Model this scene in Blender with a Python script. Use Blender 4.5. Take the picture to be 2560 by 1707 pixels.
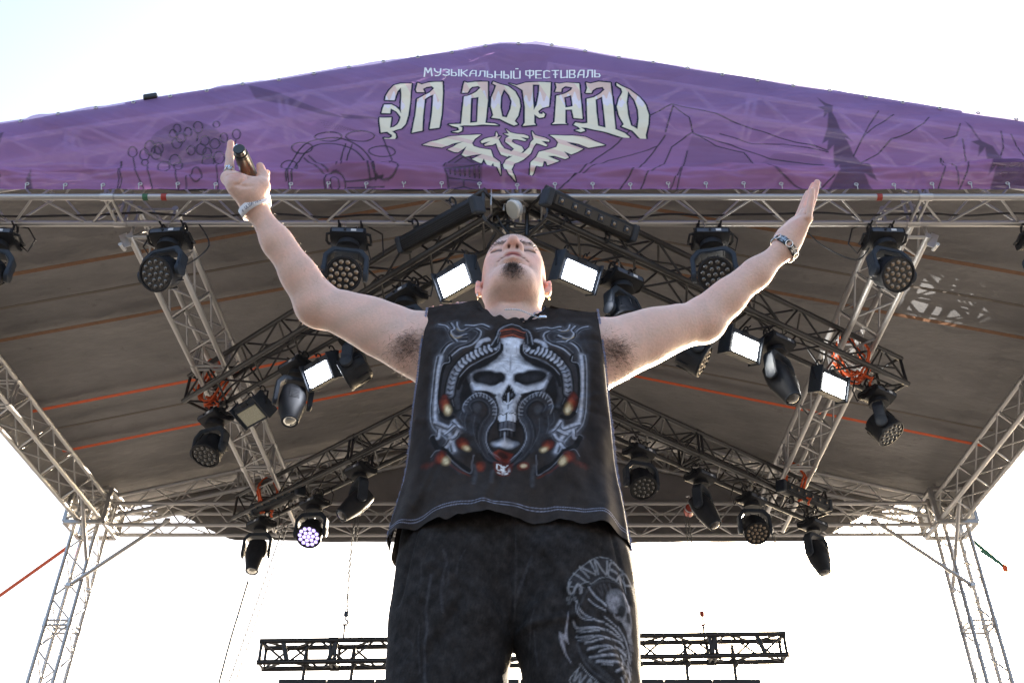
import bpy, bmesh, math, random
import numpy as np
from mathutils import Vector, Matrix, noise as mnoise

# ---------------------------------------------------------------- camera, sky, sun, exposure
scene = bpy.context.scene
for o in list(bpy.data.objects):
    bpy.data.objects.remove(o)
COL = scene.collection
R = math.radians
random.seed(7)
NR = np.random.RandomState(11)

cam_data = bpy.data.cameras.new('camera')
cam_data.sensor_width = 36.0
cam_data.lens = 34.17
cam_data.shift_x = -0.0156
cam_data.clip_start = 0.05
cam_data.clip_end = 3000
cam = bpy.data.objects.new('camera', cam_data)
cam.location = (0.087, 0.0, 0.2)
cam.rotation_euler = (R(90 + 36), 0, 0)
COL.objects.link(cam)
scene.camera = cam

SUN_EL, SUN_AZ = 14.0, 24.0            # behind the stage, a little to the right
world = bpy.data.worlds.new('World')
scene.world = world
world.use_nodes = True
wn = world.node_tree
wn.nodes.clear()
w_out = wn.nodes.new('ShaderNodeOutputWorld')
w_bg = wn.nodes.new('ShaderNodeBackground')
w_sky = wn.nodes.new('ShaderNodeTexSky')
w_sky.sky_type = 'NISHITA'
w_sky.sun_disc = False
w_sky.sun_elevation = R(SUN_EL)
w_sky.sun_rotation = R(SUN_AZ)
w_sky.altitude = 200
w_sky.air_density = 0.8
w_sky.dust_density = 9.0
w_sky.ozone_density = 1.0
w_bg.inputs['Strength'].default_value = 0.15
wn.links.new(w_sky.outputs[0], w_bg.inputs['Color'])
wn.links.new(w_bg.outputs[0], w_out.inputs['Surface'])

sun_data = bpy.data.lights.new('sun', 'SUN')
sun_data.energy = 5.0
sun_data.angle = R(0.6)
sun_data.color = (1.0, 0.86, 0.68)
sun = bpy.data.objects.new('sun', sun_data)
_sd = Vector((math.sin(R(SUN_AZ)) * math.cos(R(SUN_EL)), math.cos(R(SUN_AZ)) * math.cos(R(SUN_EL)), math.sin(R(SUN_EL))))
sun.rotation_euler = _sd.to_track_quat('Z', 'Y').to_euler()
sun.location = (30, 60, 25)
COL.objects.link(sun)

vs = scene.view_settings
vs.view_transform = 'Standard'
vs.look = 'None'
vs.gamma = 1.0
vs.use_curve_mapping = False
vs.exposure = 2.5
scene.cycles.max_bounces = 8
scene.cycles.transparent_max_bounces = 12
scene.cycles.use_denoising = True

# ---------------------------------------------------------------- helpers
def srgb(r, g, b):
    f = lambda c: (c / 255 / 12.92) if c / 255 <= 0.04045 else ((c / 255 + 0.055) / 1.055) ** 2.4
    return (f(r), f(g), f(b))

def new_mat(name):
    m = bpy.data.materials.new(name)
    m.use_nodes = True
    nt = m.node_tree
    b = nt.nodes['Principled BSDF']
    return m, nt, b

def nd(nt, typ, **kw):
    n = nt.nodes.new(typ)
    for k, v in kw.items():
        setattr(n, k, v)
    return n

def mat(name, col, rough=0.5, metal=0.0, var=0.0, scale=8.0, bump=0.0, bscale=60.0, spec=0.5, stretch=None):
    """principled material with noise-driven wear"""
    m, nt, b = new_mat(name)
    b.inputs['Base Color'].default_value = (*col, 1)
    b.inputs['Roughness'].default_value = rough
    b.inputs['Metallic'].default_value = metal
    b.inputs['Specular IOR Level'].default_value = spec
    tc = nd(nt, 'ShaderNodeTexCoord')
    src = tc.outputs['Object']
    if stretch:
        mp = nd(nt, 'ShaderNodeMapping')
        mp.inputs['Scale'].default_value = stretch
        nt.links.new(src, mp.inputs['Vector'])
        src = mp.outputs[0]
    if var > 0:
        n = nd(nt, 'ShaderNodeTexNoise')
        n.inputs['Scale'].default_value = scale
        n.inputs['Detail'].default_value = 6
        n.inputs['Roughness'].default_value = 0.65
        nt.links.new(src, n.inputs['Vector'])
        r = nd(nt, 'ShaderNodeMapRange')
        r.inputs[1].default_value = 0.3
        r.inputs[2].default_value = 0.7
        r.inputs[3].default_value = 1 - var
        r.inputs[4].default_value = 1 + var
        nt.links.new(n.outputs['Fac'], r.inputs[0])
        mx = nd(nt, 'ShaderNodeVectorMath', operation='SCALE')
        mx.inputs[0].default_value = col
        nt.links.new(r.outputs[0], mx.inputs['Scale'])
        nt.links.new(mx.outputs[0], b.inputs['Base Color'])
        rr = nd(nt, 'ShaderNodeMapRange')
        rr.inputs[3].default_value = max(0.03, rough - 0.12)
        rr.inputs[4].default_value = min(1.0, rough + 0.12)
        nt.links.new(n.outputs['Fac'], rr.inputs[0])
        nt.links.new(rr.outputs[0], b.inputs['Roughness'])
    if bump > 0:
        n2 = nd(nt, 'ShaderNodeTexNoise')
        n2.inputs['Scale'].default_value = bscale
        n2.inputs['Detail'].default_value = 4
        nt.links.new(src, n2.inputs['Vector'])
        bp = nd(nt, 'ShaderNodeBump')
        bp.inputs['Strength'].default_value = bump
        bp.inputs['Distance'].default_value = 0.01
        nt.links.new(n2.outputs['Fac'], bp.inputs['Height'])
        nt.links.new(bp.outputs[0], b.inputs['Normal'])
    return m

def emit_mat(name, col, strength):
    m, nt, b = new_mat(name)
    b.inputs['Base Color'].default_value = (0.8, 0.8, 0.8, 1)
    b.inputs['Emission Color'].default_value = (*col, 1)
    b.inputs['Emission Strength'].default_value = strength
    return m

def tag(o, label=None, cat=None, group=None, kind=None):
    if label: o['label'] = label
    if cat: o['category'] = cat
    if group: o['group'] = group
    if kind: o['kind'] = kind
    return o

def empty(name, loc=(0, 0, 0), rot=(0, 0, 0)):
    o = bpy.data.objects.new(name, None)
    o.empty_display_size = 0.1
    o.location = loc
    o.rotation_euler = rot
    COL.objects.link(o)
    return o

def link(name, me, parent=None, mtx=None):
    o = bpy.data.objects.new(name, me)
    COL.objects.link(o)
    if parent is not None:
        o.parent = parent
    if mtx is not None:
        o.matrix_local = mtx
    return o

def mesh(name, verts, faces, m=None, smooth=False):
    me = bpy.data.meshes.new(name)
    me.from_pydata([tuple(v) for v in verts], [], [tuple(f) for f in faces])
    if m: me.materials.append(m)
    if smooth:
        me.polygons.foreach_set('use_smooth', [True] * len(me.polygons))
    me.update()
    return me

def np_mesh(name, V, Q, m=None, smooth=True, color=None):
    """mesh from numpy verts (n,3) and quads (k,4)"""
    me = bpy.data.meshes.new(name)
    V = np.ascontiguousarray(V, dtype=np.float32)
    Q = np.ascontiguousarray(Q, dtype=np.int32)
    k = Q.shape[1]
    me.vertices.add(len(V)); me.vertices.foreach_set('co', V.ravel())
    me.loops.add(Q.size); me.loops.foreach_set('vertex_index', Q.ravel())
    me.polygons.add(len(Q))
    me.polygons.foreach_set('loop_start', np.arange(0, Q.size, k, dtype=np.int32))
    me.polygons.foreach_set('loop_total', np.full(len(Q), k, dtype=np.int32))
    if smooth:
        me.polygons.foreach_set('use_smooth', np.ones(len(Q), dtype=bool))
    if color is not None:
        at = me.color_attributes.new('print', 'FLOAT_COLOR', 'POINT')
        c4 = np.ones((len(V), 4), dtype=np.float32); c4[:, :color.shape[1]] = color
        at.data.foreach_set('color', c4.ravel())
    if m: me.materials.append(m)
    me.update(calc_edges=True)
    me.validate()
    return me

def bm_mesh(name, bm, m=None, smooth=False, auto=None):
    me = bpy.data.meshes.new(name)
    bm.normal_update()
    bm.to_mesh(me)
    bm.free()
    if m: me.materials.append(m)
    if smooth:
        me.polygons.foreach_set('use_smooth', [True] * len(me.polygons))
    if auto is not None:
        me.polygons.foreach_set('use_smooth', [True] * len(me.polygons))
        me.set_sharp_from_angle(angle=R(auto))
    return me

def bm_box(bm, size, loc=(0, 0, 0), mtx=None, bevel=0.0, seg=1):
    r = bmesh.ops.create_cube(bm, size=1.0)
    vs_ = r['verts']
    M = Matrix.Translation(loc) @ Matrix.Diagonal((*size, 1))
    if mtx is not None: M = mtx @ M
    bmesh.ops.transform(bm, matrix=M, verts=vs_)
    if bevel > 0:
        ed = list({e for v in vs_ for e in v.link_edges})
        bmesh.ops.bevel(bm, geom=ed, offset=bevel, segments=seg, affect='EDGES', profile=0.5)
    return bm

def box_mesh(name, size, loc=(0, 0, 0), m=None, bevel=0.0, seg=1):
    bm = bmesh.new()
    bm_box(bm, size, loc, None, bevel, seg)
    return bm_mesh(name, bm, m)

def bm_tube(bm, pts, r, n=8, caps=True):
    """tube along a polyline; r a number or a list"""
    pts = [Vector(p) for p in pts]
    rs = r if isinstance(r, (list, tuple)) else [r] * len(pts)
    t0 = (pts[1] - pts[0]).normalized()
    up = Vector((0, 0, 1)) if abs(t0.z) < 0.9 else Vector((1, 0, 0))
    a = t0.cross(up).normalized()
    rings = []
    for i, p in enumerate(pts):
        if i == 0: t = t0
        elif i == len(pts) - 1: t = (pts[i] - pts[i - 1]).normalized()
        else: t = ((pts[i + 1] - pts[i]).normalized() + (pts[i] - pts[i - 1]).normalized()).normalized()
        a = (a - t * a.dot(t)).normalized()
        b = t.cross(a)
        rings.append([bm.verts.new(p + (a * math.cos(2 * math.pi * k / n) + b * math.sin(2 * math.pi * k / n)) * rs[i]) for k in range(n)])
    for i in range(len(rings) - 1):
        for k in range(n):
            bm.faces.new((rings[i][k], rings[i][(k + 1) % n], rings[i + 1][(k + 1) % n], rings[i + 1][k]))
    if caps:
        bm.faces.new(list(reversed(rings[0])))
        bm.faces.new(rings[-1])
    return bm

def tube_mesh(name, pts, r, m, n=8):
    bm = bmesh.new()
    bm_tube(bm, pts, r, n)
    return bm_mesh(name, bm, m, auto=50)

def bm_lathe(bm, prof, n=24, mtx=None):
    """profile [(r, z)] spun about z"""
    rings = []
    for r_, z_ in prof:
        ring = []
        for k in range(n):
            p = Vector((r_ * math.cos(2 * math.pi * k / n), r_ * math.sin(2 * math.pi * k / n), z_))
            if mtx is not None: p = mtx @ p
            ring.append(bm.verts.new(p))
        rings.append(ring)
    for i in range(len(rings) - 1):
        for k in range(n):
            bm.faces.new((rings[i][k], rings[i][(k + 1) % n], rings[i + 1][(k + 1) % n], rings[i + 1][k]))
    bm.faces.new(list(reversed(rings[0])))
    bm.faces.new(rings[-1])
    return bm

def unit_cyl(name, n, m):
    bm = bmesh.new()
    bm_lathe(bm, [(1, 0), (1, 1)], n)
    return bm_mesh(name, bm, m, auto=60)

def seg_mtx(a, b, r, origin):
    a, b = Vector(a), Vector(b)
    d = b - a
    q = d.to_track_quat('Z', 'Y')
    return Matrix.Translation(a - Vector(origin)) @ q.to_matrix().to_4x4() @ Matrix.Diagonal((r, r, d.length, 1))

def copy_tree(o, parent=None):
    c = o.copy()
    COL.objects.link(c)
    c.parent = parent
    for ch in [x for x in bpy.data.objects if x.parent == o]:
        copy_tree(ch, c)
    return c

def children_map():
    cm = {}
    for x in bpy.data.objects:
        if x.parent: cm.setdefault(x.parent.name, []).append(x)
    return cm

def dup(o, cm, parent=None):
    c = o.copy()
    COL.objects.link(c)
    c.parent = parent
    for ch in cm.get(o.name, []):
        dup(ch, cm, c)
    return c
# ---------------------------------------------------------------- materials of the stage
M_ALU = mat('aluminium', (0.40, 0.39, 0.38), 0.45, 0.7, var=0.12, scale=3.0)
M_ALU2 = mat('lightened_aluminium', (0.78, 0.77, 0.75), 0.5, 0.15, var=0.08, scale=3.0)  # colour lightened in place of light on the trusses behind the banner
M_STEEL = mat('steel_fittings', (0.45, 0.44, 0.43), 0.4, 0.8, var=0.1)
M_BLACKTRUSS = mat('black_painted_truss', (0.018, 0.017, 0.017), 0.42, 0.0, var=0.2, scale=6)
M_RUBBER = mat('black_cable', (0.012, 0.012, 0.013), 0.55)
M_ORANGE = mat('orange_strap', (0.55, 0.085, 0.02), 0.75, var=0.15, scale=30)
M_GREEN = mat('green_strap', (0.03, 0.11, 0.06), 0.75)
M_RED = mat('red_paint', (0.28, 0.03, 0.02), 0.5)
M_WHITEPLATE = mat('white_paint', (0.7, 0.7, 0.68), 0.5, var=0.08)

def ground_mat():
    m, nt, b = new_mat('asphalt_square')
    tc = nd(nt, 'ShaderNodeTexCoord')
    n = nd(nt, 'ShaderNodeTexNoise'); n.inputs['Scale'].default_value = 0.8; n.inputs['Detail'].default_value = 8
    nt.links.new(tc.outputs['Object'], n.inputs['Vector'])
    cr = nd(nt, 'ShaderNodeValToRGB')
    cr.color_ramp.elements[0].position = 0.3; cr.color_ramp.elements[0].color = (0.15, 0.145, 0.14, 1)
    cr.color_ramp.elements[1].position = 0.7; cr.color_ramp.elements[1].color = (0.24, 0.23, 0.22, 1)
    nt.links.new(n.outputs['Fac'], cr.inputs[0]); nt.links.new(cr.outputs[0], b.inputs['Base Color'])
    b.inputs['Roughness'].default_value = 0.9
    return m

g = link('ground', mesh('ground', [(-1500, -1500, -1.3), (1500, -1500, -1.3), (1500, 1500, -1.3), (-1500, 1500, -1.3)], [(0, 1, 2, 3)], ground_mat()))
tag(g, kind='structure')

# stage deck: a grid of plywood deck panels on a dark skirt
deck = empty('stage_deck', (0, 6, -1.3))
tag(deck, 'black plywood stage deck the singer stands on', 'stage')
M_DECK = mat('black_plywood', (0.04, 0.038, 0.036), 0.6, var=0.35, scale=3)
pm = box_mesh('deck_panel', (1.99, 0.99, 0.1), (0, 0, -0.05), M_DECK, 0.004)
for i in range(6):
    for j in range(11):
        link('deck_panel', pm, deck, Matrix.Translation((-5 + 2 * i, 1.0 + j - 6, 1.3)))
link('skirt', box_mesh('skirt', (11.9, 10.6, 1.18), (0, 0, 0), mat('black_skirt', (0.02, 0.02, 0.02), 0.9)), deck, Matrix.Translation((0, 0.0, 0.59)))

# ---------------------------------------------------------------- trusses
CYL = {}
def cyl(m, n):
    k = (m.name, n)
    if k not in CYL: CYL[k] = unit_cyl('tube', n, m)
    return CYL[k]

def box_truss(name, A, B, label, cat='truss', size=0.29, step=0.3, m=M_ALU, rc=0.0255, rb=0.0095, up=(0, 0, 1), joints=(), plate=None, group=None, skip=()):
    """four chords and zigzag bracing from A to B (centre line)"""
    A, B = Vector(A), Vector(B)
    t = (B - A).normalized()
    upv = Vector(up)
    side = t.cross(upv).normalized()
    upv = side.cross(t).normalized()
    h = size / 2
    root = empty(name, A)
    tag(root, label, cat, group)
    L = (B - A).length
    cor = [side * sx * h + upv * sz * h for sx, sz in ((-1, -1), (1, -1), (1, 1), (-1, 1))]
    for c in cor:
        link('chord', cyl(m, 14), root, seg_mtx(A + c, B + c, rc, A))
    n = max(2, round(L / step))
    for f in range(4):
        if f in skip: continue
        c0, c1 = cor[f], cor[(f + 1) % 4]
        for k in range(n):
            s0, s1 = (k + 0.06) * L / n, (k + 0.94) * L / n
            a, b = (c0, c1) if (k + (f % 2)) % 2 == 0 else (c1, c0)
            link('brace', cyl(m, 8), root, seg_mtx(A + t * s0 + a, A + t * s1 + b, rb, A))
    for s in list(joints) + [0.0, 1.0]:
        p = A + t * (L * s)
        off = (-0.028, 0.028) if 0 < s < 1 else ((0.02,) if s == 0 else (-0.02,))
        for f in range(4):
            c0, c1 = cor[f], cor[(f + 1) % 4]
            for d in off:
                link('end_bar', cyl(m, 8), root, seg_mtx(p + t * d + c0, p + t * d + c1, rb * 1.5, A))
            if 0 < s < 1:
                link('coupler', cyl(M_STEEL if m is M_ALU else m, 12), root, seg_mtx(p + c0 - t * 0.05, p + c0 + t * 0.05, rc * 1.25, A))
    return root

ZB, S = 5.4, 0.29
ZC = ZB + S / 2
box_truss('roof_truss', (-5.15, 5.448, ZC), (5.15, 5.448, ZC), 'long aluminium box truss across the stage front just below the purple banner', joints=(0.2, 0.5, 0.8))
box_truss('roof_truss', (-5.05, 11.13, ZC), (5.05, 11.13, ZC), 'long aluminium box truss across the back of the roof between both towers', joints=(0.2, 0.5, 0.8))
box_truss('roof_truss', (-5.25, 5.6, ZC), (-5.25, 10.9, ZC), 'aluminium side truss along the left eave of the roof', joints=(0.5,))
box_truss('roof_truss', (5.25, 5.6, ZC), (5.25, 10.9, ZC), 'aluminium side truss along the right eave of the roof', joints=(0.5,))
box_truss('roof_truss', (-2.86, 5.62, ZC - 0.1), (-2.86, 10.95, ZC - 0.1), 'aluminium truss running front to back behind the microphone arm', joints=(0.34, 0.7), step=0.27)
box_truss('roof_truss', (3.05, 5.62, ZC - 0.1), (3.05, 10.95, ZC - 0.1), 'aluminium truss running front to back behind the open hand', joints=(0.34, 0.7), step=0.27)
SL = 0.245
def zroof(x): return 7.1 - SL * abs(x)
for yy, where in ((5.448, 'front'), (11.13, 'back')):
    for sx, sd in ((-1, 'left'), (1, 'right')):
        lab = ('sloping gable truss behind the purple banner, %s half' % sd) if where == 'front' else ('sloping back gable truss rising from the %s tower' % sd)
        n_ = Vector((SL * sx, 0, 1)).normalized()
        box_truss('gable_truss', Vector((sx * 5.2, yy, zroof(5.2) - 0.20)), Vector((sx * 0.22, yy, zroof(0.22) - 0.20)), lab, joints=(0.33, 0.66), up=n_, size=0.27, step=0.3, m=M_ALU2 if where == 'front' else M_ALU, rc=0.019 if where == 'front' else 0.0255)
    box_truss('ridge_post', (0, yy, ZB + S + 0.03), (0, yy, 6.84), 'upright ridge post truss %s' % ('behind the logo of the banner' if where == 'front' else 'at the centre of the back gable'), step=0.28, size=0.28, m=M_ALU2 if where == 'front' else M_ALU)
box_truss('ridge_truss', (0, 5.65, 6.86), (0, 10.95, 6.86), 'aluminium ridge truss under the peak of the roof', step=0.3)

# pipe ends of the hinged purlins at the front
def pipe(name, a, b, r, m, label, cat, group=None, n=14):
    o = link(name, cyl(m, n), None, seg_mtx(a, b, r, (0, 0, 0)))
    return tag(o, label, cat, group)

for sx, x0, sd in ((-1, -2.86, 'left'), (1, 3.05, 'right')):
    hb = empty('truss_bracket', (x0 + sx * 0.20, 5.68, 5.3))
    hb.scale = (0.62, 0.62, 0.62)
    tag(hb, 'angular bracket with an open pipe end beside the front light, %s purlin' % sd, 'bracket')
    link('plate', box_mesh('plate', (0.1, 0.014, 0.24), (0, 0, 0), M_STEEL, 0.003), hb, Matrix.Rotation(R(sx * 28), 4, 'Y'))
    link('pipe', cyl(M_ALU, 14), hb, seg_mtx((0, 0.06, -0.1), (sx * 0.01, -0.07, -0.12), 0.026, (0, 0, 0)))
    link('bolt', cyl(M_STEEL, 8), hb, seg_mtx((0, -0.02, 0.05), (0, 0.02, 0.05), 0.012, (0, 0, 0)))

# towers with corner blocks
for sx, x0, sd in ((-1, -5.33, 'left'), (1, 5.33, 'right')):
    tw = box_truss('tower', (x0, 11.1, 0.0), (x0, 11.1, 5.95), 'aluminium lattice tower at the %s rear corner of the stage' % sd, 'tower', up=(0, 1, 0), joints=(0.36, 0.70), step=0.3, size=0.28)
    A = Vector((x0, 11.1, 0.0))
    # sleeve block: an open frame that rides on the tower
    sb = empty('corner_block', (x0 - sx * 0.03, 11.05, ZB + 0.02))
    tag(sb, 'bright metal corner block where the roof meets the %s tower' % sd, 'corner block')
    hx, hy, hz = 0.235, 0.235, 0.44
    for cx in (-hx, hx):
        for cy in (-hy, hy):
            link('post', box_mesh('post', (0.05, 0.05, hz), (0, 0, hz / 2), M_ALU, 0.004), sb, Matrix.Translation((cx, cy, -0.06)))
    for zz in (-0.06, hz - 0.06):
        for cy in (-hy, hy):
            link('rail', box_mesh('rail', (2 * hx, 0.045, 0.05), (0, 0, 0), M_ALU, 0.004), sb, Matrix.Translation((0, cy, zz)))
        for cx in (-hx, hx):
            link('rail', box_mesh('rail', (0.045, 2 * hy, 0.05), (0, 0, 0), M_ALU, 0.004), sb, Matrix.Translation((cx, 0, zz)))
    for cy in (-hy, hy):
        link('brace', cyl(M_ALU, 10), sb, seg_mtx((-hx, cy, -0.04), (hx, cy, hz - 0.1), 0.016, (0, 0, 0)))
    for cx in (-hx, hx):
        link('gusset', box_mesh('gusset', (0.012, 0.2, 0.16), (0, 0, 0), M_WHITEPLATE, 0.002), sb, Matrix.Translation((cx * 1.12, 0, 0.1)))
    # knee braces
    kx = 1 if sx < 0 else -1
    k1 = (x0 + kx * 0.02, 10.93, 4.6); k2 = (x0 + kx * 1.0, 10.93, 5.43)
    pipe('knee_brace', k1, k2, 0.024, M_STEEL, 'steel knee brace pipe from the %s tower up to the back truss' % sd, 'brace')
    k3 = (x0 - sx * 0.13, 11.22, 4.66); k4 = (x0 - sx * 0.13, 10.34, 5.55)
    pipe('knee_brace', k3, k4, 0.024, M_STEEL, 'steel knee brace pipe from the %s tower forward to the side truss' % sd, 'brace')
    for q, p in enumerate((k1, k2, k3, k4)):
        cp_ = empty('pipe_clamp', p)
        tag(cp_, '%s scaffold clamp on the %s %s knee brace' % (('lower', 'upper')[q % 2], sd, 'rear' if q < 2 else 'side'), 'clamp')
        link('jaw', box_mesh('jaw', (0.075, 0.07, 0.05), (0, 0, 0), M_STEEL, 0.01), cp_)
        link('bolt', cyl(M_STEEL, 6), cp_, seg_mtx((-0.06, 0, 0), (0.06, 0, 0), 0.009, (0, 0, 0)))

def strap(name, a, b, w, m, label, cat='strap', group=None, face=(0, 0, 1), th=0.004):
    a, b = Vector(a), Vector(b)
    t = (b - a).normalized()
    f = Vector(face)
    s = t.cross(f).normalized()
    f = s.cross(t).normalized()
    M4 = Matrix((( t.x, s.x, f.x, 0), (t.y, s.y, f.y, 0), (t.z, s.z, f.z, 0), (0, 0, 0, 1)))
    L = (b - a).length
    o = link(name, box_mesh(name, (L, w, th), (L / 2, 0, 0), m), None, Matrix.Translation(a) @ M4)
    return tag(o, label, cat, group)

strap('guy_strap', (-5.55, 11.15, 5.2), (-8.6, 12.6, 3.6), 0.05, M_ORANGE, 'orange ratchet guy strap pulled out from the left tower', face=(0, 1, 0))
strap('guy_strap', (5.55, 11.15, 5.3), (5.95, 11.3, 4.98), 0.05, M_GREEN, 'green sling looped round the right tower', face=(0, 1, 0))
strap('guy_strap', (5.6, 11.1, 5.12), (5.95, 11.3, 4.98), 0.03, M_GREEN, 'lower leg of the green sling at the right tower', face=(0, 1, 0))
pipe('guy_wire', (5.93, 11.3, 4.985), (9.5, 12.8, 1.8), 0.006, M_STEEL, 'thin steel guy wire running down to the right from the green sling', 'wire', n=6)
o = link('shackle', box_mesh('shackle', (0.06, 0.05, 0.09), (0, 0, 0), M_ORANGE, 0.012), None, Matrix.Translation((5.95, 11.3, 4.97)))
tag(o, 'orange shackle joining the green sling to the guy wire', 'shackle')

# ---------------------------------------------------------------- roof canopy
def tarp_mat():
    m, nt, b = new_mat('brown_grey_tarpaulin')
    tc = nd(nt, 'ShaderNodeTexCoord')
    mp = nd(nt, 'ShaderNodeMapping'); mp.inputs['Scale'].default_value = (0.8, 1.1, 1)
    nt.links.new(tc.outputs['Object'], mp.inputs['Vector'])
    n = nd(nt, 'ShaderNodeTexNoise'); n.inputs['Scale'].default_value = 1.6; n.inputs['Detail'].default_value = 9; n.inputs['Roughness'].default_value = 0.62
    nt.links.new(mp.outputs[0], n.inputs['Vector'])
    cr = nd(nt, 'ShaderNodeValToRGB')
    e = cr.color_ramp.elements
    e[0].position = 0.28; e[0].color = (*srgb(102, 100, 99), 1)
    e[1].position = 0.75; e[1].color = (*srgb(126, 123, 121), 1)
    nt.links.new(n.outputs['Fac'], cr.inputs[0])
    # dark mould stains
    n2 = nd(nt, 'ShaderNodeTexNoise'); n2.inputs['Scale'].default_value = 5.0; n2.inputs['Detail'].default_value = 10; n2.inputs['Roughness'].default_value = 0.75
    nt.links.new(tc.outputs['Object'], n2.inputs['Vector'])
    r2 = nd(nt, 'ShaderNodeMapRange'); r2.inputs[1].default_value = 0.60; r2.inputs[2].default_value = 0.74; r2.inputs[3].default_value = 0.0; r2.inputs[4].default_value = 0.6
    nt.links.new(n2.outputs['Fac'], r2.inputs[0])
    mx = nd(nt, 'ShaderNodeMix', data_type='RGBA')
    nt.links.new(r2.outputs[0], mx.inputs[0]); nt.links.new(cr.outputs[0], mx.inputs[6]); mx.inputs[7].default_value = (*srgb(64, 57, 51), 1)
    nt.links.new(mx.outputs[2], b.inputs['Base Color'])
    b.inputs['Roughness'].default_value = 0.5
    b.inputs['Specular IOR Level'].default_value = 0.25
    mp2 = nd(nt, 'ShaderNodeMapping'); mp2.inputs['Scale'].default_value = (1.6, 3.0, 1)
    nt.links.new(tc.outputs['Object'], mp2.inputs['Vector'])
    n3 = nd(nt, 'ShaderNodeTexNoise'); n3.inputs['Scale'].default_value = 2.5; n3.inputs['Detail'].default_value = 7
    nt.links.new(mp2.outputs[0], n3.inputs['Vector'])
    bp = nd(nt, 'ShaderNodeBump'); bp.inputs['Strength'].default_value = 0.7; bp.inputs['Distance'].default_value = 0.04
    nt.links.new(n3.outputs['Fac'], bp.inputs['Height']); nt.links.new(bp.outputs[0], b.inputs['Normal'])
    return m
M_TARP = tarp_mat()

STRAP_Y = (6.86, 7.74, 8.98, 9.85)
def fbm(x, y, seed=0.0, oct=4):
    v = np.zeros_like(x); a = 1.0; f = 1.0
    rs = np.random.RandomState(int(seed * 10) + 3)
    for o_ in range(oct):
        for _ in range(3):
            th = rs.uniform(0, 6.28); ph = rs.uniform(0, 6.28); ff = f * rs.uniform(0.7, 1.4)
            v += a / 3 * np.sin((x * math.cos(th) + y * math.sin(th)) * ff * 2 * math.pi + ph)
        a *= 0.5; f *= 2.1
    return v

canopy = empty('roof_canopy', (0, 8.4, 7.1))
tag(canopy, 'brown-grey tarpaulin roof stretched over the stage trusses', 'roof')
def canopy_slope(sx):
    nu, nv = 90, 130
    u = np.linspace(0, 5.62, nu); v = np.linspace(5.33, 11.55, nv)
    U, Vv = np.meshgrid(u, v)
    sag = np.zeros_like(U)
    ys = [5.3] + list(STRAP_Y) + [11.3]
    for a, b in zip(ys[:-1], ys[1:]):
        k = (Vv >= a) & (Vv < b)
        sag[k] = -0.045 * np.sin(math.pi * (Vv[k] - a) / (b - a))
    Zz = 7.165 - SL * U - 0.6 * sag + 0.012 * fbm(U * 0.6, Vv * 1.3, 1 + sx)
    Zz -= 0.10 * np.clip((U - 5.35) / 0.27, 0, 1) ** 2 * 2.2
    verts = np.stack([sx * U, Vv - 8.4, Zz - 7.1], -1).reshape(-1, 3)
    idx = np.arange(nu * nv).reshape(nv, nu)
    q = np.stack([idx[:-1, :-1], idx[:-1, 1:], idx[1:, 1:], idx[1:, :-1]], -1).reshape(-1, 4)
    if sx > 0: q = q[:, ::-1]
    return np_mesh('slope', verts, q, M_TARP)
for sx in (-1, 1):
    link('slope', canopy_slope(sx), canopy)
# rear gable curtain with its slanted ends
outl = [(-4.75, 5.78), (-4.35, 5.70), (-3.62, 5.36), (-1.2, 5.33), (1.2, 5.33), (3.75, 5.36), (4.4, 5.72), (4.8, 5.80)]
cx_ = np.linspace(-4.75, 4.8, 90); cv_ = np.linspace(0, 1, 24)
CX, CV = np.meshgrid(cx_, cv_)
zb_ = np.interp(CX, [p[0] for p in outl], [p[1] for p in outl]); zt0 = 7.1 - SL * np.abs(CX) - 0.02
CZ = zb_ + (zt0 - zb_) * CV
CY = 11.36 + 0.03 * fbm(CX * 0.7, CZ * 0.5, 14.0, 3) * (1 - CV)
idx = np.arange(CX.size).reshape(CX.shape)
link('gable_curtain', np_mesh('gable_curtain', np.stack([CX, CY - 8.4, CZ - 7.1], -1).reshape(-1, 3), np.stack([idx[:-1, :-1], idx[:-1, 1:], idx[1:, 1:], idx[1:, :-1]], -1).reshape(-1, 4), M_TARP), canopy)
# tarp strip added behind the banner's top edge to stop sky showing through
fx_ = np.linspace(-5.6, 5.6, 220)
FX, FV = np.meshgrid(fx_, np.linspace(0, 1, 6))
FZ_ = 7.205 - 0.2555 * np.maximum(np.abs(FX) - 0.155, 0) + 0.03 - 0.16 * (1 - FV)
FY_ = 5.298 + 0.004 * np.sin(FX * 9) * FV
idx = np.arange(FX.size).reshape(FX.shape)
link('sky_block', np_mesh('sky_block', np.stack([FX, FY_ - 8.4, FZ_ - 7.1], -1).reshape(-1, 3), np.stack([idx[:-1, :-1], idx[:-1, 1:], idx[1:, 1:], idx[1:, :-1]], -1).reshape(-1, 4), M_TARP), canopy)
# seams of the tarp, running down the slope between the straps
M_SEAM = mat('tarp_seam', srgb(92, 84, 76), 0.7)
for sx in (-1, 1):
    for yy in (7.3, 9.4):
        a = Vector((sx * 0.3, yy, zroof(0.3) - 0.004)); b = Vector((sx * 5.3, yy, zroof(5.3) - 0.004))
        t = (b - a).normalized(); s_ = Vector((0, 1, 0)); f_ = t.cross(s_)
        M4 = Matrix(((t.x, 0, f_.x, a.x), (t.y, 1, f_.y, a.y - 8.4), (t.z, 0, f_.z, a.z - 7.1), (0, 0, 0, 1)))
        link('seam', box_mesh('seam', ((b - a).length, 0.03, 0.006), ((b - a).length / 2, 0, 0), M_SEAM), canopy, M4)

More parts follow.
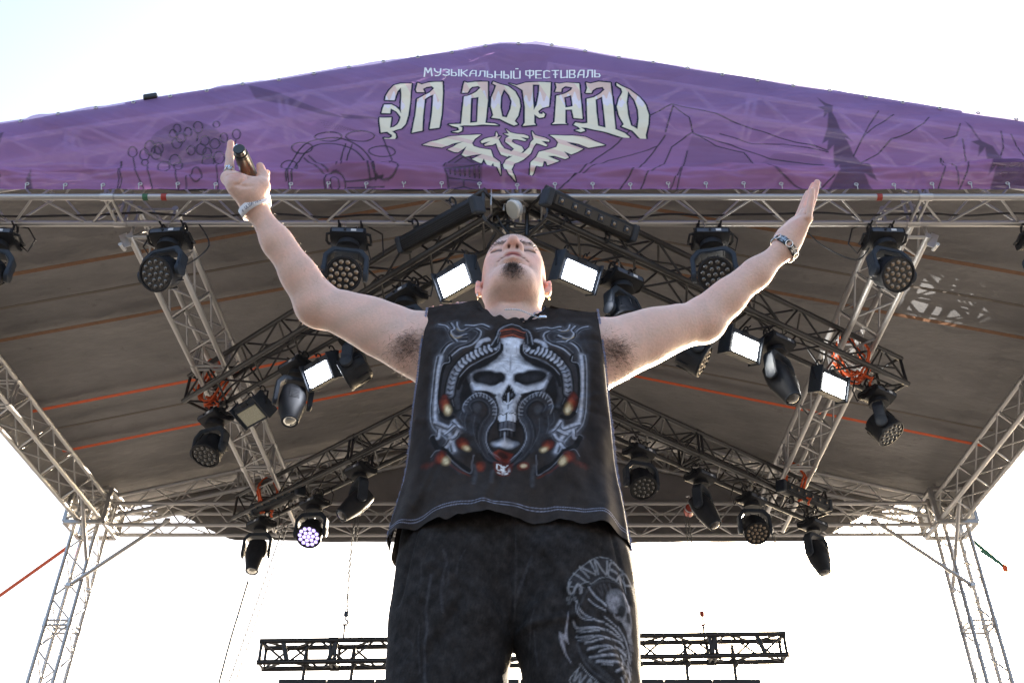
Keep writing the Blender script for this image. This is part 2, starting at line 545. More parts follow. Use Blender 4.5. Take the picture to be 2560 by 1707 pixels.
# orange ratchet straps under the tarp
for sx, sd in ((-1, 'left'), (1, 'right')):
    for i, yy in enumerate(STRAP_Y):
        if sx > 0 and i == 2: continue
        yv = yy if not (sx > 0 and i == 3) else 9.72
        o = 'first second third fourth'.split()[i if not (sx > 0 and i == 3) else 2]
        mm = M_ORANGE if i >= 2 else M_STRAPOLD if 'M_STRAPOLD' in globals() else None
        if mm is None:
            M_STRAPOLD = mat('faded_strap', (0.17, 0.085, 0.045), 0.8, var=0.2, scale=20)
            mm = M_STRAPOLD
        x1 = 5.3
        strap('roof_strap', (sx * 0.15, yv, zroof(0.15) - 0.015), (sx * x1, yv, zroof(x1) - 0.015), 0.045, mm,
              '%s strap under the %s roof slope, %s from the banner' % ('bright orange' if i >= 2 else 'faded brown-orange', sd, o), face=(0, 0, 1))
# knotted sling bundles where the black truss is tied to the purlins
def sling(name, c, m, label, n=4, s=0.22):
    root = empty(name, c)
    tag(root, label, 'sling')
    for k in range(n):
        rr = random.Random(len(label) * 7 + k)
        pts = []
        ang = rr.uniform(-0.5, 0.5)
        for i in range(15):
            a = 2 * math.pi * i / 14
            pts.append((s * (0.6 + 0.15 * rr.random()) * math.cos(a), 0.05 * k - 0.08 + 0.03 * math.sin(3 * a), s * (0.95 + 0.1 * rr.random()) * math.sin(a) + 0.06))
        bm = bmesh.new(); bm_tube(bm, [Matrix.Rotation(ang, 3, 'Z') @ Vector(p) for p in pts], 0.011, 6)
        link('loop', bm_mesh('loop', bm, m, smooth=True), root)
    for k in range(3):
        bm = bmesh.new()
        rr = random.Random(k * 17 + 5)
        p = Vector((0.05 * (k - 1), 0, -0.08)); pts = [p.copy()]
        for i in range(5):
            p = p + Vector((rr.uniform(-0.05, 0.05), rr.uniform(-0.03, 0.03), rr.uniform(-0.06, 0.01))); pts.append(p.copy())
        bm_tube(bm, pts, 0.013, 6)
        link('tail', bm_mesh('tail', bm, m, smooth=True), root)
    return root
sling('sling', (-2.9, 7.72, 5.25), M_ORANGE, 'orange sling tying the black truss to the left purlin')
sling('sling', (3.05, 7.25, 5.22), M_ORANGE, 'orange sling tying the black truss to the right purlin')
sling('sling', (-2.86, 9.9, 5.22), M_ORANGE, 'orange sling at the rear end of the left purlin', 3, 0.16)
sling('sling', (3.05, 9.6, 5.22), M_ORANGE, 'orange sling at the rear end of the right purlin', 3, 0.16)

# ---------------------------------------------------------------- black chevron trusses that carry the lights
ZK = 5.1 + 0.14
CH = {
 'c1L': ((-0.14, 5.32), (-3.05, 7.80)), 'c1R': ((0.14, 5.30), (3.48, 7.52)),
 'c2L': ((-0.14, 7.62), (-3.20, 10.28)), 'c2R': ((0.14, 7.55), (3.42, 10.15)),
}
CHL = {'c1L': 'black lighting truss slanting back to the left from behind the head', 'c1R': 'black lighting truss slanting back to the right from behind the head',
       'c2L': 'black rear lighting truss slanting back to the left behind the torso', 'c2R': 'black rear lighting truss slanting back to the right behind the torso'}
for k, (a, b) in CH.items():
    box_truss('lighting_truss', (*a, ZK), (*b, ZK), CHL[k], m=M_BLACKTRUSS, size=0.28, step=0.27, rc=0.025, rb=0.010, joints=(0.5,))

def on_ch(k, x, side=0.0):
    """point of the chevron under its bottom face at a given x; side shifts across the truss"""
    (ax, ay), (bx, by) = CH[k]
    t = (x - ax) / (bx - ax)
    y = ay + (by - ay) * t
    d = Vector((bx - ax, by - ay, 0)).normalized()
    n = Vector((-d.y, d.x, 0))
    if n.y > 0: n = -n
    p = Vector((x, y, 5.1)) + n * side
    return p, math.atan2(d.y, d.x)

# low rear truss with the top of the screen wall hanging under it
box_truss('screen_truss', (-2.72, 10.2, 3.54), (2.80, 10.2, 3.62), 'low black truss across the back between the chain hoists', m=M_BLACKTRUSS, size=0.22, step=0.3, rc=0.026, rb=0.012, joints=(0.14, 0.32, 0.5, 0.68, 0.86))
for k_, fr_ in enumerate((0.05, 0.14, 0.32, 0.5, 0.68, 0.86, 0.95)):
    lt = bpy.data.objects['screen_truss']
    link('gusset', box_mesh('gusset', (0.05, 0.02, 0.24), (0, 0, 0), M_BLACKTRUSS, 0.006), lt, Matrix.Translation((5.52 * fr_, -0.115, 0.08 * fr_)) @ Matrix.Rotation(R(18 if k_ % 2 else -18), 4, 'Y'))
M_SCREEN = mat('dark_screen', (0.02, 0.02, 0.022), 0.6, var=0.2)
scr = empty('led_screen', (0, 10.25, 1.0))
tag(scr, 'dark backs-lit screen wall whose top edge shows at the bottom behind the legs', 'screen')
scr['label'] = 'dark screen wall whose top edge shows at the bottom beside the trousers'
pm = box_mesh('panel', (0.492, 0.09, 0.492), (0, 0, 0), M_SCREEN, 0.006)
for i in range(10):
    for j in range(4):
        link('panel', pm, scr, Matrix.Translation((-2.25 + 0.5 * i, 0, 0.55 + 0.5 * j)))
    hk = link('hanger', tube_mesh('hanger', [(0, 0, 0), (0, 0, 0.12), (0.015, 0, 0.15), (0, 0, 0.2), (0, 0, 0.36)], [0.02, 0.02, 0.034, 0.03, 0.016], M_BLACKTRUSS), scr, Matrix.Translation((-2.25 + 0.5 * i, -0.02, 2.3)))

# chains and hoists
M_CHAIN = mat('dark_chain', (0.10, 0.10, 0.10), 0.6, 0.3)
def chain(name, a, b, label, link_len=0.046, r=0.0055, m=M_CHAIN, bow=0.0):
    """welded chain: alternating oval links along a line, one mesh per chain"""
    a, b = Vector(a), Vector(b)
    L = (b - a).length
    n = int(L / (link_len * 0.78))
    base = bmesh.new()
    pts = []
    for i in range(9):
        an = 2 * math.pi * i / 8
        pts.append((0.010 * math.cos(an), 0, (link_len / 2 - r) * math.sin(an)))
    bm_tube(base, pts, r, 4, caps=False)
    me = bm_mesh('chain_link', base, m, smooth=True)
    bm = bmesh.new()
    t = (b - a).normalized()
    q = t.to_track_quat('Z', 'Y').to_matrix().to_4x4()
    side = Vector((1, 0, 0))
    for k in range(n):
        s = (k + 0.5) / n
        p = (b - a) * s + side * bow * math.sin(math.pi * s)
        M = Matrix.Translation(p) @ q @ Matrix.Rotation((k % 2) * math.pi / 2, 4, 'Z')
        tmp = bmesh.new(); tmp.from_mesh(me)
        bmesh.ops.transform(tmp, matrix=M, verts=tmp.verts)
        t2 = bpy.data.meshes.new('t'); tmp.to_mesh(t2); tmp.free(); bm.from_mesh(t2); bpy.data.meshes.remove(t2)
    o = link(name, bm_mesh(name, bm, m, smooth=True), None, Matrix.Translation(a))
    return tag(o, label, 'chain')

def hoist(x, y, z, zh, m, label, hooklabel):
    h = empty('chain_hoist', (x, y, z))
    tag(h, label, 'hoist')
    bm = bmesh.new(); bm_lathe(bm, [(0.035, -0.06), (0.06, -0.05), (0.065, 0.05), (0.035, 0.07)], 14, Matrix.Rotation(R(90), 4, 'X'))
    link('body', bm_mesh('body', bm, m, auto=40), h)
    link('hand_wheel', tube_mesh('hand_wheel', [(0.06 * math.cos(a * R(30)), -0.075, 0.06 * math.sin(a * R(30))) for a in range(13)], 0.008, M_STEEL, 6), h)
    link('top_hook', tube_mesh('top_hook', [(0, 0, 0.06), (0, 0, 0.12), (0.03, 0, 0.15), (0.02, 0, 0.19), (-0.02, 0, 0.18)], 0.009, M_STEEL, 6), h)
    hk = empty('load_hook', (x + 0.02, y, zh))
    tag(hk, hooklabel, 'hook')
    link('block', box_mesh('block', (0.05, 0.035, 0.06), (0, 0, 0.06), m, 0.01), hk)
    link('hook', tube_mesh('hook', [(0, 0, 0.03), (0, 0, 0), (0.028, 0, -0.025), (0.02, 0, -0.06), (-0.012, 0, -0.07), (-0.028, 0, -0.045)], [0.01, 0.01, 0.011, 0.012, 0.010, 0.006], m, 8), hk)
    link('sling', tube_mesh('sling', [(0, 0, -0.05), (0, 0, -0.25)], 0.012, M_BLACKTRUSS, 6), hk)
M_HOISTR = mat('red_hoist', (0.35, 0.05, 0.03), 0.45, var=0.2)
M_HOISTB = mat('dark_hoist', (0.03, 0.05, 0.09), 0.45, var=0.2)
hoist(-1.92, 10.35, 5.28, 3.98, M_HOISTB, 'small dark chain hoist under the back truss on the left', 'load hook with sling hanging above the low truss on the left')
hoist(1.97, 10.35, 5.28, 3.98, M_HOISTR, 'red chain hoist under the back truss on the right', 'red load hook hanging above the low truss on the right')
chain('hoist_chain', (-1.93, 10.35, 5.22), (-1.90, 10.35, 4.06), 'load chain of the small dark hoist on the left')
chain('hoist_chain', (-1.90, 10.3, 5.22), (-1.82, 10.3, 3.75), 'slack hand chain beside the dark hoist, front strand', r=0.0045, bow=-0.06)
chain('hoist_chain', (-1.88, 10.33, 5.22), (-1.70, 10.33, 3.75), 'slack hand chain beside the dark hoist, outer strand', r=0.0045, bow=-0.05)
chain('hoist_chain', (1.95, 10.35, 5.22), (1.98, 10.35, 4.06), 'load chain of the red hoist on the right')
chain('hoist_chain', (1.90, 10.3, 5.22), (1.95, 10.3, 3.75), 'slack hand chain beside the red hoist', r=0.0045)
chain('hoist_chain', (-2.72, 10.3, 5.1), (-3.05, 10.3, 3.2), 'long pale chain hanging left of the low truss')
chain('hoist_chain', (-2.69, 10.35, 5.1), (-3.00, 10.35, 3.2), 'second pale chain hanging left of the low truss', r=0.0045)
chain('hoist_chain', (2.88, 10.3, 5.05), (3.12, 10.3, 3.0), 'single dark chain hanging at the right end of the rear lights')
# ---------------------------------------------------------------- stage lights
M_BODY = mat('fixture_black', (0.014, 0.015, 0.018), 0.55, var=0.25, scale=14, bump=0.08, bscale=180, spec=0.25)
M_BODY2 = mat('fixture_slate', (0.026, 0.032, 0.042), 0.55, var=0.2, scale=12, bump=0.08, bscale=180, spec=0.25)
M_PLATE = mat('lens_plate', (0.006, 0.006, 0.007), 0.35)
M_LABEL = mat('white_label', (0.55, 0.58, 0.62), 0.6)
M_GLASS = mat('dark_lens', (0.05, 0.045, 0.04), 0.06, 0.0, spec=1.0)
M_AMBER = mat('amber_led', (0.17, 0.12, 0.075), 0.10, 0.0, spec=1.0)
M_VIOLET = emit_mat('violet_led', (0.50, 0.36, 1.0), 0.42)
M_LITSMALL = emit_mat('lit_led', (0.8, 0.82, 1.0), 0.9)
M_PANEL = emit_mat('lit_strobe', (0.86, 0.9, 1.0), 12.0)
M_PANEL2 = emit_mat('lit_strobe_warm', (1.0, 0.97, 0.90), 16.0)
M_PANELOFF = mat('unlit_strobe', (0.34, 0.33, 0.24), 0.25, var=0.15, scale=90)
M_CHROME = mat('reflector', (0.8, 0.78, 0.7), 0.12, 1.0)

def prism(bm, prof, x0, x1):
    """profile [(y, z)] extruded along x"""
    a = [bm.verts.new((x0, y, z)) for y, z in prof]
    b = [bm.verts.new((x1, y, z)) for y, z in prof]
    n = len(prof)
    for i in range(n):
        bm.faces.new((a[i], a[(i + 1) % n], b[(i + 1) % n], b[i]))
    bm.faces.new(list(reversed(a))); bm.faces.new(b)
    bmesh.ops.recalc_face_normals(bm, faces=bm.faces[:])

def clamp_mesh():
    bm = bmesh.new()
    pts = [(0, 0.036 * math.cos(a), 0.026 + 0.036 * math.sin(a)) for a in [R(-90 + 30 * k) for k in range(11)]]
    bm_tube(bm, pts, 0.010, 6)
    bm_box(bm, (0.045, 0.05, 0.045), (0, 0, -0.03), None, 0.006)
    bm_tube(bm, [(0, -0.05, 0.03), (0, -0.085, 0.03)], 0.008, 6)
    return bm_mesh('clamp', bm, M_BODY, auto=40)
CLAMP = clamp_mesh()

def yoke_mesh(hw, arm, th, dep, m, z0):
    """U bracket with chamfered shoulders hanging from z0 down by arm"""
    bm = bmesh.new()
    outer = [(-hw, -arm), (-hw, -0.075), (-hw + 0.06, 0.0), (hw - 0.06, 0.0), (hw, -0.075), (hw, -arm)]
    inner = [(hw - th, -arm), (hw - th, -0.095), (hw - th - 0.05, -0.042), (-hw + th + 0.05, -0.042), (-hw + th, -0.095), (-hw + th, -arm)]
    prof = outer + inner
    fr = [bm.verts.new((x, -dep / 2, z + z0)) for x, z in prof]
    bk = [bm.verts.new((x, dep / 2, z + z0)) for x, z in prof]
    n = len(prof)
    for i in range(n):
        bm.faces.new((fr[i], bk[i], bk[(i + 1) % n], fr[(i + 1) % n]))
    for q in range(5):
        i, j = q, n - 1 - q
        bm.faces.new((fr[i], fr[i + 1], fr[j - 1], fr[j]))
        bm.faces.new((bk[i], bk[j], bk[j - 1], bk[i + 1]))
    bmesh.ops.recalc_face_normals(bm, faces=bm.faces[:])
    bmesh.ops.bevel(bm, geom=[e for e in bm.edges], offset=0.007, segments=2, affect='EDGES')
    # pivot caps
    for s in (-1, 1):
        bm_lathe(bm, [(0.052, 0), (0.052, 0.03), (0.035, 0.038)], 16, Matrix.Translation((s * (hw - th * 0.9), 0, z0 - arm + 0.03)) @ Matrix.Rotation(R(90) * s, 4, 'Y'))
    return bm_mesh('yoke', bm, m, auto=35)

def base_mesh(w, d, h, m):
    bm = bmesh.new()
    prof = [(-d / 2, 0), (-d / 2 - 0.012, -0.02), (-d / 2 - 0.012, -h + 0.03), (-d / 2 + 0.05, -h), (d / 2 - 0.05, -h), (d / 2 + 0.012, -h + 0.03), (d / 2 + 0.012, -0.02), (d / 2, 0)]
    prism(bm, prof, -w / 2, w / 2)
    bmesh.ops.bevel(bm, geom=bm.edges[:], offset=0.006, segments=2, affect='EDGES')
    for s in (-1, 1):   # carrying handles
        bm_tube(bm, [(s * w / 2, -d * 0.3, -0.03), (s * (w / 2 + 0.03), -d * 0.28, -0.035), (s * (w / 2 + 0.035), 0, -0.055), (s * (w / 2 + 0.03), d * 0.28, -0.035), (s * w / 2, d * 0.3, -0.03)], 0.011, 6)
    bm_lathe(bm, [(0.085, 0), (0.09, -0.02), (0.09, -0.045)], 20, Matrix.Translation((0, 0, -h)))
    return bm_mesh('base', bm, m, auto=35)

def lens_mesh(r, m):
    bm = bmesh.new()
    bm_lathe(bm, [(r, 0), (r * 0.94, r * 0.22), (r * 0.72, r * 0.5), (r * 0.38, r * 0.66), (0.0008, r * 0.72)], 12)
    return bm_mesh('lens', bm, m, smooth=True)
def lens_ring(r, m):
    bm = bmesh.new()
    bm_tube(bm, [(r * math.cos(a), r * math.sin(a), 0.003) for a in [2 * math.pi * k / 12 for k in range(13)]], r * 0.16, 5, caps=False)
    return bm_mesh('lens_rim', bm, m, smooth=True)
LENS = {'amber': lens_mesh(0.0185, M_AMBER), 'dark': lens_mesh(0.0185, M_GLASS), 'violet': lens_mesh(0.0205, M_VIOLET), 'lit': lens_mesh(0.0075, M_LITSMALL)}

WB, WY = base_mesh(0.27, 0.20, 0.085, M_BODY), yoke_mesh(0.172, 0.25, 0.034, 0.095, M_BODY2, -0.155)
def wash_head_mesh():
    bm = bmesh.new()
    bm_lathe(bm, [(0.06, 0.13), (0.105, 0.125), (0.122, 0.09), (0.128, 0.03), (0.131, -0.055), (0.136, -0.062), (0.136, -0.082), (0.123, -0.084), (0.121, -0.07)], 32)
    # cooling fins behind
    for k in range(10):
        a = k * 36
        bm_box(bm, (0.012, 0.006, 0.10), (0.127, 0, 0.055), Matrix.Rotation(R(a), 4, 'Z'))
    return bm_mesh('head', bm, M_BODY, auto=35)
WH = wash_head_mesh()
FACE = unit_cyl('face', 28, M_PLATE)
DISP = box_mesh('display', (0.04, 0.004, 0.022), (0, 0, 0), M_LABEL, 0.001)
PLATE = box_mesh('control_strip', (0.235, 0.004, 0.036), (0, 0, 0), mat('control_strip', (0.05, 0.062, 0.085), 0.4, var=0.15, scale=40), 0.002)
KNOB = unit_cyl('knob', 12, M_PLATE)

def wash_light(loc, yaw, tilt, pan, lens, label, group):
    """moving-head wash: loc is the clamp point; yaw turns base, pan turns yoke, tilt 0 = straight down, 90 = forward"""
    r = empty('wash_light', loc, (0, 0, yaw))
    tag(r, label, 'stage light', group)
    for s in (-1, 1):
        link('clamp', CLAMP, r, Matrix.Translation((s * 0.085, 0, -0.055)))
    T0 = Matrix.Translation((0, 0, -0.105))
    b = link('base', WB, r, T0)
    link('control_strip', PLATE, b, Matrix.Translation((0, -0.1135, -0.04)))
    link('display', DISP, b, Matrix.Translation((0.045, -0.1175, -0.04)))
    link('knob', KNOB, b, Matrix.Translation((-0.02, -0.1135, -0.04)) @ Matrix.Rotation(R(90), 4, 'X') @ Matrix.Diagonal((0.011, 0.011, 0.012, 1)))
    P = T0 @ Matrix.Rotation(pan, 4, 'Z')
    link('yoke', WY, r, P)
    H = P @ Matrix.Translation((0, 0, -0.375)) @ Matrix.Rotation(-tilt, 4, 'X')
    h = link('head', WH, r, H)
    link('lens_plate', FACE, h, Matrix.Translation((0, 0, -0.074)) @ Matrix.Diagonal((0.1205, 0.1205, 0.012, 1)))
    spots = [(0, 0)] + [(0.048 * math.cos(R(60 * k)), 0.048 * math.sin(R(60 * k))) for k in range(6)] + [(0.094 * math.cos(R(30 * k + 15)), 0.094 * math.sin(R(30 * k + 15))) for k in range(12)]
    for x, y in spots:
        link('lens', LENS[lens if lens != 'lit' else 'dark'], h, Matrix.Translation((x, y, -0.0735)) @ Matrix.Rotation(math.pi, 4, 'X'))
    return dress(r)

SB, SY = base_mesh(0.30, 0.24, 0.10, M_BODY), yoke_mesh(0.185, 0.30, 0.04, 0.11, M_BODY2, -0.205 + 0.03)
def spot_head_mesh():
    bm = bmesh.new()
    secs = [(0.17, 0.085, 0.075), (0.155, 0.115, 0.105), (0.05, 0.128, 0.120), (-0.08, 0.118, 0.115), (-0.19, 0.092, 0.095), (-0.235, 0.084, 0.086), (-0.25, 0.080, 0.080)]
    rings = []
    n = 28
    for z, a, b_ in secs:
        ring = []
        e = 0.62 if z > -0.15 else 0.85 + 0.15 * min(1, (-0.15 - z) / 0.1)
        for k in range(n):
            t = 2 * math.pi * k / n
            c, s = math.cos(t), math.sin(t)
            ring.append(bm.verts.new((a * math.copysign(abs(c) ** e, c), b_ * math.copysign(abs(s) ** e, s), z)))
        rings.append(ring)
    for i in range(len(rings) - 1):
        for k in range(n):
            bm.faces.new((rings[i][k], rings[i + 1][k], rings[i + 1][(k + 1) % n], rings[i][(k + 1) % n]))
    bm.faces.new(rings[0]); bm.faces.new(list(reversed(rings[-1])))
    bmesh.ops.recalc_face_normals(bm, faces=bm.faces[:])
    for s in (-1, 1):
        bm_box(bm, (0.10, 0.006, 0.12), (0, s * 0.118, 0.02), None, 0.003)
        for q in range(5):
            bm_box(bm, (0.075, 0.004, 0.008), (0, s * 0.123, -0.02 + 0.02 * q))
    return bm_mesh('head', bm, M_BODY, auto=40)
SH = spot_head_mesh()
def spot_lens(m):
    bm = bmesh.new()
    bm_lathe(bm, [(0.068, 0), (0.060, 0.012), (0.035, 0.024), (0.001, 0.028)], 24)
    return bm_mesh('front_lens', bm, m, smooth=True)
SL_DARK, SL_LIT = spot_lens(M_GLASS), spot_lens(M_CHROME)
SRING = bm_mesh('lens_ring', bm_tube(bmesh.new(), [(0.074 * math.cos(R(15 * k)), 0.074 * math.sin(R(15 * k)), 0) for k in range(25)], 0.008, 6, caps=False), M_BODY2, smooth=True)

def spot_light(loc, yaw, tilt, pan, lit, label, group):
    r = empty('spot_light', loc, (0, 0, yaw))
    r.scale = (0.88, 0.88, 0.88)
    tag(r, label, 'stage light', group)
    for s in (-1, 1):
        link('clamp', CLAMP, r, Matrix.Translation((s * 0.09, 0, -0.055)))
    T0 = Matrix.Translation((0, 0, -0.105))
    b = link('base', SB, r, T0)
    link('control_strip', PLATE, b, Matrix.Translation((0, -0.1335, -0.045)))
    link('display', DISP, b, Matrix.Translation((0.05, -0.1375, -0.045)))
    P = T0 @ Matrix.Rotation(pan, 4, 'Z')
    link('yoke', SY, r, P)
    h = link('head', SH, r, P @ Matrix.Translation((0, 0, -0.445)) @ Matrix.Rotation(-tilt, 4, 'X'))
    link('lens_ring', SRING, h, Matrix.Translation((0, 0, -0.252)))
    link('front_lens', SL_LIT if lit else SL_DARK, h, Matrix.Translation((0, 0, -0.246)) @ Matrix.Rotation(math.pi, 4, 'X'))
    return dress(r)

def strobe_body():
    bm = bmesh.new()
    prof = [(-0.055, 0.15), (-0.055, 0.10), (-0.075, 0.08), (-0.075, -0.15), (0.035, -0.155), (0.085, -0.10), (0.085, 0.11), (0.05, 0.15)]
    prism(bm, prof, -0.225, 0.225)
    bmesh.ops.bevel(bm, geom=bm.edges[:], offset=0.006, segments=2, affect='EDGES')
    for s in (-1, 1):
        bm_box(bm, (0.022, 0.19, 0.33), (s * 0.234, 0.0, 0.0), None, 0.008, 2)
    bm_box(bm, (0.40, 0.02, 0.018), (0, -0.082, -0.142), None, 0.004)
    bm_box(bm, (0.40, 0.02, 0.018), (0, -0.082, 0.088), None, 0.004)
    return bm_mesh('housing', bm, M_BODY2, auto=35)
STB = strobe_body()
ST_CTRL = box_mesh('control_box', (0.11, 0.012, 0.042), (0, 0, 0), M_BODY, 0.004)
def strobe_panel_mesh(m):
    bm = bmesh.new()
    bm_box(bm, (0.365, 0.01, 0.205), (0, 0, 0), None, 0.004)
    return bm_mesh('light_panel', bm, m)
STP = {0: strobe_panel_mesh(M_PANELOFF), 1: strobe_panel_mesh(M_PANEL), 2: strobe_panel_mesh(M_PANEL2)}
STY = bm_mesh('bracket', bm_tube(bmesh.new(), [(-0.25, 0, 0.02), (-0.25, 0, 0.20), (-0.2, 0, 0.23), (0.2, 0, 0.23), (0.25, 0, 0.20), (0.25, 0, 0.02)], 0.013, 6), M_BODY, auto=50)
def strobe(loc, yaw, tilt, lit, label, group='strobe panels on the front lighting truss'):
    r = empty('strobe_light', loc, (0, 0, yaw))
    r.scale = (0.72, 0.72, 0.72)
    tag(r, label, 'strobe', group)
    for s in (-1, 1):
        link('clamp', CLAMP, r, Matrix.Translation((s * 0.12, 0, -0.055)))
    link('bracket', STY, r, Matrix.Translation((0, 0, -0.325)))
    H = Matrix.Translation((0, 0, -0.30)) @ Matrix.Rotation(tilt, 4, 'X')
    h = link('housing', STB, r, H)
    link('light_panel', STP[lit], h, Matrix.Translation((0, -0.0785, -0.027)))
    link('control_box', ST_CTRL, h, Matrix.Translation((0, -0.058, 0.125)))
    return r

def batten_body():
    bm = bmesh.new()
    prof = [(-0.055, 0.06), (-0.062, 0.03), (-0.062, -0.045), (-0.03, -0.075), (0.045, -0.075), (0.062, -0.04), (0.062, 0.05), (0.04, 0.062)]
    prism(bm, prof, -0.46, 0.46)
    bmesh.ops.bevel(bm, geom=bm.edges[:], offset=0.004, segments=1, affect='EDGES')
    for k in range(5):
        bm_box(bm, (0.90, 0.006, 0.005), (0, 0.064, -0.03 + 0.018 * k))
    return bm_mesh('housing', bm, M_BODY, auto=35)
BTB = batten_body()
BTE = box_mesh('end_cap', (0.07, 0.14, 0.15), (0, 0, 0), M_BODY2, 0.02, 3)
BTC = box_mesh('cell', (0.062, 0.012, 0.058), (0, 0, 0), M_BODY2, 0.004)
BTL = lens_mesh(0.017, M_AMBER)
BTW = box_mesh('window', (0.86, 0.006, 0.08), (0, 0, 0), M_PLATE)
def batten(loc, rot, label, facing=True, group='battens on the lighting trusses'):
    r = empty('light_batten', loc, rot)
    r.scale = (0.8, 0.9, 0.9)
    tag(r, label, 'light batten', group)
    h = link('housing', BTB, r)
    for s in (-1, 1):
        link('end_cap', BTE, r, Matrix.Translation((s * 0.485, 0, -0.005)))
        link('clamp', CLAMP, r, Matrix.Translation((s * 0.25, 0.02, -0.10)) @ Matrix.Rotation(math.pi, 4, 'X'))
    link('window', BTW, h, Matrix.Translation((0, -0.0635, -0.007)))
    for k in range(6):
        link('cell', BTC, h, Matrix.Translation((-0.37 + 0.148 * k, -0.07, -0.007)))
        link('lens', BTL, h, Matrix.Translation((-0.37 + 0.148 * k, -0.076, -0.007)) @ Matrix.Rotation(R(90), 4, 'X'))
    return r

# power loop and safety wire of a moving head
CBL = [tube_mesh('power_cable', p, 0.007, M_RUBBER, 6) for p in (
    [(0.13, 0.06, -0.14), (0.20, 0.07, -0.19), (0.23, 0.06, -0.08), (0.15, 0.05, 0.03), (0.02, 0.06, 0.06), (-0.10, 0.09, 0.05)],
    [(-0.13, 0.06, -0.14), (-0.19, 0.08, -0.22), (-0.25, 0.06, -0.14), (-0.20, 0.04, 0.0), (-0.08, 0.05, 0.07), (0.06, 0.08, 0.05)],
    [(0.13, 0.05, -0.13), (0.17, 0.10, -0.26), (0.26, 0.10, -0.20), (0.24, 0.06, -0.02), (0.10, 0.05, 0.06), (0.0, 0.09, 0.06)])]
SFW = tube_mesh('safety_wire', [(0.03, 0.03, -0.11), (0.05, 0.05, -0.02), (0.04, 0.05, 0.05), (-0.01, 0.0, 0.065), (-0.04, -0.03, 0.02), (-0.03, -0.02, -0.11)], 0.0035, M_STEEL, 5)
_dress = [0]
def dress(r):
    link('power_cable', CBL[_dress[0] % 3], r); link('safety_wire', SFW, r); _dress[0] += 1
    return r
GF = 'wash lights on the front truss'
FZ = 5.4 - 0.0
for x, y, yaw, tilt, pan, ln, lab in (
        (-3.98, 5.594, 4, 40, 8, 'amber', 'wash light cut off by the left edge of the frame'),
        (-2.66, 5.594, -6, 47, -10, 'lit', 'wash light with glinting lenses hanging behind the hand with the microphone'),
        (-1.29, 5.594, 3, 46, 6, 'amber', 'wash light with amber lenses right of the raised microphone forearm'),
        (1.49, 5.594, 0, 44, -12, 'dark', 'dark-lensed wash light left of the open hand'),
        (2.82, 5.594, 2, 44, 14, 'amber', 'wash light with amber lenses right of the open hand'),
        (4.02, 5.594, 0, 44, -30, 'amber', 'wash light cut off by the right edge of the frame')):
    wash_light((x, y, FZ - 0.026), R(yaw), R(tilt), R(pan), ln, lab, GF)

G1 = 'moving heads on the front lighting truss'
def at(k, x, side=0.0, dz=0.0):
    p, a = on_ch(k, x, side)
    return (p.x, p.y, p.z - 0.026 + dz), a if a < math.pi / 2 else a - math.pi
for k, x, sd, kind, tilt, pan, st, lab in (
        ('c1L', -2.88, -0.1, 'w', 22, 18, 'lit', 'wash light at the far left end of the front black truss'),
        ('c1L', -1.95, -0.08, 's', 16, 62, True, 'spot light with a gleaming lens under the lit strobe on the left'),
        ('c1L', -1.38, -0.1, 'w', 62, -62, 'amber', 'wash light turned left just under the microphone arm'),
        ('c1L', -0.86, 0.0, 'w', 20, 20, 'dark', 'wash light hidden behind the left shoulder'),
        ('c1R', 0.80, 0.0, 'w', 15, 10, 'dark', 'wash light half hidden behind the right shoulder'),
        ('c1R', 1.46, -0.1, 'w', 58, 55, 'amber', 'wash light half hidden under the open-hand arm'),
        ('c1R', 2.12, 0.05, 's', 18, 12, False, 'dark spot light between the two lit strobes on the right'),
        ('c1R', 3.22, 0.0, 'w', 30, 28, 'dark', 'wash light at the far right end of the front black truss')):
    loc, a = at(k, x, sd)
    if kind == 'w': wash_light(loc, a, R(tilt), R(pan), st, lab, G1)
    else: spot_light(loc, a, R(tilt), R(pan), st, lab, G1)
G2 = 'moving heads on the rear lighting truss'
for k, x, sd, kind, tilt, pan, st, lab in (
        ('c2L', -2.90, 0.0, 's', 14, 40, True, 'spot light with a lit lens, lowest at the left end of the rear truss'),
        ('c2L', -2.24, -0.05, 'w', 36, 34, 'violet', 'wash light glowing violet on the rear truss'),
        ('c2L', -1.55, 0.1, 's', 40, -20, False, 'spot light on the rear truss close left of the torso'),
        ('c2R', 1.18, 0.0, 'w', 30, -20, 'dark', 'wash light on the rear truss close right of the torso'),
        ('c2R', 1.86, 0.0, 's', 26, 20, False, 'spot light on the rear truss between two wash lights'),
        ('c2R', 2.47, 0.0, 'w', 34, -36, 'amber', 'amber-lensed wash light on the rear truss right of a spot light'),
        ('c2R', 3.28, 0.0, 's', 12, 0, False, 'spot light at the right end of the rear truss against white sky')):
    loc, a = at(k, x, sd)
    if kind == 'w': wash_light(loc, a, R(tilt), R(pan), st, lab, G2)
    else: spot_light(loc, a, R(tilt), R(pan), st, lab, G2)

for k, x, sd, tilt, lit, lab in (
        ('c1L', -0.42, 0.02, 30, 1, 'bright white strobe panel close left of the head'),
        ('c1R', 0.43, 0.02, 30, 1, 'bright white strobe panel close right of the head'),
        ('c1L', -1.72, -0.12, 34, 1, 'bright bluish strobe panel under the microphone arm'),
        ('c1R', 1.80, 0.02, 22, 2, 'glaring strobe panel under the open-hand elbow'),
        ('c1R', 2.66, 0.02, 22, 2, 'glaring strobe panel nearest the right end of the front black truss'),
        ('c1L', -2.44, -0.12, 62, 0, 'unlit strobe panel near the left end of the front black truss')):
    loc, a = at(k, x, sd, -0.06)
    strobe(loc, a, R(tilt), lit, lab)

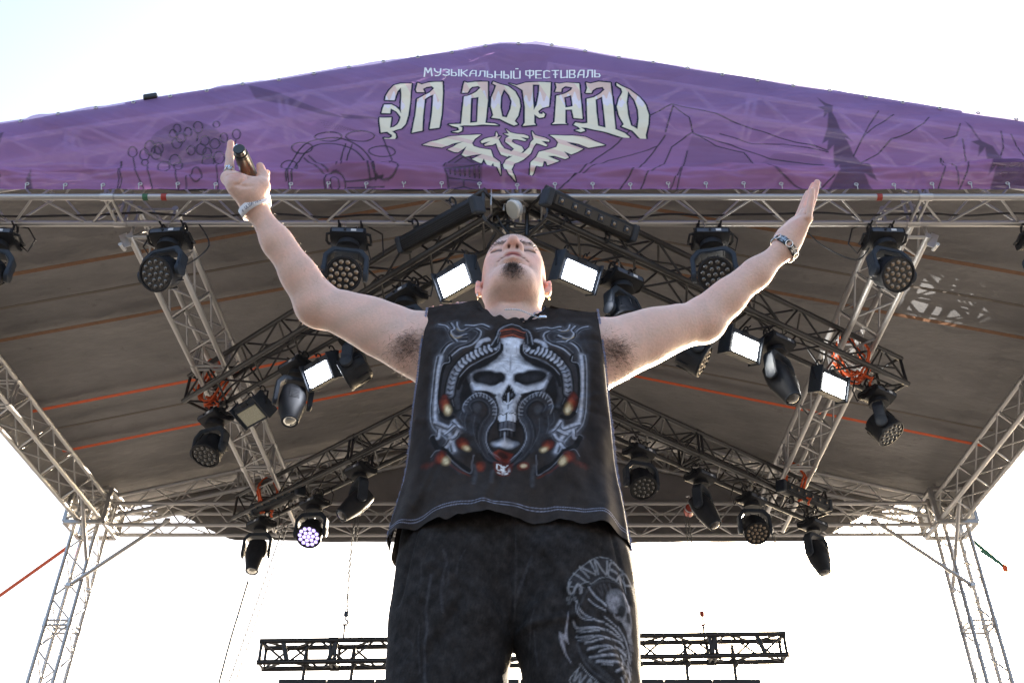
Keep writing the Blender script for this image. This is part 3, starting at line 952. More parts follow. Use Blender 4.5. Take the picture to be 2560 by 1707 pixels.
batten((-0.58, 5.40, 5.19), (R(-150), R(4), R(-40)), 'black batten seen from its back, upper left of the head')
batten((0.55, 5.28, 5.19), (R(32), R(-2), R(33)), 'black batten with six square cells, upper right of the head')
batten((-2.68, 9.72, 5.10), (R(10), 0, R(-40)), 'black batten on the rear truss left of the violet light')
batten((3.12, 9.62, 5.10), (R(10), 0, R(38)), 'black batten on the rear truss at the right end')

# small white flood at the apex
fl = empty('flood_light', (-0.01, 5.36, 5.37), (0, 0, R(8)))
fl.scale = (0.72, 0.72, 0.72)
tag(fl, 'small white round flood lamp hanging under the middle of the front truss', 'flood lamp')
bm = bmesh.new(); bm_lathe(bm, [(0.05, 0.09), (0.085, 0.06), (0.10, 0.0), (0.105, -0.01), (0.095, -0.02)], 24)
hh = link('housing', bm_mesh('housing', bm, M_WHITEPLATE, auto=40), fl, Matrix.Translation((-0.02, -0.02, -0.08)) @ Matrix.Rotation(R(-20), 4, 'X') @ Matrix.Rotation(R(48), 4, 'Y'))
link('glass', FACE, hh, Matrix.Translation((0, 0, -0.024)) @ Matrix.Diagonal((0.088, 0.088, 0.008, 1)))
hh.children[0].data = unit_cyl('glass', 24, mat('pale_glass', (0.6, 0.58, 0.5), 0.15, spec=0.8))
link('bracket', tube_mesh('bracket', [(-0.12, 0, -0.09), (-0.12, 0, 0.0), (0.10, 0, 0.0), (0.10, 0, -0.09)], 0.012, M_STEEL, 6), fl)
link('clamp', CLAMP, fl, Matrix.Translation((0, 0, 0.03)))

# ridge plate in the middle of the front truss
pl = empty('hinge_plate', (0, 5.42, 5.37))
tag(pl, 'grey slotted hinge plates in the middle of the front truss', 'plate')
for sx in (-1, 1):
    link('cheek', box_mesh('cheek', (0.012, 0.3, 0.17), (0, 0, 0), M_ALU, 0.003), pl, Matrix.Translation((sx * 0.19, 0, 0.0)))
    link('shelf', box_mesh('shelf', (0.12, 0.26, 0.012), (0, 0, 0), M_ALU, 0.003), pl, Matrix.Translation((sx * 0.125, 0, 0.05)))

# cables: along the front truss, swags and loops
def cable(pts, r, label, m=M_RUBBER, name='cable', cat='cable', sub=6):
    P = [Vector(p) for p in pts]
    out = []
    for i in range(len(P) - 1):
        p0, p1, p2, p3 = P[max(0, i - 1)], P[i], P[i + 1], P[min(len(P) - 1, i + 2)]
        for k in range(sub):
            t = k / sub
            out.append(0.5 * ((2 * p1) + (-p0 + p2) * t + (2 * p0 - 5 * p1 + 4 * p2 - p3) * t * t + (-p0 + 3 * p1 - 3 * p2 + p3) * t ** 3))
    out.append(P[-1])
    o = link(name, tube_mesh(name, [p - P[0] for p in out], r, m, 6), None, Matrix.Translation(P[0]))
    return tag(o, label, cat)
rc = random.Random(4)
def swag(x0, x1, y, z, n, amp):
    return [(x0 + (x1 - x0) * i / n, y + rc.uniform(-0.02, 0.02), z + rc.uniform(-amp, amp)) for i in range(n + 1)]
cable(swag(-5.0, -0.3, 5.56, 5.46, 16, 0.014), 0.009, 'black cable lying along the front truss, left half')
cable(swag(-5.0, 0.0, 5.34, 5.54, 12, 0.02), 0.006, 'thin black cable high inside the front truss, left half')
cable(swag(0.3, 5.0, 5.56, 5.46, 16, 0.014), 0.009, 'black cable lying along the front truss, right half')
cable(swag(0.4, 5.0, 5.34, 5.54, 12, 0.02), 0.006, 'thin black cable high inside the front truss, right half')
cable([(-2.5, 5.58, 5.42), (-2.36, 5.6, 5.18), (-2.5, 5.6, 4.98), (-2.62, 5.6, 5.0)], 0.006, 'cable loop hanging right of the glinting wash light')
cable([(2.2, 5.6, 5.42), (2.35, 5.62, 5.2), (2.58, 5.62, 5.05), (2.7, 5.6, 5.15)], 0.006, 'cable loop hanging left of the amber wash light by the open hand')
for k in CH:
    (ax, ay), (bx, by) = CH[k]
    for j in range(2):
        pts = []
        for i in range(15):
            t = i / 14
            pts.append((ax + (bx - ax) * t + rc.uniform(-0.05, 0.05), ay + (by - ay) * t + rc.uniform(-0.06, 0.06), 5.16 + 0.14 * j + rc.uniform(-0.04, 0.05)))
        cable(pts, 0.010, '%s black cable woven through the %s lighting truss, %s arm' % (('lower', 'upper')[j], 'front' if k[1] == '1' else 'rear', 'left' if k[2] == 'L' else 'right'))
for j in range(5):
    cable([(rc.uniform(-0.3, -0.1), 5.4 + 0.05 * j, 5.30), (rc.uniform(-0.1, 0.0), 5.42, 5.14 + 0.03 * j), (rc.uniform(0.0, 0.12), 5.43, 5.12 + 0.03 * j), (rc.uniform(0.15, 0.35), 5.4 + 0.04 * j, 5.30)], 0.008,
          '%s tangled black cable above the head where the black trusses meet' % ('first second third fourth fifth'.split()[j]))
cable([(-3.02, 10.3, 4.4), (-3.06, 10.3, 4.05), (-3.11, 10.3, 3.6), (-3.2, 10.3, 2.4)], 0.012, 'black cable hanging straight down from the lowest left spot light')

# floor spot whose beam throws the truss shadow on the right roof slope
fs_ = spot_light((-4.2, 6.7, 0.0), 0, R(0), 0, True, 'spot light standing on the deck at the left, aimed up at the right roof slope', 'floor spots')
fs_.rotation_euler = (math.pi, 0, 0)
sl_ = bpy.data.lights.new('spot_beam', 'SPOT')
sl_.energy = 1700; sl_.spot_size = R(4.4); sl_.spot_blend = 0.6; sl_.shadow_soft_size = 0.04; sl_.color = (1.0, 0.98, 0.94)
so_ = bpy.data.objects.new('spot_beam', sl_)
so_.location = (-4.2, 6.7, 0.9)
so_.rotation_euler = (Vector((4.15, 7.50, 6.13)) - Vector((-4.2, 6.7, 0.9))).to_track_quat('-Z', 'Y').to_euler()
COL.objects.link(so_)
# ---------------------------------------------------------------- drawings: banner print in mm on the cloth (x,z),garment prints in mm (x from the body axis,z)
LETTERS = [([(-874,6641),(-967,6638),(-1019,6608),(-1056,6557),(-1075,6501),(-1078,6448),(-1000,6442),(-996,6494),(-983,6545),(-958,6581),(-949,6516),(-943,6355),(-931,6255),(-938,6191),(-953,6145),(-979,6114),(-1008,6100),(-1007,6224),(-1100,6224),(-1099,6184),(-1076,6052),(-975,6066),(-916,6100),(-887,6156),(-876,6255),(-872,6398)],None),([(-1089,6272),(-1081,6393),(-1023,6393),(-985,6367),(-953,6326),(-923,6255),(-929,6226),(-975,6305),(-1023,6343),(-1020,6272)],None),([(-1031,6064),(-989,6064),(-958,6031),(-951,5997),(-967,5965),(-999,5956),(-1035,5970),(-1046,5990),(-1006,5987),(-987,6001),(-985,6020),(-1006,6038)],None),([(-825,6647),(-789,6626),(-737,6650),(-619,6653),(-609,6516),(-608,6255),(-617,6103),(-692,6092),(-685,6269),(-687,6501),(-754,6449),(-756,6255),(-750,6079),(-831,6050),(-818,6255),(-816,6449),(-766,6486),(-715,6527),(-685,6575),(-704,6599),(-748,6593),(-776,6568),(-761,6530),(-822,6527),(-833,6560)],None),([(-437,6650),(-412,6638),(-353,6656),(-245,6650),(-239,6428),(-252,6163),(-176,6153),(-147,6135),(-270,6142),(-422,6135),(-459,6125),(-435,6107),(-436,6072),(-465,6052),(-513,6059),(-457,6079),(-468,6107),(-516,6125),(-543,6145),(-446,6153),(-443,6255),(-434,6464),(-377,6501),(-330,6538),(-304,6582),(-322,6602),(-371,6590),(-394,6560),(-407,6523),(-454,6519),(-445,6605)],[(-376,6449),(-316,6471),(-318,6326),(-319,6173),(-375,6170),(-376,6312)]),([(-200,6658),(-146,6627),(-77,6602),(-17,6530),(17,6442),(25,6355),(9,6241),(-19,6184),(5,6149),(-24,6135),(-81,6170),(-139,6212),(-206,6226),(-192,6255),(-213,6355),(-211,6457),(-184,6560),(-175,6605),(-205,6627)],[(-110,6560),(-66,6486),(-45,6413),(-54,6326),(-82,6226),(-120,6238),(-136,6341),(-133,6471)]),([(-67,6647),(-8,6623),(66,6653),(275,6658),(269,6516),(256,6352),(204,6333),(169,6295),(178,6266),(203,6258),(207,6278),(224,6255),(214,6224),(178,6218),(138,6260),(136,6156),(149,6131),(45,6131),(62,6163),(63,6341),(43,6553),(18,6575),(-18,6612)],[(127,6623),(181,6617),(176,6501),(158,6377),(134,6309),(127,6471)]),([(315,6650),(346,6638),(405,6653),(509,6650),(516,6471),(523,6205),(452,6212),(441,6319),(388,6312),(384,6153),(398,6139),(278,6142),(299,6167),(305,6255),(319,6486),(373,6508),(442,6557),(453,6587),(394,6602),(364,6575),(359,6538),(310,6538),(323,6590)],[(382,6471),(441,6501),(449,6362),(390,6348)]),([(568,6658),(602,6642),(672,6662),(769,6650),(775,6471),(778,6072),(851,6028),(886,5990),(875,5963),(756,6011),(655,6059),(544,6100),(508,6103),(533,6079),(537,6059),(504,6042),(459,6066),(503,6079),(487,6107),(450,6135),(465,6163),(526,6153),(560,6156),(566,6457),(625,6479),(685,6530),(716,6568),(703,6602),(649,6590),(618,6560),(607,6530),(560,6527),(575,6590)],[(638,6449),(693,6486),(697,6312),(702,6093),(644,6121),(636,6283)]),([(819,6650),(875,6608),(922,6575),(995,6486),(1040,6369),(1055,6241),(1042,6128),(1015,6017),(1021,5902),(990,5895),(970,5976),(910,6059),(829,6100),(848,6128),(816,6241),(804,6341),(828,6457),(862,6545),(855,6590),(819,6620)],[(910,6557),(953,6442),(973,6312),(971,6198),(953,6072),(904,6114),(888,6255),(887,6398)])]
EMBLEM = [[(-739,5918),(-667,5956),(-548,5997),(-436,6020),(-281,6024),(-331,5976),(-350,5929),(-338,5895),(-291,5875),(-202,5855),(-182,5775),(-130,5723),(-118,5542),(-165,5619),(-181,5709),(-198,5664),(-226,5677),(-255,5762),(-272,5703),(-347,5755),(-270,5808),(-316,5802),(-399,5782),(-427,5802),(-393,5888),(-456,5828),(-484,5831),(-541,5862),(-469,5915),(-419,5942),(-507,5922),(-584,5882)],[(691,5911),(613,5949),(540,5990),(437,6011),(257,6015),(296,5976),(323,5929),(308,5882),(266,5862),(173,5835),(150,5775),(108,5723),(99,5542),(135,5619),(154,5664),(174,5644),(198,5664),(209,5736),(228,5729),(236,5686),(329,5736),(242,5788),(293,5788),(375,5755),(405,5775),(368,5842),(423,5808),(470,5835),(519,5868),(425,5909),(389,5936),(481,5915),(559,5879)],[(-58,5782),(-63,5815),(-21,5862),(-50,5895),(-92,5942),(-88,5983),(-60,6011),(-103,6038),(-65,6038),(-89,6093),(-51,6052),(-4,6038),(52,6031),(90,6004),(92,5983),(29,6001),(76,5965),(62,5956),(6,5976),(-32,5976),(-41,5949),(-13,5922),(39,5888),(55,5848),(34,5815),(-21,5788)],[(-69,5775),(-122,5802),(-147,5868),(-162,5929),(-189,5909),(-250,5902),(-255,5915),(-209,5949),(-274,5929),(-284,5949),(-256,5976),(-210,5990),(-168,6004),(-164,6059),(-149,6017),(-158,5990),(-126,6004),(-144,5970),(-124,5915),(-96,5868),(-54,5848),(-40,5828)],[(-5,5501),(-55,5542),(-94,5619),(-104,5683),(-85,5742),(-30,5788),(53,5822),(95,5882),(109,5942),(132,5970),(120,6031),(118,6066),(142,6017),(165,6004),(221,5983),(254,5956),(253,5936),(193,5949),(239,5902),(229,5888),(183,5915),(151,5929),(132,5895),(108,5815),(53,5749),(-20,5690),(-38,5619),(-28,5554)]]
SMALLTEXT = [[(-774,6723),(-772,6819),(-768,6819),(-745,6761),(-728,6819),(-724,6819),(-710,6723)],[(-695,6819),(-688,6781),(-663,6761),(-644,6771)],[(-642,6819),(-642,6742),(-657,6723),(-681,6723)],[(-621,6809),(-597,6819),(-572,6809),(-571,6785),(-594,6771),(-570,6761),(-568,6733),(-592,6723),(-617,6733)],[(-552,6819),(-547,6723),(-515,6723),(-508,6742),(-517,6771),(-549,6771)],[(-491,6819),(-487,6723)],[(-470,6819),(-466,6723)],[(-421,6819),(-460,6771),(-418,6723)],[(-397,6723),(-391,6781),(-376,6819),(-348,6819),(-345,6723)],[(-390,6761),(-346,6761)],[(-324,6723),(-312,6742),(-311,6819),(-274,6819),(-272,6723)],[(-253,6819),(-251,6723),(-215,6723),(-207,6742),(-216,6771),(-252,6771)],[(-188,6819),(-186,6723)],[(-135,6819),(-134,6723)],[(-187,6771),(-134,6771)],[(-114,6819),(-113,6723),(-81,6723),(-73,6742),(-81,6771),(-113,6771)],[(-54,6819),(-53,6723)],[(-33,6819),(-32,6733),(-24,6723),(20,6723)],[(20,6819),(20,6723)],[(-15,6848),(3,6848)],[(102,6828),(102,6714)],[(70,6819),(133,6819),(133,6771),(102,6752),(70,6771),(70,6819)],[(201,6819),(154,6819),(153,6723),(200,6723)],[(153,6771),(193,6771)],[(268,6809),(245,6819),(221,6809),(220,6733),(244,6723),(267,6733)],[(289,6819),(344,6819)],[(316,6819),(315,6723)],[(300,6771),(331,6771)],[(364,6819),(362,6723),(413,6733)],[(415,6819),(413,6723)],[(436,6819),(433,6723),(472,6723),(481,6747),(466,6771),(435,6771)],[(436,6819),(475,6819),(478,6795),(466,6771)],[(501,6723),(510,6781),(527,6819),(555,6819),(551,6723)],[(510,6761),(553,6761)],[(572,6723),(584,6742),(591,6819),(626,6819),(622,6723)],[(647,6819),(643,6723),(678,6723),(686,6742),(680,6771),(645,6771)]]
BLINES = [([(-2668,6096),(-2666,6079),(-2668,6065),(-2673,6054),(-2682,6048),(-2691,6048),(-2702,6054),(-2712,6065),(-2720,6079),(-2725,6096),(-2727,6112),(-2725,6127),(-2720,6138),(-2712,6143),(-2702,6143),(-2691,6138),(-2681,6127),(-2673,6112),(-2668,6096)],.0083),([(-2496,6110),(-2494,6089),(-2497,6072),(-2504,6059),(-2514,6052),(-2526,6052),(-2538,6059),(-2550,6072),(-2560,6089),(-2566,6110),(-2568,6130),(-2566,6148),(-2559,6161),(-2549,6168),(-2537,6168),(-2524,6161),(-2512,6148),(-2502,6130),(-2496,6110)],.0083),([(-2370,6147),(-2368,6132),(-2370,6119),(-2375,6110),(-2383,6105),(-2392,6105),(-2401,6110),(-2409,6119),(-2416,6132),(-2421,6147),(-2422,6162),(-2420,6175),(-2415,6185),(-2408,6190),(-2399,6190),(-2390,6185),(-2381,6175),(-2374,6162),(-2370,6147)],.0083),([(-2180,6026),(-2179,6008),(-2181,5992),(-2188,5980),(-2197,5974),(-2208,5974),(-2219,5980),(-2230,5992),(-2238,6008),(-2243,6026),(-2244,6044),(-2242,6060),(-2235,6072),(-2226,6079),(-2215,6079),(-2204,6072),(-2193,6060),(-2185,6044),(-2180,6026)],.0083),([(-2961,5844),(-2958,5825),(-2960,5808),(-2966,5795),(-2976,5788),(-2988,5788),(-3000,5795),(-3012,5808),(-3022,5825),(-3029,5844),(-3032,5864),(-3030,5881),(-3024,5893),(-3014,5900),(-3002,5900),(-2990,5893),(-2977,5881),(-2967,5864),(-2961,5844)],.0083),([(-2857,5813),(-2854,5792),(-2857,5773),(-2863,5760),(-2874,5752),(-2887,5752),(-2901,5760),(-2914,5773),(-2924,5792),(-2932,5813),(-2934,5834),(-2932,5852),(-2925,5866),(-2915,5874),(-2902,5874),(-2888,5866),(-2875,5852),(-2864,5834),(-2857,5813)],.0083),([(-2823,5880),(-2820,5857),(-2822,5837),(-2830,5822),(-2841,5814),(-2855,5814),(-2870,5822),(-2884,5837),(-2896,5857),(-2904,5880),(-2907,5903),(-2904,5924),(-2897,5939),(-2885,5947),(-2871,5947),(-2856,5939),(-2842,5924),(-2830,5903),(-2823,5880)],.0083),([(-2764,5826),(-2761,5803),(-2764,5783),(-2771,5769),(-2782,5761),(-2796,5761),(-2811,5769),(-2825,5783),(-2837,5803),(-2845,5826),(-2847,5849),(-2845,5869),(-2838,5884),(-2826,5892),(-2812,5892),(-2797,5884),(-2783,5869),(-2771,5849),(-2764,5826)],.0083),([(-2758,5871),(-2756,5852),(-2758,5835),(-2764,5822),(-2774,5815),(-2786,5815),(-2799,5822),(-2810,5835),(-2820,5852),(-2827,5871),(-2829,5891),(-2827,5908),(-2821,5921),(-2811,5927),(-2799,5927),(-2786,5921),(-2774,5908),(-2764,5891),(-2758,5871)],.0083),([(-2623,5925),(-2621,5904),(-2623,5885),(-2630,5871),(-2641,5864),(-2654,5864),(-2668,5871),(-2681,5885),(-2691,5904),(-2698,5925),(-2700,5947),(-2698,5966),(-2691,5980),(-2680,5987),(-2667,5987),(-2653,5980),(-2640,5966),(-2630,5947),(-2623,5925)],.0083),([(-2612,5994),(-2610,5974),(-2612,5957),(-2619,5944),(-2629,5937),(-2641,5937),(-2653,5944),(-2665,5957),(-2675,5974),(-2681,5994),(-2683,6014),(-2681,6031),(-2675,6044),(-2665,6051),(-2653,6051),(-2640,6044),(-2628,6031),(-2618,6014),(-2612,5994)],.0083),([(-2417,5962),(-2415,5942),(-2418,5925),(-2424,5912),(-2434,5905),(-2446,5905),(-2459,5912),(-2471,5925),(-2480,5942),(-2486,5962),(-2488,5982),(-2485,5999),(-2479,6012),(-2469,6019),(-2457,6019),(-2444,6012),(-2432,5999),(-2423,5982),(-2417,5962)],.0083),([(-2328,5925),(-2327,5904),(-2330,5885),(-2337,5871),(-2348,5864),(-2361,5864),(-2374,5871),(-2387,5885),(-2397,5904),(-2404,5925),(-2405,5947),(-2402,5966),(-2395,5980),(-2384,5987),(-2371,5987),(-2357,5980),(-2345,5966),(-2335,5947),(-2328,5925)],.0083),([(-2423,5862),(-2421,5841),(-2424,5822),(-2431,5809),(-2441,5801),(-2454,5801),(-2468,5809),(-2481,5822),(-2491,5841),(-2497,5862),(-2499,5883),(-2497,5902),(-2489,5916),(-2479,5923),(-2466,5923),(-2452,5916),(-2439,5902),(-2429,5883),(-2423,5862)],.0083),([(-2504,5849),(-2502,5831),(-2505,5815),(-2511,5804),(-2519,5798),(-2530,5798),(-2542,5804),(-2552,5815),(-2561,5831),(-2566,5849),(-2568,5866),(-2566,5882),(-2560,5893),(-2551,5900),(-2540,5900),(-2529,5893),(-2518,5882),(-2509,5866),(-2504,5849)],.0083),([(-2370,5817),(-2369,5798),(-2371,5781),(-2378,5768),(-2388,5762),(-2400,5762),(-2412,5768),(-2424,5781),(-2433,5798),(-2439,5817),(-2440,5837),(-2438,5854),(-2431,5866),(-2421,5873),(-2409,5873),(-2397,5866),(-2385,5854),(-2376,5837),(-2370,5817)],.0083),([(-2596,5737),(-2593,5713),(-2596,5692),(-2604,5676),(-2617,5668),(-2632,5668),(-2648,5676),(-2662,5692),(-2674,5713),(-2682,5737),(-2685,5762),(-2682,5783),(-2674,5799),(-2662,5808),(-2647,5808),(-2631,5799),(-2616,5783),(-2604,5762),(-2596,5737)],.0083),([(-2659,5658),(-2656,5633),(-2659,5610),(-2668,5594),(-2681,5585),(-2697,5585),(-2714,5594),(-2730,5610),(-2743,5633),(-2751,5658),(-2754,5684),(-2751,5707),(-2743,5724),(-2729,5733),(-2713,5733),(-2696,5724),(-2680,5707),(-2667,5684),(-2659,5658)],.0083),([(-2560,5667),(-2558,5648),(-2560,5632),(-2566,5619),(-2576,5613),(-2588,5613),(-2600,5619),(-2612,5632),(-2621,5648),(-2627,5667),(-2629,5686),(-2627,5703),(-2620,5715),(-2611,5722),(-2599,5722),(-2587,5715),(-2575,5703),(-2566,5686),(-2560,5667)],.0083),([(-2390,5555),(-2388,5531),(-2391,5510),(-2400,5495),(-2412,5487),(-2427,5487),(-2442,5495),(-2456,5510),(-2468,5531),(-2475,5555),(-2478,5578),(-2474,5599),(-2466,5615),(-2454,5623),(-2439,5623),(-2423,5615),(-2409,5599),(-2397,5578),(-2390,5555)],.0083),([(-2334,5724),(-2332,5698),(-2336,5675),(-2345,5659),(-2358,5650),(-2374,5650),(-2391,5659),(-2406,5675),(-2419,5698),(-2427,5724),(-2429,5750),(-2425,5773),(-2416,5790),(-2403,5799),(-2387,5799),(-2370,5790),(-2354,5773),(-2342,5750),(-2334,5724)],.0083),([(-2842,5720),(-2840,5706),(-2842,5694),(-2846,5685),(-2853,5680),(-2862,5680),(-2871,5685),(-2879,5694),(-2886,5706),(-2891,5720),(-2893,5734),(-2892,5746),(-2887,5755),(-2880,5760),(-2871,5760),(-2862,5755),(-2854,5746),(-2847,5734),(-2842,5720)],.0083),([(-2691,6040),(-2689,6024),(-2691,6009),(-2696,5999),(-2704,5993),(-2714,5993),(-2725,5999),(-2735,6009),(-2743,6024),(-2748,6040),(-2750,6056),(-2748,6071),(-2743,6081),(-2735,6087),(-2725,6087),(-2714,6081),(-2704,6071),(-2696,6056),(-2691,6040)],.0083),([(-2576,6063),(-2574,6047),(-2576,6032),(-2581,6022),(-2590,6016),(-2599,6016),(-2610,6022),(-2620,6032),(-2628,6047),(-2633,6063),(-2634,6080),(-2632,6094),(-2627,6105),(-2619,6111),(-2609,6111),(-2598,6105),(-2589,6094),(-2581,6080),(-2576,6063)],.0083),([(-2278,5994),(-2277,5978),(-2279,5963),(-2285,5953),(-2293,5947),(-2303,5947),(-2313,5953),(-2323,5963),(-2330,5978),(-2335,5994),(-2336,6010),(-2334,6024),(-2328,6035),(-2320,6041),(-2310,6041),(-2300,6035),(-2290,6024),(-2283,6010),(-2278,5994)],.0083),([(-2262,5768),(-2260,5746),(-2264,5726),(-2271,5711),(-2283,5703),(-2297,5703),(-2312,5711),(-2325,5726),(-2336,5746),(-2342,5768),(-2344,5791),(-2341,5811),(-2333,5826),(-2321,5834),(-2307,5834),(-2293,5826),(-2279,5811),(-2269,5791),(-2262,5768)],.0083),([(-2974,5782),(-2910,5615),(-2815,5444),(-2788,5381)],.0083),([(-2840,5685),(-2774,5529),(-2728,5381)],.0083),([(-2599,5606),(-2546,5444),(-2542,5381)],.0083),([(-2494,5529),(-2488,5381)],.0083),([(-2523,6035),(-2511,5948)],.0083),([(-2296,5702),(-2239,5381)],.0083),([(-2206,5962),(-2215,5835)],.0083),([(-3043,5724),(-2998,5381)],.0083),([(-3050,5724),(-2995,5529),(-2986,5381)],.0083),([(-1739,5495),(-1746,5560),(-1746,5624),(-1741,5686),(-1730,5746),(-1712,5802),(-1689,5853),(-1661,5898),(-1628,5937),(-1591,5967),(-1550,5989),(-1506,6003),(-1461,6008),(-1414,6003),(-1368,5989),(-1321,5967),(-1277,5937),(-1235,5898),(-1196,5853),(-1161,5802),(-1130,5746),(-1105,5686),(-1084,5624),(-1070,5560),(-1061,5495)],.0109),([(-1697,5495),(-1702,5551),(-1702,5606),(-1697,5660),(-1687,5711),(-1672,5759),(-1652,5803),(-1627,5841),(-1598,5874),(-1565,5900),(-1530,5919),(-1492,5931),(-1452,5934),(-1412,5931),(-1371,5919),(-1331,5900),(-1292,5874),(-1255,5841),(-1222,5803),(-1191,5759),(-1164,5711),(-1142,5660),(-1124,5606),(-1111,5551),(-1103,5495)],.0109),([(-1291,5470),(-1292,5432),(-1302,5399),(-1320,5375),(-1344,5362),(-1371,5362),(-1398,5375),(-1422,5399),(-1439,5432),(-1448,5470),(-1448,5507),(-1439,5541),(-1421,5565),(-1396,5579),(-1369,5579),(-1341,5565),(-1318,5541),(-1300,5507),(-1291,5470)],.0096),([(-1337,5470),(-1336,5451),(-1340,5434),(-1348,5422),(-1358,5416),(-1369,5416),(-1381,5422),(-1391,5434),(-1399,5451),(-1403,5470),(-1403,5488),(-1400,5505),(-1392,5517),(-1382,5524),(-1370,5524),(-1359,5517),(-1348,5505),(-1341,5488),(-1337,5470)],.0083),([(-1383,6017),(-1388,6000),(-1405,5984),(-1432,5973),(-1466,5967),(-1503,5967),(-1539,5973),(-1568,5984),(-1589,6000),(-1598,6017),(-1593,6034),(-1577,6049),(-1550,6061),(-1515,6067),(-1478,6067),(-1442,6061),(-1412,6049),(-1392,6034),(-1383,6017)],.0096),([(-1124,6017),(-1130,5998),(-1148,5981),(-1177,5969),(-1213,5963),(-1252,5963),(-1290,5969),(-1321,5981),(-1343,5998),(-1352,6017),(-1347,6036),(-1329,6052),(-1300,6065),(-1263,6071),(-1224,6071),(-1186,6065),(-1154,6052),(-1133,6036),(-1124,6017)],.0096),([(-1591,5871),(-1594,5851),(-1605,5834),(-1625,5821),(-1651,5814),(-1679,5814),(-1706,5821),(-1729,5834),(-1746,5851),(-1754,5871),(-1752,5891),(-1740,5909),(-1720,5922),(-1695,5929),(-1666,5929),(-1639,5922),(-1615,5909),(-1599,5891),(-1591,5871)],.0096),([(-947,5844),(-951,5821),(-967,5801),(-993,5786),(-1026,5778),(-1061,5778),(-1095,5786),(-1124,5801),(-1144,5821),(-1152,5844),(-1148,5867),(-1132,5887),(-1106,5903),(-1073,5911),(-1037,5911),(-1003,5903),(-974,5887),(-955,5867),(-947,5844)],.0096),([(-891,5572),(-895,5544),(-910,5520),(-934,5502),(-965,5492),(-999,5492),(-1031,5502),(-1059,5520),(-1078,5544),(-1086,5572),(-1083,5600),(-1068,5625),(-1044,5643),(-1013,5653),(-979,5653),(-946,5643),(-918,5625),(-899,5600),(-891,5572)],.0096),([(-1681,5667),(-1682,5642),(-1689,5620),(-1703,5603),(-1722,5594),(-1743,5594),(-1764,5603),(-1783,5620),(-1797,5642),(-1804,5667),(-1804,5693),(-1797,5715),(-1783,5732),(-1764,5741),(-1743,5741),(-1721,5732),(-1703,5715),(-1689,5693),(-1681,5667)],.0096),([(-1646,5768),(-1460,5563)],.0096),([(-1612,5790),(-1433,5589)],.0096),([(-1291,5925),(-1325,5606)],.0096),([(-1343,5934),(-1365,5615)],.0096),([(-1004,5508),(-1287,5486)],.0096),([(-1000,5453),(-1276,5444)],.0096),([(-1702,5381),(-1741,5615)],.0096),([(-1053,5994),(-963,5746),(-961,5637)],.0096),([(-1577,6204),(-1243,6063)],.0),([(-1561,6175),(-1243,6063)],.0),([(-1544,6147),(-1243,6063)],.0),([(-1528,6119),(-1243,6063)],.0),([(-556,5637),(-530,5724),(-417,5835),(-283,5711),(-256,5624),(-555,5606)],.0096),([(-415,5782),(-522,5680)],.0077),([(-415,5782),(-288,5680)],.0077),([(-506,5606),(-500,5546)],.0077),([(-469,5606),(-463,5546)],.0077),([(-432,5606),(-427,5546)],.0077),([(-396,5606),(-390,5546)],.0077),([(-359,5606),(-354,5546)],.0077),([(-322,5606),(-317,5546)],.0077),([(-286,5606),(-281,5546)],.0077),([(-549,5606),(-519,5508),(-265,5508)],.0083),([(-519,5508),(-509,5423),(-396,5453),(-274,5411)],.0077),([(-398,5508),(-396,5453)],.0077),([(-461,5411),(-465,5373)],.0077),([(291,5394),(422,5546),(613,5768),(792,5934),(981,6180),(1255,6386),(1596,6251),(1863,6086),(2160,5962),(2406,5844)],.0096),([(1263,6372),(1175,6054)],.0096),([(1169,6017),(946,5658),(830,5508),(747,5381)],.0096),([(1265,6357),(1373,6204),(1390,6049),(1558,5916),(1767,5835),(1824,5680)],.0096),([(1384,6049),(1213,5903),(1134,5702),(1001,5572),(912,5381)],.009),([(1399,6040),(1684,5916),(1957,5755),(2213,5711),(2362,5685)],.0096),([(1604,6040),(1843,5934),(2092,5925),(2419,5826)],.0077),([(1330,5858),(1296,5724),(1245,5572),(1197,5381)],.0083),([(422,5546),(705,5746),(894,5813),(1088,5903)],.0077),([(1249,5615),(1137,5381)],.0077),([(1877,5624),(2027,5508),(2165,5423)],.009),([(2613,5795),(2744,6029),(2802,6136),(2910,6300)],.0083),([(2725,5994),(2847,6118),(3025,6263)],.0083),([(2657,5719),(2808,5821),(2934,5959),(3094,6029),(3229,6136),(3299,6227)],.0083),([(3521,6136),(3464,6012),(3359,5977)],.0083),([(3503,5977),(3474,5753),(3404,5553),(3335,5423)],.0083),([(3283,5770),(3243,5586),(3174,5423)],.0083),([(3283,5770),(3328,5619),(3336,5471)],.0083),([(3830,6065),(3803,5890),(3750,5787)],.0083),([(3898,6029),(3909,5924),(3930,5787)],.0083),([(2288,5431),(2405,5536)],.0083)]
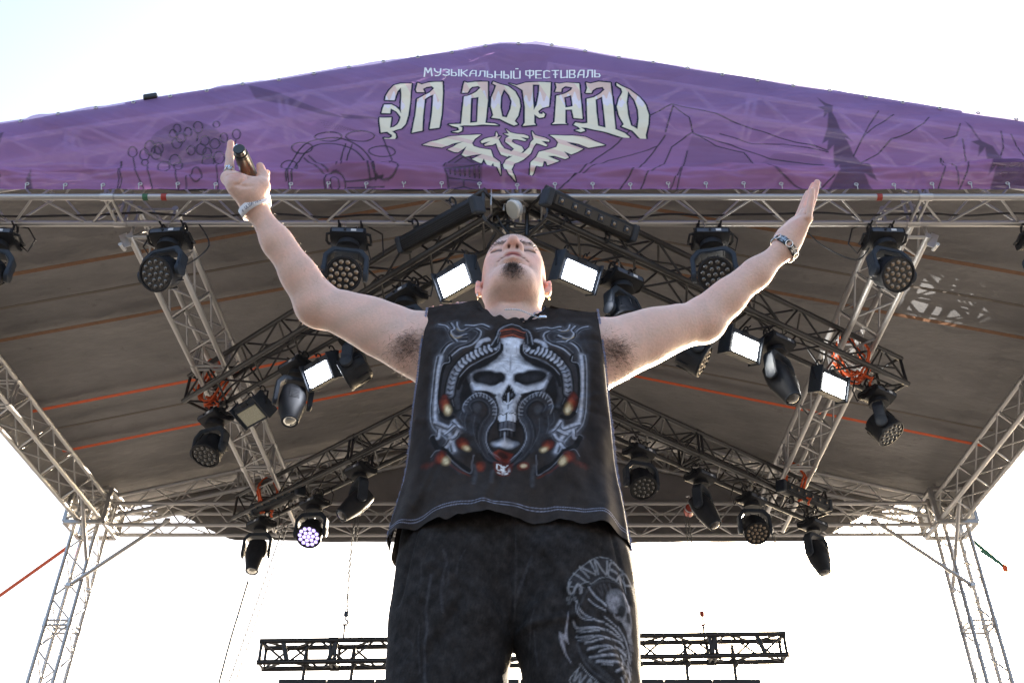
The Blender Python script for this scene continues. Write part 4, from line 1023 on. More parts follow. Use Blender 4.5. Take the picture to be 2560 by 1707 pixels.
BFILLS = [([(-2274,5903),(-2273,5819),(-2301,5745),(-2355,5687),(-2429,5649),(-2516,5637),(-2609,5649),(-2698,5687),(-2776,5745),(-2835,5819),(-2868,5903),(-2873,5987),(-2848,6064),(-2795,6126),(-2719,6166),(-2628,6180),(-2532,6166),(-2439,6126),(-2361,6064),(-2304,5987)],.22),([(-2531,5858),(-2529,5805),(-2546,5758),(-2579,5721),(-2626,5697),(-2681,5689),(-2740,5697),(-2797,5721),(-2846,5758),(-2883,5805),(-2905,5858),(-2908,5911),(-2892,5959),(-2859,5997),(-2812,6022),(-2755,6031),(-2695,6022),(-2637,5997),(-2587,5959),(-2551,5911)],.12),([(-2239,5880),(-2236,5818),(-2250,5762),(-2279,5718),(-2321,5690),(-2372,5680),(-2426,5690),(-2479,5718),(-2525,5762),(-2561,5818),(-2582,5880),(-2587,5943),(-2574,6000),(-2545,6046),(-2502,6076),(-2450,6086),(-2395,6076),(-2340,6046),(-2294,6000),(-2259,5943)],.12),([(-3714,5637),(-3698,5394),(-3632,5394)],.55),([(-4085,6040),(-4061,6063),(-4048,5925)],.5),([(-3949,5615),(-3906,5538),(-3922,5529)],.5),([(-1065,5478),(-1068,5333),(-1102,5205),(-1164,5106),(-1247,5043),(-1344,5021),(-1446,5043),(-1544,5106),(-1629,5205),(-1694,5333),(-1731,5478),(-1736,5626),(-1707,5763),(-1647,5874),(-1560,5946),(-1457,5971),(-1347,5946),(-1243,5874),(-1157,5763),(-1095,5626)],.07),([(-556,5637),(-530,5724),(-417,5835),(-289,5724),(-256,5624),(-275,5444),(-288,5373),(-483,5373),(-522,5444)],.32),([(1389,6040),(1253,5658),(1822,5667),(1795,5813),(1557,5903)],.16),([(1997,5813),(1837,5667),(2359,5667),(2354,5813)],.12),([(2447,6477),(2491,6374),(2432,6355),(2475,6318),(2450,6208),(2500,6281),(2461,6100),(2384,5907),(2441,5959),(2404,5821),(2470,5890),(2435,5635),(2471,5669),(2464,5602),(2328,5399),(2696,5399),(2635,5553),(2730,5504),(2699,5635),(2623,5787),(2577,5977),(2622,5933),(2564,6100),(2536,6281),(2561,6383),(2511,6411)],.62),([(3565,6163),(3636,5977),(3569,5950),(3617,5907),(3580,5795),(3660,5890),(3636,5719),(3558,5520),(3623,5586),(3559,5399),(3823,5399),(3870,5553),(3750,5787),(3725,5907),(3655,5959),(3602,6118)],.62),([(-2223,6619),(-1944,6519),(-1627,6347),(-1321,6204),(-1586,6275),(-1860,6386),(-2129,6445)],.3),([(-1425,6275),(-1131,6227),(-1097,6204),(-1387,6223)],.3)]
PALETTE = [(.034,.033,.037),(.03,.029,.031),(.065,.065,.074),(.012,.0105,.0105),(.28,.29,.33),(.46,.47,.53),(.14,.14,.16),(.36,.26,.13),(.05,.032,.022),(.6,.61,.66),(.03,.028,.03),(.03,.016,.013),(.3,.065,.03),(.15,.026,.015),(.7,.58,.36),(.05,.048,.052),(.03,.012,.01),(.1,.022,.015),(.75,.75,.75),(.55,.55,.55),(.6,.6,.6),(.3,.3,.31),(.035,.033,.035),(.21,.205,.21),(.2,.19,.2),(.2,.2,.21),(.02,.02,.021),(.3,.28,.3),(.05,.048,.05),(.06,.057,.06),(.06,.055,.058),(.12,.12,.13),(.27,.26,.28),(.24,.235,.25),(.4,.39,.42),(.016,.016,.017),(.25,.245,.26),(.035,.032,.033),(.3,.29,.29),(.075,.07,.075),(.05,.045,.045)]
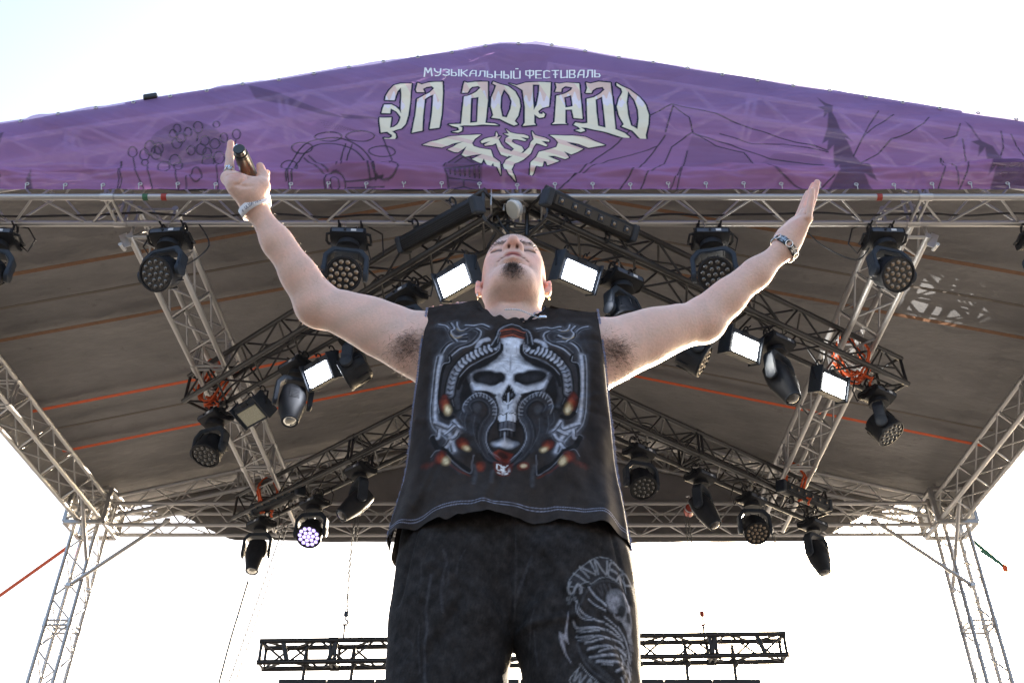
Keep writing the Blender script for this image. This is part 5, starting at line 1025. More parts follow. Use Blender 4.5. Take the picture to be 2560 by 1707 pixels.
SHIRT_ART = [(0,1,0,24.8,.95,.6,0,[-156,1445,-93,1454,-64,1419,-76,1381,-115,1355,-131,1278,-127,1199,-95,1101,-128,1096,-150,1137,-159,1225,-161,1333]),(0,1,0,24.8,.9,.7,0,[-46,1179,-49,1153,-58,1132,-72,1121,-88,1121,-102,1132,-113,1153,-118,1179,-115,1205,-106,1227,-92,1239,-76,1239,-61,1227,-51,1205]),(0,1,1,16.5,.9,.6,0,[-70,1257,-72,1237,-78,1222,-87,1213,-97,1213,-107,1222,-114,1237,-117,1257,-116,1276,-110,1292,-101,1301,-90,1301,-80,1292,-73,1276]),(1,1,2,9.4,.85,.7,17.1,[-157,1448,-140,1438,-132,1420,-121,1404,-109,1400,-94,1408]),(1,1,3,3.9,.8,.3,7.2,[-158,1445,-141,1436,-133,1418,-122,1401,-108,1398,-93,1406]),(1,1,4,2.2,.9,.6,3.3,[-157,1450,-139,1440,-130,1421,-120,1406,-109,1403,-95,1410]),(1,1,5,1.1,.7,.5,1.4,[-157,1451,-138,1440,-129,1422,-120,1407,-109,1404,-95,1412]),(1,1,6,1.7,.7,.5,1.9,[-159,1442,-143,1433,-136,1416,-124,1399,-108,1394,-92,1402]),(1,1,2,9.4,.85,.7,17.1,[-120,1456,-118,1439,-111,1425,-101,1424,-86,1433]),(1,1,3,3.9,.8,.3,7.2,[-122,1455,-120,1438,-112,1423,-100,1421,-85,1431]),(1,1,4,2.2,.9,.6,3.3,[-118,1456,-116,1440,-110,1427,-101,1426,-87,1435]),(1,1,5,1.1,.7,.5,1.4,[-118,1456,-115,1440,-109,1428,-101,1427,-88,1436]),(1,1,6,1.7,.7,.5,1.9,[-125,1455,-122,1437,-113,1420,-99,1418,-84,1427]),(1,1,2,9.4,.85,.7,17.1,[-94,1392,-113,1392,-131,1382,-143,1361,-151,1327,-154,1294]),(1,1,3,3.9,.8,.3,7.2,[-94,1395,-113,1395,-133,1384,-145,1362,-154,1328,-156,1295]),(1,1,4,2.2,.9,.6,3.3,[-94,1390,-112,1389,-130,1380,-142,1360,-150,1327,-152,1294]),(1,1,5,1.1,.7,.5,1.4,[-93,1389,-112,1388,-130,1379,-141,1359,-149,1326,-151,1294]),(1,1,6,1.7,.7,.5,1.9,[-94,1399,-114,1398,-134,1387,-148,1364,-156,1329,-159,1295]),(1,1,2,9.4,.85,.7,17.1,[-77,1427,-67,1417,-69,1402,-83,1382,-107,1369,-126,1352]),(1,1,3,3.9,.8,.3,7.2,[-78,1425,-69,1416,-71,1403,-85,1385,-108,1372,-128,1355]),(1,1,4,2.2,.9,.6,3.3,[-76,1429,-65,1418,-68,1400,-82,1380,-106,1367,-125,1350]),(1,1,5,1.1,.7,.5,1.4,[-75,1430,-64,1418,-67,1400,-82,1379,-106,1366,-125,1349]),(1,1,6,1.7,.7,.5,1.9,[-80,1422,-72,1415,-74,1405,-86,1388,-110,1375,-129,1357]),(1,1,2,9.4,.85,.7,17.1,[-131,1451,-124,1433,-130,1414,-115,1389]),(1,1,3,3.9,.8,.3,7.2,[-133,1450,-126,1433,-132,1414,-117,1388]),(1,1,4,2.2,.9,.6,3.3,[-130,1452,-122,1433,-128,1415,-113,1391]),(1,1,5,1.1,.7,.5,1.4,[-129,1453,-121,1433,-127,1415,-113,1391]),(1,1,6,1.7,.7,.5,1.9,[-136,1448,-129,1433,-134,1413,-119,1386]),(1,1,2,9.4,.85,.7,17.1,[-99,1439,-81,1436,-65,1442,-49,1433]),(1,1,3,3.9,.8,.3,7.2,[-99,1436,-80,1433,-65,1439,-50,1431]),(1,1,4,2.2,.9,.6,3.3,[-99,1442,-81,1439,-65,1445,-48,1435]),(1,1,5,1.1,.7,.5,1.4,[-99,1443,-81,1440,-65,1446,-48,1437]),(1,1,6,1.7,.7,.5,1.9,[-99,1433,-80,1430,-65,1436,-51,1427]),(1,1,7,1.7,.9,.3,2.2,[-128,1410,-118,1400,-105,1402]),(1,1,7,1.4,.9,.3,1.9,[-117,1433,-111,1424,-101,1423]),(1,1,8,2.8,.8,.5,3.3,[-76,1381,-89,1369,-100,1361]),(1,1,2,9.4,.95,.6,23.1,[-148,1352,-152,1322,-154,1283,-155,1243,-154,1215,-149,1192,-139,1174,-125,1161,-116,1143,-109,1117]),(1,1,4,7.2,.9,.8,13.8,[-147,1352,-151,1321,-153,1283,-153,1243,-152,1215,-148,1192,-138,1175,-125,1162,-115,1143,-108,1118]),(1,1,5,3.9,.9,.8,6.1,[-145,1351,-149,1321,-151,1283,-151,1243,-150,1215,-146,1193,-137,1177,-123,1164,-113,1144,-106,1118]),(1,1,3,1.7,.8,.2,2.8,[-151,1353,-155,1322,-157,1284,-158,1244,-157,1215,-152,1190,-141,1172,-128,1159,-118,1142,-111,1116]),(1,1,6,1.4,.8,.5,1.7,[-141,1350,-145,1320,-147,1282,-147,1243,-147,1215,-143,1195,-134,1180,-120,1167,-109,1146,-102,1119]),(1,1,3,1.4,.6,.3,1.7,[-149,1352,-153,1322,-155,1283,-155,1243,-154,1215,-150,1191,-140,1174,-126,1161,-116,1143,-109,1117]),(1,1,4,1.4,.8,.6,1.9,[-154,1354,-158,1323,-160,1284,-161,1244,-160,1214,-155,1189,-143,1169,-130,1157,-121,1140,-114,1116]),(1,1,6,5.5,.95,.7,12.1,[-149,1192,-137,1184,-126,1177,-117,1174,-112,1189]),(1,1,5,3.3,.9,.8,5.5,[-149,1193,-136,1186,-125,1178,-118,1175,-113,1190]),(1,1,3,1.7,.8,.2,2.2,[-150,1189,-138,1181,-127,1174,-116,1172,-109,1188]),(1,1,6,5.5,.95,.7,12.1,[-125,1161,-115,1165,-103,1171,-94,1161]),(1,1,5,3.3,.9,.8,5.5,[-126,1163,-115,1167,-102,1173,-93,1163]),(1,1,3,1.7,.8,.2,2.2,[-125,1159,-114,1162,-103,1169,-95,1159]),(1,1,6,5.5,.95,.7,12.1,[-116,1143,-106,1148,-101,1158]),(1,1,5,3.3,.9,.8,5.5,[-116,1145,-107,1149,-102,1159]),(1,1,3,1.7,.8,.2,2.2,[-115,1140,-104,1146,-99,1156]),(1,1,6,5.5,.95,.7,12.1,[-139,1174,-141,1157,-152,1161]),(1,1,5,3.3,.9,.8,5.5,[-138,1174,-140,1155,-152,1160]),(1,1,3,1.7,.8,.2,2.2,[-142,1175,-143,1159,-151,1164]),(1,1,6,5.5,.95,.7,12.1,[-112,1192,-105,1178,-95,1166]),(1,1,5,3.3,.9,.8,5.5,[-111,1193,-104,1179,-94,1168]),(1,1,3,1.7,.8,.2,2.2,[-114,1190,-107,1176,-97,1164]),(1,1,6,5.5,.95,.7,12.1,[-116,1139,-121,1129,-129,1125]),(1,1,5,3.3,.9,.8,5.5,[-114,1138,-120,1128,-128,1123]),(1,1,3,1.7,.8,.2,2.2,[-118,1141,-123,1132,-130,1127]),(1,1,3,2.2,1,0,8.2,[-127,1349,-126,1338,-136,1331,-142,1313,-145,1281,-145,1251,-139,1219,-126,1201,-114,1203]),(1,1,4,1.4,.85,.6,1.9,[-128,1349,-127,1337,-139,1333,-145,1315,-148,1281,-148,1249,-142,1217]),(1,1,3,4.4,.9,.2,12.7,[-118,1316,-121,1283,-121,1251,-114,1225,-100,1210]),(1,1,6,1.4,.6,.5,1.7,[-121,1289,-120,1257,-113,1230]),(1,1,3,2.8,1,0,11.0,[-152,1159,-141,1134,-124,1119,-106,1095,-74,1076]),(1,1,6,1.4,.9,.5,2.2,[-152,1115,-142,1127,-126,1116,-107,1093,-86,1076,-73,1073,-72,1096,-69,1113]),(1,1,0,3.9,.9,.5,7.2,[-149,1110,-133,1113,-113,1089,-94,1070]),(0,1,3,8.2,.95,0,0,[-21,1381,-31,1341,-57,1327,-87,1308,-103,1278,-111,1251,-109,1217,-83,1210,-68,1246,-51,1251]),(1,1,2,6.6,.7,.6,9.9,[-103,1278,-108,1251,-104,1225]),(0,0,9,3.3,1,.3,0,[1,1403,-10,1403,-22,1400,-20,1381,-21,1358,-30,1340,-47,1325,-64,1316,-82,1303,-80,1281,-75,1263,-66,1259,-51,1259,-37,1256,-29,1244,-25,1228,-24,1194,-7,1192,-7,1192,10,1194,14,1228,18,1244,28,1256,42,1259,57,1259,66,1263,72,1281,76,1303,60,1316,43,1325,27,1340,19,1358,20,1381,24,1400,12,1403,1,1403]),(1,1,3,12.1,.75,.2,13.8,[-74,1311,-53,1323,-33,1335,-21,1349]),(0,1,3,12.7,.85,.2,0,[-48,1331,-48,1325,-52,1319,-58,1313,-66,1308,-73,1306,-80,1306,-83,1310,-83,1315,-80,1321,-73,1328,-66,1332,-58,1335,-51,1334]),(1,1,6,6.1,.75,.3,7.2,[-21,1395,-20,1375,-21,1355]),(1,1,6,2.8,.6,.3,2.8,[-10,1400,-22,1399]),(1,0,6,1.4,.8,.4,1.7,[0,1399,0,1378,-1,1352,-2,1327,-3,1305]),(1,0,6,1.7,.55,.6,1.7,[-25,1341,-9,1345,9,1342,23,1338]),(1,0,6,1.7,.55,.6,1.7,[-31,1332,-13,1337,4,1335,32,1329]),(1,0,6,1.7,.55,.6,1.7,[-19,1352,-2,1349,16,1352]),(1,0,6,1.7,.55,.6,1.7,[-17,1320,-9,1311,-5,1300]),(1,0,6,1.7,.55,.6,1.7,[12,1320,4,1311,0,1300]),(1,0,6,1.7,.55,.6,1.7,[-12,1389,-9,1372,-12,1358]),(1,0,6,1.7,.55,.6,1.7,[12,1384,10,1366,13,1355]),(1,1,6,4.4,.7,.3,6.1,[-12,1301,-17,1291,-16,1281]),(1,1,6,6.1,.75,.4,7.7,[-23,1251,-23,1233,-22,1212]),(1,1,5,3.9,.95,.5,9.4,[-71,1372,-63,1389,-49,1396]),(1,1,3,2.2,.8,.2,3.3,[-67,1368,-56,1376,-47,1389]),(0,1,6,8.2,.85,.2,0,[-10,1285,-15,1276,-26,1269,-41,1267,-58,1269,-73,1276,-83,1285,-87,1295,-82,1304,-71,1311,-56,1313,-39,1311,-23,1305,-13,1295]),(0,1,3,6.6,1,0,0,[-14,1287,-18,1279,-28,1274,-41,1272,-56,1274,-69,1279,-77,1287,-80,1296,-77,1304,-67,1309,-54,1311,-39,1310,-26,1304,-17,1296]),(0,1,3,6.1,1,0,0,[-10,1294,-11,1288,-15,1283,-19,1280,-24,1280,-29,1283,-32,1288,-33,1294,-32,1300,-29,1304,-25,1307,-19,1307,-15,1304,-12,1300]),(0,1,10,8.2,.8,.4,0,[-26,1289,-27,1285,-33,1282,-41,1280,-49,1280,-57,1282,-63,1285,-65,1289,-63,1293,-57,1296,-50,1298,-41,1298,-33,1296,-28,1293]),(1,1,5,3.9,.9,.5,6.1,[-79,1280,-71,1264,-53,1263,-34,1269,-19,1278]),(1,1,6,3.9,.8,.5,5.5,[-80,1278,-74,1257,-66,1247]),(1,1,3,3.9,.95,0,7.2,[-74,1250,-63,1252,-49,1255,-32,1250]),(0,0,4,3.3,.9,.4,0,[-4,1278,-15,1261,-22,1243,-18,1229,-5,1224,7,1228,13,1244,7,1262]),(0,0,3,2.2,1,0,0,[-4,1276,-11,1262,-19,1245,-16,1234,-5,1231,6,1235,11,1247,5,1261]),(1,0,5,1.7,.9,0,2.5,[-5,1255,-5,1241,-5,1229]),(1,0,9,1.4,.9,0,2.5,[-13,1236,-5,1229,4,1236]),(1,0,6,1.7,.9,0,2.5,[-5,1227,-6,1217]),(1,1,6,1.1,.7,.3,1.4,[-11,1254,-13,1243]),(1,1,6,2.2,.6,.4,2.2,[-18,1224,-15,1210]),(0,0,9,1.7,1,.2,0,[-25,1208,9,1208,10,1190,4,1188,-22,1189]),(1,0,3,1.1,1,0,1.7,[-20,1206,-20,1189]),(1,0,3,1.1,1,0,1.7,[-8,1206,-9,1189]),(1,0,3,1.1,1,0,1.7,[1,1206,0,1189]),(1,0,3,1.1,1,0,1.7,[7,1206,6,1189]),(1,0,3,1.1,.9,0,1.9,[-24,1205,-19,1208,-14,1204,-9,1208,-5,1208,0,1205,5,1207,9,1204]),(0,0,3,2.8,1,0,0,[-27,1188,11,1188,10,1159,-23,1159]),(1,0,6,3.3,.85,.5,6.1,[-18,1185,-19,1173]),(1,0,6,3.3,.85,.5,6.1,[-10,1185,-11,1173]),(1,0,6,3.3,.85,.5,6.1,[-2,1185,-2,1173]),(1,0,6,3.3,.85,.5,6.1,[5,1185,5,1173]),(1,0,5,1.4,.9,.4,2.5,[-20,1171,-9,1169,4,1171]),(1,0,6,2.2,.7,.5,2.5,[-18,1168,-19,1152]),(1,0,6,2.2,.7,.5,2.5,[-12,1168,-13,1152]),(1,0,6,2.2,.7,.5,2.5,[-4,1168,-5,1152]),(1,0,6,2.2,.7,.5,2.5,[1,1168,0,1152]),(0,0,3,7.2,1,0,0,[18,1143,15,1137,7,1132,-4,1129,-17,1129,-29,1132,-37,1137,-40,1143,-37,1149,-29,1154,-17,1157,-5,1157,7,1154,15,1149]),(0,0,4,7.2,.95,.5,0,[16,1141,13,1137,6,1133,-5,1132,-16,1132,-27,1133,-34,1137,-37,1141,-35,1145,-27,1148,-17,1150,-5,1150,6,1148,13,1145]),(0,0,9,6.6,.8,.4,0,[5,1139,4,1137,-1,1135,-7,1134,-15,1134,-21,1135,-26,1137,-28,1139,-26,1142,-21,1143,-15,1145,-8,1145,-1,1143,4,1142]),(1,0,5,2.5,.8,.3,3.6,[-11,1161,-11,1143]),(1,1,3,2.8,1,0,25.3,[-31,1377,-46,1369,-61,1362,-77,1352,-92,1340,-104,1327,-114,1312,-119,1294,-122,1275,-123,1258]),(1,1,6,3.9,.95,.6,17.6,[-31,1377,-46,1369,-61,1362,-77,1352,-92,1340,-104,1327,-114,1312,-119,1294,-122,1275,-123,1258]),(1,1,4,3.9,.8,.5,5.5,[-29,1374,-45,1366,-60,1358,-75,1349,-90,1337,-102,1324,-111,1310,-116,1293,-119,1274,-120,1257]),(1,1,5,2.5,.95,.5,4.7,[-32,1366,-37,1374,-38,1384]),(1,1,3,1.7,.9,0,2.5,[-36,1364,-41,1372,-42,1382]),(1,1,5,2.5,.95,.5,4.7,[-41,1361,-47,1369,-47,1379]),(1,1,3,1.7,.9,0,2.5,[-45,1359,-50,1367,-51,1377]),(1,1,5,2.5,.95,.5,4.7,[-51,1357,-56,1365,-56,1374]),(1,1,3,1.7,.9,0,2.5,[-54,1355,-59,1363,-60,1373]),(1,1,5,2.5,.95,.5,4.7,[-59,1353,-65,1360,-66,1369]),(1,1,3,1.7,.9,0,2.5,[-63,1351,-68,1358,-69,1367]),(1,1,5,2.5,.95,.5,4.7,[-68,1348,-73,1354,-74,1364]),(1,1,3,1.7,.9,0,2.5,[-71,1346,-76,1352,-78,1361]),(1,1,5,2.5,.95,.5,4.7,[-76,1343,-82,1348,-83,1357]),(1,1,3,1.7,.9,0,2.5,[-79,1340,-85,1346,-87,1354]),(1,1,5,2.5,.95,.5,4.7,[-84,1336,-90,1342,-91,1350]),(1,1,3,1.7,.9,0,2.5,[-87,1334,-93,1339,-94,1348]),(1,1,5,2.5,.95,.5,4.7,[-92,1330,-97,1334,-100,1342]),(1,1,3,1.7,.9,0,2.5,[-94,1327,-100,1331,-102,1339]),(1,1,5,2.5,.95,.5,4.7,[-99,1323,-105,1327,-107,1334]),(1,1,3,1.7,.9,0,2.5,[-102,1320,-107,1324,-110,1331]),(1,1,4,2.5,.95,.5,4.7,[-105,1315,-111,1317,-114,1324]),(1,1,3,1.7,.9,0,2.5,[-107,1311,-113,1314,-116,1320]),(1,1,4,2.5,.55,.5,4.7,[-109,1307,-115,1307,-120,1312]),(1,1,3,1.7,.9,0,2.5,[-111,1303,-116,1303,-121,1308]),(1,1,4,2.5,.55,.5,4.7,[-113,1296,-119,1296,-123,1301]),(1,1,3,1.7,.9,0,2.5,[-114,1292,-120,1292,-124,1297]),(1,1,4,2.5,.55,.5,4.7,[-115,1286,-121,1284,-125,1289]),(1,1,3,1.7,.9,0,2.5,[-116,1281,-121,1280,-126,1284]),(1,1,4,2.5,.55,.5,4.7,[-117,1274,-122,1273,-127,1277]),(1,1,3,1.7,.9,0,2.5,[-118,1270,-123,1268,-127,1273]),(1,1,4,2.5,.55,.5,4.7,[-119,1263,-123,1261,-127,1265]),(1,1,3,1.7,.9,0,2.5,[-119,1258,-123,1257,-128,1260]),(1,1,3,1.9,1,0,7.2,[-21,1381,-21,1364,-31,1349,-53,1335,-83,1315,-99,1294,-106,1272]),(1,1,4,1.4,.85,.5,1.9,[-25,1390,-26,1366,-38,1352,-62,1338,-87,1320,-104,1299]),(1,0,3,2.8,1,0,12.7,[-38,1375,-31,1392,-27,1419,-15,1441,1,1448,19,1442,33,1421,36,1392,46,1375]),(1,0,4,1.9,.85,.5,2.8,[-42,1379,-32,1404,-24,1430,1,1449,24,1441,39,1417,44,1385]),(1,0,6,1.7,.9,.4,2.5,[-29,1388,-26,1411,-20,1425,-10,1436]),(1,0,6,1.7,.9,.4,2.5,[34,1388,32,1411,27,1425,15,1436]),(0,0,11,2.2,1,0,0,[-24,1423,-13,1437,1,1441,17,1437,30,1422,27,1403,0,1406,-22,1403]),(1,1,12,1.9,.85,.5,5.5,[-23,1421,-10,1428,0,1431]),(1,1,12,1.9,.85,.5,5.5,[-22,1404,-12,1407,0,1412]),(1,1,13,1.7,.8,.3,2.2,[-22,1412,-10,1417,-1,1420]),(0,1,3,5.0,.9,0,0,[-121,1239,-122,1229,-125,1221,-129,1217,-134,1217,-139,1221,-143,1229,-145,1239,-144,1250,-141,1258,-137,1262,-132,1262,-127,1258,-123,1250]),(0,1,13,8.2,.95,.6,0,[-124,1239,-125,1231,-127,1224,-130,1220,-134,1220,-137,1224,-140,1231,-142,1239,-141,1248,-139,1255,-136,1259,-132,1259,-129,1255,-126,1248]),(0,1,12,6.1,.8,.6,0,[-125,1235,-125,1230,-127,1226,-128,1224,-131,1224,-133,1226,-135,1230,-135,1235,-135,1240,-134,1244,-132,1247,-130,1247,-128,1244,-126,1240]),(0,1,7,5.0,.8,.6,0,[-117,1224,-116,1217,-118,1212,-120,1208,-124,1207,-128,1209,-131,1214,-133,1220,-134,1227,-133,1232,-130,1236,-126,1237,-122,1235,-119,1230]),(0,1,14,4.4,1,.7,0,[-120,1223,-120,1219,-121,1215,-122,1213,-124,1212,-126,1214,-128,1217,-130,1221,-130,1225,-129,1229,-128,1231,-126,1232,-124,1230,-122,1227]),(0,1,3,5.0,.9,0,0,[-119,1107,-120,1099,-123,1093,-128,1090,-134,1090,-140,1093,-144,1099,-146,1107,-145,1114,-141,1120,-136,1123,-130,1123,-125,1120,-121,1114]),(0,1,13,8.2,.95,.6,0,[-122,1107,-122,1100,-125,1096,-129,1093,-134,1093,-138,1096,-141,1100,-143,1107,-142,1113,-140,1117,-135,1120,-131,1120,-126,1117,-123,1113]),(0,1,12,6.1,.8,.6,0,[-123,1103,-124,1099,-125,1096,-128,1095,-131,1095,-133,1096,-135,1099,-136,1103,-136,1106,-134,1109,-131,1111,-129,1111,-126,1109,-124,1106]),(0,1,7,5.0,.8,.6,0,[-113,1100,-112,1095,-113,1090,-115,1087,-118,1085,-122,1085,-126,1087,-129,1091,-130,1096,-130,1101,-127,1105,-124,1107,-120,1107,-116,1104]),(0,1,14,4.4,1,.7,0,[-117,1098,-116,1095,-116,1092,-117,1090,-119,1089,-122,1089,-124,1091,-126,1093,-126,1096,-126,1099,-125,1102,-123,1103,-121,1102,-118,1101]),(0,1,3,5.0,.9,0,0,[-77,1135,-79,1129,-82,1124,-87,1121,-93,1121,-99,1124,-103,1129,-105,1135,-104,1141,-100,1146,-95,1149,-89,1149,-83,1146,-79,1141]),(0,1,13,8.2,.95,.6,0,[-80,1135,-81,1130,-84,1126,-88,1124,-93,1124,-97,1126,-100,1130,-102,1135,-101,1140,-98,1143,-94,1145,-89,1145,-85,1143,-82,1140]),(0,1,12,6.1,.8,.6,0,[-82,1131,-82,1128,-84,1126,-87,1125,-90,1125,-92,1126,-94,1128,-95,1131,-94,1134,-93,1136,-90,1137,-87,1137,-85,1136,-83,1134]),(0,1,7,5.0,.8,.6,0,[-75,1122,-77,1119,-80,1118,-83,1118,-87,1120,-90,1122,-92,1125,-92,1129,-90,1131,-87,1132,-84,1132,-80,1131,-77,1128,-75,1125]),(0,1,14,4.4,1,.7,0,[-79,1123,-80,1122,-81,1121,-83,1121,-86,1122,-87,1124,-88,1125,-88,1127,-87,1128,-86,1129,-84,1129,-82,1128,-80,1127,-79,1125]),(0,0,13,6.1,.85,.6,0,[-47,1091,-47,1086,-50,1081,-53,1079,-58,1079,-61,1081,-64,1086,-65,1091,-64,1096,-62,1101,-58,1103,-54,1103,-50,1101,-48,1096]),(0,0,12,4.4,.6,.6,0,[-52,1090,-52,1087,-54,1084,-56,1083,-58,1083,-60,1084,-62,1087,-63,1090,-62,1093,-61,1095,-59,1097,-56,1097,-54,1095,-53,1093]),(0,0,13,6.1,.9,.5,0,[36,1091,35,1087,32,1084,27,1083,22,1083,18,1084,15,1087,14,1091,15,1095,18,1098,22,1099,27,1099,32,1098,35,1095]),(0,0,14,3.9,.9,.7,0,[32,1091,31,1089,29,1088,27,1087,25,1087,22,1088,21,1089,20,1091,21,1093,22,1094,25,1095,27,1095,29,1094,31,1093]),(1,1,13,3.3,.55,.6,3.9,[-113,1088,-98,1076,-76,1066]),(0,1,13,9.4,.5,.7,0,[-141,1096,-143,1093,-146,1091,-152,1090,-158,1090,-164,1091,-168,1093,-170,1096,-169,1098,-165,1101,-159,1102,-153,1102,-147,1101,-143,1098]),(1,1,3,3.9,1,0,24.2,[-83,1208,-88,1224,-81,1238,-64,1244,-47,1239,-36,1224,-36,1203,-47,1184,-54,1161,-53,1139,-41,1115,-23,1101]),(1,1,0,6.1,1,.4,19.2,[-83,1208,-88,1224,-81,1238,-64,1244,-47,1239,-36,1224,-36,1203,-47,1184,-54,1161,-53,1139,-41,1115,-23,1101]),(1,1,2,5.0,.95,.5,8.2,[-87,1207,-91,1224,-83,1242,-65,1249,-45,1243,-33,1225,-33,1202,-44,1182,-50,1161,-49,1141,-38,1118,-21,1104]),(1,1,4,1.7,.85,.5,2.2,[-90,1206,-95,1225,-85,1245,-65,1253,-44,1247,-30,1227,-30,1200,-41,1180,-47,1160,-46,1142,-36,1121,-19,1107]),(1,1,2,1.7,.8,.4,1.9,[-77,1210,-81,1223,-77,1232,-64,1237,-50,1232,-42,1221,-42,1206,-53,1188,-60,1163,-59,1137,-46,1111,-26,1095]),(1,1,4,1.9,.8,.5,2.8,[-93,1232,-87,1228]),(1,1,4,1.9,.8,.5,2.8,[-90,1239,-84,1235]),(1,1,4,1.9,.8,.5,2.8,[-82,1248,-79,1240]),(1,1,4,1.9,.8,.5,2.8,[-76,1251,-73,1243]),(1,1,4,1.9,.8,.5,2.8,[-70,1253,-67,1245]),(1,1,4,1.9,.8,.5,2.8,[-59,1253,-61,1245]),(1,1,4,1.9,.8,.5,2.8,[-53,1251,-54,1243]),(1,1,4,1.9,.8,.5,2.8,[-47,1249,-48,1241]),(1,1,4,1.9,.8,.5,2.8,[-38,1241,-43,1236]),(1,1,4,1.9,.8,.5,2.8,[-34,1235,-39,1230]),(1,1,4,1.9,.8,.5,2.8,[-28,1222,-35,1222]),(1,1,4,1.9,.8,.5,2.8,[-28,1214,-35,1215]),(1,1,4,1.9,.8,.5,2.8,[-28,1207,-35,1207]),(1,1,3,1.4,.8,0,1.7,[-91,1234,-86,1230]),(1,1,3,1.4,.8,0,1.7,[-88,1241,-83,1237]),(1,1,3,1.4,.8,0,1.7,[-79,1248,-77,1241]),(1,1,3,1.4,.8,0,1.7,[-73,1250,-71,1243]),(1,1,3,1.4,.8,0,1.7,[-67,1253,-65,1245]),(1,1,3,1.4,.8,0,1.7,[-57,1251,-59,1244]),(1,1,3,1.4,.8,0,1.7,[-51,1250,-52,1242]),(1,1,3,1.4,.8,0,1.7,[-45,1248,-46,1240]),(1,1,3,1.4,.8,0,1.7,[-37,1238,-42,1233]),(1,1,3,1.4,.8,0,1.7,[-33,1232,-38,1227]),(1,1,3,1.4,.8,0,1.7,[-29,1219,-35,1220]),(1,1,3,1.4,.8,0,1.7,[-29,1212,-35,1212]),(1,1,3,1.4,.8,0,1.7,[-29,1204,-35,1204]),(0,1,15,5.0,1,.3,0,[-58,1216,-59,1211,-61,1208,-64,1205,-68,1205,-71,1208,-73,1211,-74,1216,-74,1221,-71,1225,-68,1227,-65,1227,-61,1225,-59,1221]),(1,1,0,6.1,.95,.5,11.0,[-72,1197,-75,1171,-70,1144,-59,1125]),(1,1,2,1.7,.9,.5,2.2,[-69,1196,-72,1171,-67,1145,-57,1127]),(1,1,0,6.1,.95,.5,11.0,[-89,1204,-93,1184,-90,1161]),(1,1,2,1.7,.9,.5,2.2,[-86,1203,-89,1184,-86,1162]),(1,1,0,6.1,.95,.5,11.0,[-100,1210,-102,1192,-95,1179]),(1,1,2,1.7,.9,.5,2.2,[-97,1209,-99,1192,-92,1181]),(0,0,13,3.3,1,.5,0,[-34,1120,-22,1125,-4,1125,6,1120,-2,1101,-25,1101]),(0,0,16,5.0,.9,0,0,[-3,1115,-4,1113,-7,1111,-11,1109,-16,1109,-21,1111,-24,1113,-25,1115,-24,1118,-21,1120,-17,1122,-12,1122,-7,1120,-4,1118]),(0,0,17,3.3,1,.4,0,[-32,1099,6,1101,4,1084,-3,1070,-25,1070,-30,1082]),(1,1,3,1.7,1,0,3.3,[-41,1120,-30,1105,-23,1100]),(1,0,18,.8,1,0,1.9,[-19,1092,-23,1093,-25,1090,-24,1083,-23,1080,-19,1081]),(1,0,18,.8,1,0,1.9,[-16,1094,-15,1079]),(1,0,18,.8,1,0,1.9,[-18,1093,-13,1081]),(1,0,18,.8,1,0,1.9,[-13,1093,-18,1081]),(1,0,18,.8,1,0,1.9,[-8,1092,-11,1093,-12,1090,-12,1083,-11,1080,-8,1081]),(1,0,18,.8,1,0,1.9,[-7,1079,-7,1094,-4,1095,-3,1080]),(1,0,19,.8,.9,0,1.4,[-23,1076,-24,1074]),(1,0,19,.8,.9,0,1.4,[-22,1076,-22,1074]),(1,0,19,.8,.9,0,1.4,[-20,1076,-20,1074]),(1,0,19,.8,.9,0,1.4,[-18,1076,-18,1074]),(1,0,19,.8,.9,0,1.4,[-16,1076,-16,1074]),(1,0,20,.8,.95,0,1.4,[-14,1077,-13,1076,-14,1074,-13,1074]),(1,0,20,.8,.95,0,1.4,[-12,1077,-10,1076,-11,1074,-10,1074]),(1,0,20,.8,.95,0,1.4,[-9,1077,-8,1076,-9,1074,-7,1074]),(1,0,20,.8,.95,0,1.4,[-6,1077,-5,1076,-6,1074,-4,1074]),(1,1,2,5.0,.8,.6,7.7,[-68,1091,-65,1072,-67,1051]),(1,0,2,5.0,.6,.6,7.2,[-33,1077,-34,1051])]
